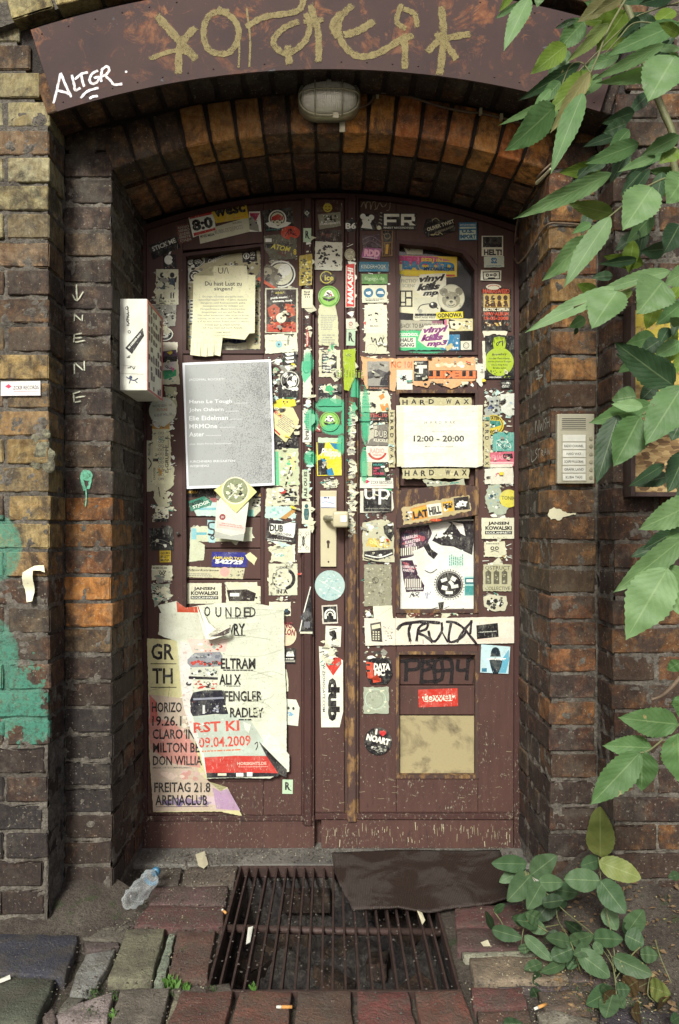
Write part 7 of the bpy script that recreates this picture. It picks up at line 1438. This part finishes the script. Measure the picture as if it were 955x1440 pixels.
bm = bmesh.new(); tube(bm, [(GX0+.008, 2.065, -.014), (0, 2.055, -.016), (GX1-.008, 2.045, -.014)], .0105, 10); bm_obj('cross_rod', bm, M['iron'], gr, True)
# ---- mat
bm = bmesh.new(); pts = [(467,1201),(560,1197),(640,1198),(703,1197),(712,1225),(722,1262),(690,1272),(640,1277),(602,1284),(560,1277),(496,1279),(483,1256),(470,1228)]
w = [G(p[0], p[1], .012) for p in pts]; out = []
for i in range(len(w)):
    a, b = w[i], w[(i+1)%len(w)]; m = max(1, int((b-a).length/.012))
    for k in range(m): p = a+(b-a)*k/m; out.append(p+Vector((nz(p, 60, .003), nz(p+Vector((5,0,0)), 60, .003), 0)))
f = bm.faces.new([bm.verts.new(p) for p in out]); 
for ax in (0, 1):
    lo = min(v.co[ax] for v in bm.verts); hi = max(v.co[ax] for v in bm.verts)
    for k in range(1, 24):
        co = [0,0,0]; no = [0,0,0]; co[ax] = lo+(hi-lo)*k/24; no[ax] = 1; bmesh.ops.bisect_plane(bm, geom=bm.verts[:]+bm.edges[:]+bm.faces[:], plane_co=co, plane_no=no)
for v in bm.verts: v.co.z = .011+nz(v.co, 4, .002)+nz(v.co, 25, .0008)
bm.faces.ensure_lookup_table(); bm.normal_update()
if bm.faces[0].normal.z < 0: bmesh.ops.reverse_faces(bm, faces=bm.faces[:])
r_ = bmesh.ops.extrude_face_region(bm, geom=bm.faces[:]); 
for v in [g for g in r_['geom'] if isinstance(g, bmesh.types.BMVert)]: v.co.z += .006
bmesh.ops.recalc_face_normals(bm, faces=bm.faces[:])
o = bm_obj('door_mat', bm, M['mat'], None, True); tag(o, 'dark soaked rubber mat lying across the right half of the grating and threshold', 'mat')

# ---- crushed bottle
bt = E('plastic_bottle', (-.58, 2.2, 0), 'crushed clear plastic bottle with a blue cap, lying against the left pier', 'bottle')
A0 = Vector((-.575, 2.085, .045)); A1 = Vector((-.548, 2.235, .050)); ax_ = (A1-A0).normalized(); u_ = ax_.cross(Vector((0,0,1))).normalized(); v_ = u_.cross(ax_)
def bot(name, prof, mat, crush=.10, closed=True):
    bm = bmesh.new(); rows = []
    for (t, r) in prof:
        c_ = A0+ax_*(t*.19); rows.append([bm.verts.new(c_+(u_*cos(2*pi*k/28)+v_*sin(2*pi*k/28))*r*.80*(1+crush*noise.noise(Vector((cos(2*pi*k/28)*1.6, sin(2*pi*k/28)*1.6, t*6))))) for k in range(28)])
    for p_, q_ in zip(rows, rows[1:]):
        for i in range(28): bm.faces.new((p_[i], p_[(i+1)%28], q_[(i+1)%28], q_[i]))
    if closed: bm.faces.new(rows[0][::-1]); bm.faces.new(rows[-1])
    return bm_obj(name, bm, M[mat], bt, True)
bot('bottle_shell', [(0,.010),(.02,.022),(.06,.030),(.12,.033),(.18,.030),(.24,.033),(.30,.030),(.36,.034),(.45,.034),(.60,.034),(.68,.033),(.76,.030),(.84,.022),(.90,.014),(.96,.013)], 'glass', .45)
bot('bottle_cap', [(.93,.016),(.94,.0165),(1.0,.0165),(1.01,.014)], 'blue', 0)
bot('blue_band', [(.76,.0308),(.80,.0278),(.84,.0235)], 'blue', .2, False)
# ---- litter
def litter(pts, col, label, name='paper_scrap', cat='paper scrap', z=.012, fold=.004):
    bm = bmesh.new(); w = [G(p[0], p[1], z) for p in pts]; c_ = sum(w, Vector((0,0,0)))/len(w); vc = bm.verts.new(c_+Vector((0,0,fold)))
    vs = [bm.verts.new(p+Vector((0,0,R.uniform(-.002,.006)))) for p in w]
    for i in range(len(vs)): bm.faces.new((vs[i], vs[(i+1)%len(vs)], vc))
    r_ = bmesh.ops.extrude_face_region(bm, geom=bm.faces[:])
    for v in [g for g in r_['geom'] if isinstance(g, bmesh.types.BMVert)]: v.co.z += .0008
    bmesh.ops.recalc_face_normals(bm, faces=bm.faces[:])
    o = bm_obj(name, bm, M[col]); return tag(o, label, cat)
M['cream'] = m_plain('cream_scrap', (.62,.58,.40), .8)
litter([(275,1202),(288,1198),(293,1215),(287,1222),(279,1220)], 'cream', 'folded cream paper scrap on the threshold left of the grating')
litter([(349,1306),(356,1305),(352,1324),(346,1328)], 'whitep', 'small white scrap caught in the left of the grating', z=.004)
litter([(740,1236),(752,1232),(760,1242),(748,1246)], 'whitep', 'white paper corner under the leaves of the ground plant')
litter([(-2,1378),(14,1374),(15,1378),(0,1383)], 'whitep', 'thin white stick at the left edge on the basalt slab', z=.02)
litter([(586,1282),(592,1280),(598,1296),(594,1300)], 'cream', 'pale splinter lying on the grating at the edge of the mat', z=.008)
litter([(676,1328),(686,1325),(690,1330),(680,1333)], 'cream', 'small cream blossom-like crumb on the dark red brick', z=.014)
def butt(px, py, ang, label, z=.014, L=.045):
    p = G(px, py, z); d = Vector((cos(ang), sin(ang), 0)); root = E('cigarette_butt', p, label, 'cigarette butt', 'cigarette butts on the paving'); bm = bmesh.new(); tube(bm, [p, p+d*L*.55], .0036, 10); bm_obj('filter', bm, M['orange'], root, True)
    bm = bmesh.new(); tube(bm, [p+d*L*.551, p+d*L*.8], [.0036, .0030], 10); bm_obj('paper', bm, M['whitep'], root, True)
butt(411, 1416, pi, 'orange cigarette filter on the front row of red bricks')
butt(768, 1412, pi+.5, 'cigarette butt with an orange filter right of the red bricks', .01)
butt(318, 1284, 2.2, 'short cigarette butt on the left edge of the grating', .01, .03)
# gravel and crumbs
M['crumb'] = m_plain('light_crumbs', (.42,.38,.26), .9, 0, .6, 200, 0); M['crumbd'] = m_plain('dark_crumbs', (.10,.085,.07), .9, 0, .5, 200, 0)
def crumbs(name, n, regions, mat, rad, z=.004):
    bm = bmesh.new()
    for _ in range(n):
        x0, x1, y0, y1, zz = R.choice(regions); p = Vector((R.uniform(x0, x1), R.uniform(y0, y1), zz+z)); r = R.uniform(*rad); k = 5; vs = []
        base = [bm.verts.new(p+Vector((r*cos(a_)*R.uniform(.5,1.2), r*sin(a_)*R.uniform(.5,1.2), 0))) for a_ in [2*pi*i/k for i in range(k)]]; t_ = bm.verts.new(p+Vector((0,0,r*R.uniform(.4,1))))
        for i in range(k): bm.faces.new((base[i], base[(i+1)%k], t_))
    o = bm_obj(name, bm, M[mat]); o['kind'] = 'stuff'; return o
crumbs('gravel', 5200, [(-1,-.3,1.5,2.05,.003),(-.64,-.31,2.0,2.5,.004),(.31,1,1.5,1.8,.003),(-1,.7,1.6,2.5,.010),(-.64,.62,2.42,2.53,.008)], 'crumbd', (.001,.004))
crumbs('grit', 1300, [(-1,-.3,1.5,2.05,.003),(-.64,-.31,2.0,2.5,.004),(.31,1,1.5,1.8,.003),(-.64,.62,2.42,2.53,.008),(.4,.75,1.75,2.1,.03)], 'crumb', (.0008,.003))
# grass and moss in the joints
def tufts(name, spots, mat, h=(.006,.02)):
    bm = bmesh.new()
    for (px, py, n, rad) in spots:
        c_ = G(px, py, 0)
        for _ in range(n):
            a_ = R.uniform(0, 6.28); d = R.uniform(0, rad); p = c_+Vector((d*cos(a_), d*sin(a_), 0)); hh = R.uniform(*h); ln = Vector((R.uniform(-.5,.5), R.uniform(-.5,.5), 1))*hh; s_ = Vector((cos(a_+1), sin(a_+1), 0))*hh*.22
            v = [bm.verts.new(q) for q in (p-s_, p+s_, p+ln*.6+s_*.9, p+ln, p+ln*.6-s_*.9)]; bm.faces.new(v)
    o = bm_obj(name, bm, M[mat]); o['kind'] = 'stuff'; return o
M['grass'] = m_plain('fresh_grass', (.10,.22,.04), .6, 0, .3, 40, 0)
tufts('moss', [(130,1395,120,.03),(160,1402,90,.02),(125,1425,120,.03),(162,1430,90,.02),(240,1398,40,.02),(300,1395,50,.02),(700,1195,30,.02),(820,1410,100,.05),(900,1420,140,.06)], 'moss', (.003,.009))
tufts('grass', [(242,1388,36,.018),(262,1391,24,.012),(160,1432,16,.012),(355,1392,12,.008),(238,1384,20,.012)], 'grass', (.008,.022))
# ================================================================== LEAVES
def Leaf(parent, z, bx_, by_, tx, ty, w, Y, col, dY=0.0, roll=0.0, kind=0, brown=0.0, name='leaf'):
    """midrib from base to tip (zoom pixels), width w in the same pixels; Y is the depth of the base, dY of the tip relative to it"""
    ox, oy, sc_ = Zf[z]; B = W(ox+bx_/sc_, oy+by_/sc_, Y); T = W(ox+tx/sc_, oy+ty/sc_, Y+dY); wid = w/sc_/F*Y*(.9 if kind == 0 else 1)
    ax_ = T-B; L = ax_.length; u = ax_.normalized(); toc = (Vector((0,0,H))-(B+T)/2).normalized(); s_ = u.cross(toc).normalized(); n_ = s_.cross(u).normalized()
    if n_.dot(toc) < 0: n_ = -n_
    c_, q_ = cos(roll), sin(roll); s2 = s_*c_+n_*q_; n2 = n_*c_-s_*q_
    rows = 26 if kind == 0 else 18; verts = []; uvs = []; sd = R.random()*20
    droop = R.uniform(.04, .10)*L; fold = R.uniform(.10, .30); 
    for i in range(rows+1):
        t = i/rows
        if kind == 0: pr = (sin(pi*t**.80)**.85)*(1-.30*t) if t < 1 else 0; pr = pr/.80
        else: pr = sin(pi*t**.85)**.62
        if t > .93 and kind == 0: pr *= .7
        ser = (1+(.055 if i % 2 else -.035)*(1 if .1 < t < .95 else 0)) if kind == 0 else (1+(.025 if i % 2 else -.02))
        hw = wid/2*pr*ser*(1+.12*noise.noise(Vector((t*3, sd, 0)))); 
        if i in (0, rows): hw = .0004
        for j in (-2, -1, 0, 1, 2):
            a = j/2; hwj = hw*a*(1+.10*a*noise.noise(Vector((t*2.5, sd+9, 0))))
            up = abs(a)*hw*fold+.05*wid*noise.noise(Vector((t*5, a*2, sd)))*abs(a)-droop*(t**2)*1.0+droop*t*.5+ (.035*wid*sin(t*18+abs(a)*2) if abs(a) == .5 else 0)
            verts.append(B+u*(L*t+abs(a)*0)+s2*hwj+n2*up); uvs.append((t, .5+a/2*.98))
    fs = []
    for i in range(rows):
        for j in range(4): k = i*5+j; fs.append((k, k+1, k+6, k+5))
    o = mobj(name, verts, fs, M['leaf'], parent, True, origin=B)
    uvl = o.data.uv_layers.new(name='UVMap'); 
    for lp_ in o.data.loops: uvl.data[lp_.index].uv = uvs[lp_.vertex_index]
    k = R.uniform(.80, 1.15)*(.66 if kind == 0 else .60); o.color = (*[c*k for c in lin(col)], brown); return o
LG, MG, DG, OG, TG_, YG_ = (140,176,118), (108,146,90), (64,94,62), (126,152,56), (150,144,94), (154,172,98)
Zf[40] = (700,0,3.745); Zf[41] = (700,250,3.745); Zf[42] = (700,500,3.6); Zf[43] = (680,850,3.473); Zf[44] = (620,1100,2.851)
bush = E('elder_branch', W(930, 250, 1.8), 'leafy green branch hanging in from the right across the wall', 'branch')
L_ = lambda *a, **k: Leaf(bush, *a, **k)
T_ = [ (-10,95,175,-20,30,1.62,MG), (165,-10,32,255,105,1.55,LG), (232,-45,206,38,58,1.60,LG), (90,-60,10,60,50,1.66,OG),
 (575,10,425,112,80,1.74,TG_), (660,-20,500,75,60,1.7,TG_), (455,110,312,268,120,1.76,MG), (410,105,300,150,34,1.75,DG), (560,140,468,190,50,1.70,YG_), (672,60,520,275,175,1.78,OG), (585,125,370,325,66,1.58,YG_),
 (955,125,575,285,115,1.66,MG), (880,230,490,430,66,1.60,LG), (975,335,525,448,95,1.56,LG), (930,300,792,528,235,1.52,LG), (960,260,800,250,40,1.7,LG),
 (360,240,178,385,110,1.74,OG), (435,335,112,530,80,1.72,DG), (380,270,262,395,90,1.76,MG), (330,430,228,545,80,1.70,MG), (640,290,438,368,72,1.69,MG), (545,400,455,500,70,1.68,LG),
 (492,380,268,592,120,1.62,OG), (486,378,280,698,84,1.54,TG_), (448,490,280,905,108,1.53,MG), (300,560,55,792,165,1.55,MG), (265,540,10,660,40,1.6,LG), (280,470,180,590,50,1.66,MG), (310,560,262,632,60,1.65,LG),
 (745,755,468,860,95,1.62,MG), (955,715,755,820,80,1.58,MG), (830,822,640,900,52,1.6,LG), (720,590,552,650,80,1.86,DG), (625,715,452,770,58,1.82,DG), (800,490,690,600,70,1.88,DG), (955,180,850,120,60,1.62,OG), (955,790,850,860,90,1.6,OG), (950,285,905,320,60,1.55,LG)]
for t in T_: L_(40, *t, dY=R.uniform(-.05,.03), roll=R.uniform(-.45,.45))
A_ = [ (600,-25,92,218,100,1.50,LG), (605,190,368,132,95,1.56,YG_), (812,50,662,272,190,1.52,LG), (985,-10,893,133,190,1.50,LG), (592,205,348,572,120,1.49,LG), (480,305,240,545,120,1.54,LG), (492,165,440,300,62,1.66,DG), (490,240,393,292,48,1.62,MG),
 (910,492,528,592,85,1.52,LG), (620,575,145,808,95,1.48,LG), (628,598,495,788,195,1.47,LG), (870,545,738,712,215,1.48,LG), (1000,490,880,560,115,1.5,LG), (735,430,530,455,52,1.72,DG), (605,515,498,525,58,1.74,DG), (520,610,420,560,70,1.7,OG),
 (955,250,878,395,135,1.66,DG), (885,375,758,388,92,1.8,DG), (965,665,838,772,105,1.62,MG), (925,1095,612,865,165,1.55,DG), (965,865,825,945,90,1.66,MG), (855,855,750,925,90,1.7,DG), (965,770,910,740,60,1.6,LG), (700,985,640,1022,52,1.7,MG), (460,740,375,790,64,1.62,MG), (420,790,405,830,24,1.6,DG), (730,1150,600,1170,120,1.58,MG), (900,790,850,880,70,1.74,DG)]
for t in A_: L_(41, *t, dY=R.uniform(-.05,.02), roll=R.uniform(-.4,.4))
B_ = [ (785,250,465,342,120,1.55,MG), (800,130,600,-10,60,1.6,DG), (735,260,575,245,66,1.52,LG), (720,310,590,560,180,1.50,MG), (610,300,498,650,130,1.56,DG), (935,155,748,450,190,1.46,MG), (900,130,640,0,150,1.6,DG), (930,330,880,430,110,1.64,DG), (955,500,855,540,60,1.6,DG), (945,500,865,690,130,1.6,DG), (800,150,720,230,90,1.7,DG),
 (1010,740,716,882,150,1.42,LG), (935,925,590,1205,135,1.42,LG), (865,1065,630,1180,70,1.5,MG), (862,1075,648,1440,225,1.40,LG), (868,1060,935,1325,160,1.44,LG), (905,885,735,985,90,1.55,DG), (1000,860,850,930,100,1.46,MG)]
for t in B_: L_(42, *t, dY=R.uniform(-.05,.02), roll=R.uniform(-.35,.35))
C_ = [ (950,585,662,555,150,1.50,MG,.4), (822,700,582,690,112,1.52,MG,.2), (765,722,522,980,150,1.48,MG,.9), (775,712,772,915,150,1.50,MG,.7), (948,630,965,880,160,1.47,MG,.3), (965,280,895,322,62,1.52,MG,0), (1010,450,960,560,120,1.5,MG,.2), (955,500,930,450,60,1.56,DG,0)]
for t in C_: L_(43, *t[:7], dY=R.uniform(-.03,.02), roll=R.uniform(-.3,.3), brown=t[7])
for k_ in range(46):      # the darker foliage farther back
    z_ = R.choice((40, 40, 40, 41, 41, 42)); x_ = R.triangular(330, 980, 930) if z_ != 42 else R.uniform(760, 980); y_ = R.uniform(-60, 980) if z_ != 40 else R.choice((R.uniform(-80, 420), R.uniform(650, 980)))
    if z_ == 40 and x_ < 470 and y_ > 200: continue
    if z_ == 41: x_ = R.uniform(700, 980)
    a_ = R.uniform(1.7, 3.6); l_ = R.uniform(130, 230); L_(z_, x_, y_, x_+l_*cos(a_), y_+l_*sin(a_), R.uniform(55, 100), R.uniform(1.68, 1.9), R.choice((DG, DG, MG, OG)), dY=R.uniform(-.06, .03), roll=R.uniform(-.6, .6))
def stem(parent, pts, r0, r1, name='stem', mat='stem'):
    P_ = smoothline([W(Zf[z][0]+x/Zf[z][2], Zf[z][1]+y/Zf[z][2], Y) for z, x, y, Y in pts], 7); n = len(P_)
    bm = bmesh.new(); tube(bm, P_, [r0+(r1-r0)*i/(n-1) for i in range(n)], 8); return bm_obj(name, bm, M[mat], parent, True)
stem(bush, [(40,655,-40,1.80),(40,720,150,1.80),(40,765,310,1.80),(40,860,560,1.79),(40,925,720,1.78),(41,930,-60,1.76),(41,1000,150,1.7)], .0085, .008)
stem(bush, [(40,690,-30,1.66),(40,580,160,1.60),(40,530,290,1.57),(40,488,385,1.55)], .003, .0018)
stem(bush, [(40,488,385,1.55),(40,440,330,1.60),(40,380,350,1.66),(40,330,470,1.68)], .0016, .0012)
stem(bush, [(40,960,110,1.7),(40,900,130,1.68),(40,725,120,1.68),(40,640,200,1.66),(40,560,290,1.62)], .0018, .0014)
stem(bush, [(40,960,10,1.72),(40,800,60,1.7),(40,700,110,1.7),(40,500,300,1.7),(40,370,440,1.72)], .0018, .0013)
stem(bush, [(40,955,400,1.56),(40,1100,380,1.6)], .0025, .003)
stem(bush, [(41,1000,-40,1.55),(41,800,40,1.54),(41,600,195,1.52),(41,485,290,1.52)], .0024, .0014)
stem(bush, [(41,1060,440,1.56),(41,910,500,1.53),(41,750,560,1.51),(41,625,605,1.49),(41,400,680,1.48)], .0026, .0012)
stem(bush, [(42,1000,60,1.6),(42,930,150,1.55),(42,790,250,1.52),(42,735,300,1.51)], .0026, .0016)
stem(bush, [(42,1000,880,1.5),(42,900,1020,1.47),(42,862,1075,1.45)], .0026, .0016)
stem(bush, [(43,1000,540,1.56),(43,940,600,1.52),(43,820,705,1.50),(43,760,725,1.5)], .0024, .0014)
stem(bush, [(43,1010,300,1.7),(43,950,370,1.68),(43,880,440,1.66),(43,820,465,1.66)], .006, .003, 'dry_twig', 'cable'); stem(bush, [(43,1010,420,1.66),(43,945,470,1.64),(43,900,480,1.66)], .004, .002, 'dry_twig', 'cable')
stem(bush, [(40,280,890,1.9),(40,240,930,1.95),(40,205,965,2.02)], .0035, .0045, 'dry_twig', 'beige')
# ---- the plant on the ground
gp = E('ground_plant', G(870, 1370, 0), 'low plant with rounded leaves growing at the foot of the right wall', 'plant')
GL = lambda *a, **k: Leaf(gp, 44, *a[:4], a[4]*.9, *a[5:], kind=1, **k)
g1, g2, g3, g4 = (92,124,86), (110,140,100), (70,96,66), (158,168,96)
for t in [(640,298,638,105,118,1.86,g4,.35),(632,318,805,385,100,1.84,g4,.4),(635,312,562,335,62,1.88,g1,0),(638,395,495,388,98,1.84,g2,.1),(640,395,738,525,110,1.82,g1,.3),(660,500,705,595,74,1.86,g2,.1),(748,600,812,512,84,1.84,g2,0),
 (345,328,205,325,72,2.02,g1,.5),(340,345,235,400,56,2.04,g2,.2),(345,365,290,395,50,2.05,g4,0),(362,372,462,295,92,2.0,g2,0),(362,372,268,475,100,1.98,g2,.1),(405,405,348,508,80,1.96,g2,0),(392,402,492,402,70,1.96,g2,0),(455,430,550,445,76,2.02,g1,0),(465,450,378,555,98,1.98,g3,0),
 (345,560,288,540,52,1.92,g1,0),(345,555,425,605,58,1.9,g2,0),(205,590,325,625,62,1.86,g1,0),(208,590,182,520,34,1.88,g3,0),(335,615,445,715,58,1.84,g2,0),(520,642,425,622,60,1.82,g2,0),(520,640,608,615,66,1.82,g2,0),(528,668,438,705,78,1.8,g1,0),(500,725,402,762,44,1.82,g2,0),
 (600,660,535,690,60,1.78,g2,.3),(545,680,682,780,100,1.76,g2,.5),(612,625,730,630,80,1.8,g1,.6),(615,640,648,690,40,1.78,g2,0),(738,612,815,650,95,1.82,g1,.2),(690,700,848,775,90,1.76,g2,.7),(800,690,870,695,66,1.8,g2,.2),(690,830,585,890,80,1.72,g1,.3),(690,850,660,945,90,1.70,g2,.3),(680,850,645,815,55,1.72,g2,.3),(705,830,760,830,60,1.7,g1,.8),(705,850,735,905,60,1.7,g2,.8),
 (840,820,920,850,90,1.72,g4,.6),(955,370,915,380,40,1.84,g2,0),(500,470,440,500,60,2.0,g3,0),(560,600,500,560,50,1.94,g3,0),(250,965,330,970,50,1.62,g3,0),(955,940,925,960,50,1.6,g1,0),(585,600,560,650,50,1.84,g3,0),(760,700,720,760,60,1.8,g3,.2),(215,520,255,490,34,1.9,g1,0)]:
    GL(*t[:7], dY=R.uniform(-.07,-.01), roll=R.uniform(-.35,.35), brown=t[7])
for k_ in range(22):
    x_, y_ = R.uniform(330, 860), R.uniform(420, 900)
    if y_ < 560 and x_ > 560: continue
    a_ = R.uniform(0, 6.28); l_ = R.uniform(55, 95); GL(x_, y_, x_+l_*cos(a_), y_+l_*.7*sin(a_), R.uniform(45, 70), 1.90-(y_-420)*.00035+.03, R.choice((g1, g3, g3, g2)), dY=R.uniform(-.04, .02), roll=R.uniform(-.6, .6), brown=R.uniform(0, .5))
for pts in ([(44,760,900,1.72),(44,700,790,1.75),(44,680,690,1.78),(44,600,600,1.84),(44,500,520,1.92),(44,420,440,1.96),(44,360,372,2.0)],[(44,700,760,1.76),(44,690,640,1.8),(44,650,450,1.84),(44,632,300,1.86)],[(44,560,760,1.8),(44,520,640,1.82),(44,470,550,1.9),(44,460,470,1.97)],[(44,430,600,1.88),(44,345,560,1.9),(44,320,665,1.86)],[(44,860,630,1.8),(44,880,700,1.76),(44,925,805,1.72)],[(44,705,860,1.7),(44,690,740,1.74),(44,640,660,1.8)],[(44,420,580,1.9),(44,480,570,1.92)],[(44,800,660,1.8),(44,760,700,1.78),(44,700,790,1.75)],[(44,840,770,1.75),(44,830,850,1.72),(44,860,880,1.7)],[(44,215,520,1.9),(44,240,555,1.88),(44,250,575,1.87)]):
    stem(gp, pts, .0017, .0011)
# clover sprouts
M['sprout'] = m_plain('bright_sprout', (.16,.34,.06), .5, 0, .2, 30, 0)
# dead leaves and seed husks on the heap
M['deadleaf'] = m_plain('dead_leaf', (.22,.14,.07), .8, 0, .5, 60, .3); M['husk'] = m_plain('yellow_husk', (.50,.42,.14), .7, 0, .3, 60, 0)
bm = bmesh.new()
for _ in range(520):
    x = R.uniform(.50, 1.0); y = R.uniform(1.66, 2.14); z = .20*max(0, min(1, (y-1.74)/.42))**1.3*min(1, max(0, (x-.52)/.25))+R.uniform(-.004, .012); r = R.uniform(.003, .012); a_ = R.uniform(0, 6.3)
    d = Vector((cos(a_), sin(a_), R.uniform(-.3,.3)))*r; e = Vector((-sin(a_), cos(a_), R.uniform(-.3,.3)))*r*.45; p = Vector((x, y, z)); bm.faces.new([bm.verts.new(q) for q in (p-d, p+e, p+d, p-e+Vector((0,0,r*.3)))])
o = bm_obj('leaf_litter', bm, M['deadleaf']); o['kind'] = 'stuff'
bm = bmesh.new()
for _ in range(190):
    x = R.uniform(.50, 1.0); y = R.uniform(1.66, 2.14); z = .20*max(0, min(1, (y-1.74)/.42))**1.3*min(1, max(0, (x-.52)/.25))+R.uniform(.002, .016); r = R.uniform(.0015, .0045); a_ = R.uniform(0, 6.3)
    d = Vector((cos(a_), sin(a_), R.uniform(-.3,.3)))*r; e = Vector((-sin(a_), cos(a_), R.uniform(-.3,.3)))*r*.4; p = Vector((x, y, z)); bm.faces.new([bm.verts.new(q) for q in (p-d, p+e, p+d, p-e)])
o = bm_obj('seed_husks', bm, M['husk']); o['kind'] = 'stuff'
for k, (px, py, sc_) in enumerate(((905,1345,.05),(925,1375,.045),(880,1390,.04),(860,1405,.05),(935,1410,.05),(845,1350,.04),(900,1425,.045))):
    p = G(px, py, .02); o = Leaf(gp, 0, px, py, px+R.uniform(-40,40), py+R.uniform(-12,18), 26, p.y, (112,88,60), dY=-.03, kind=1, brown=1, name='dead_leaf')
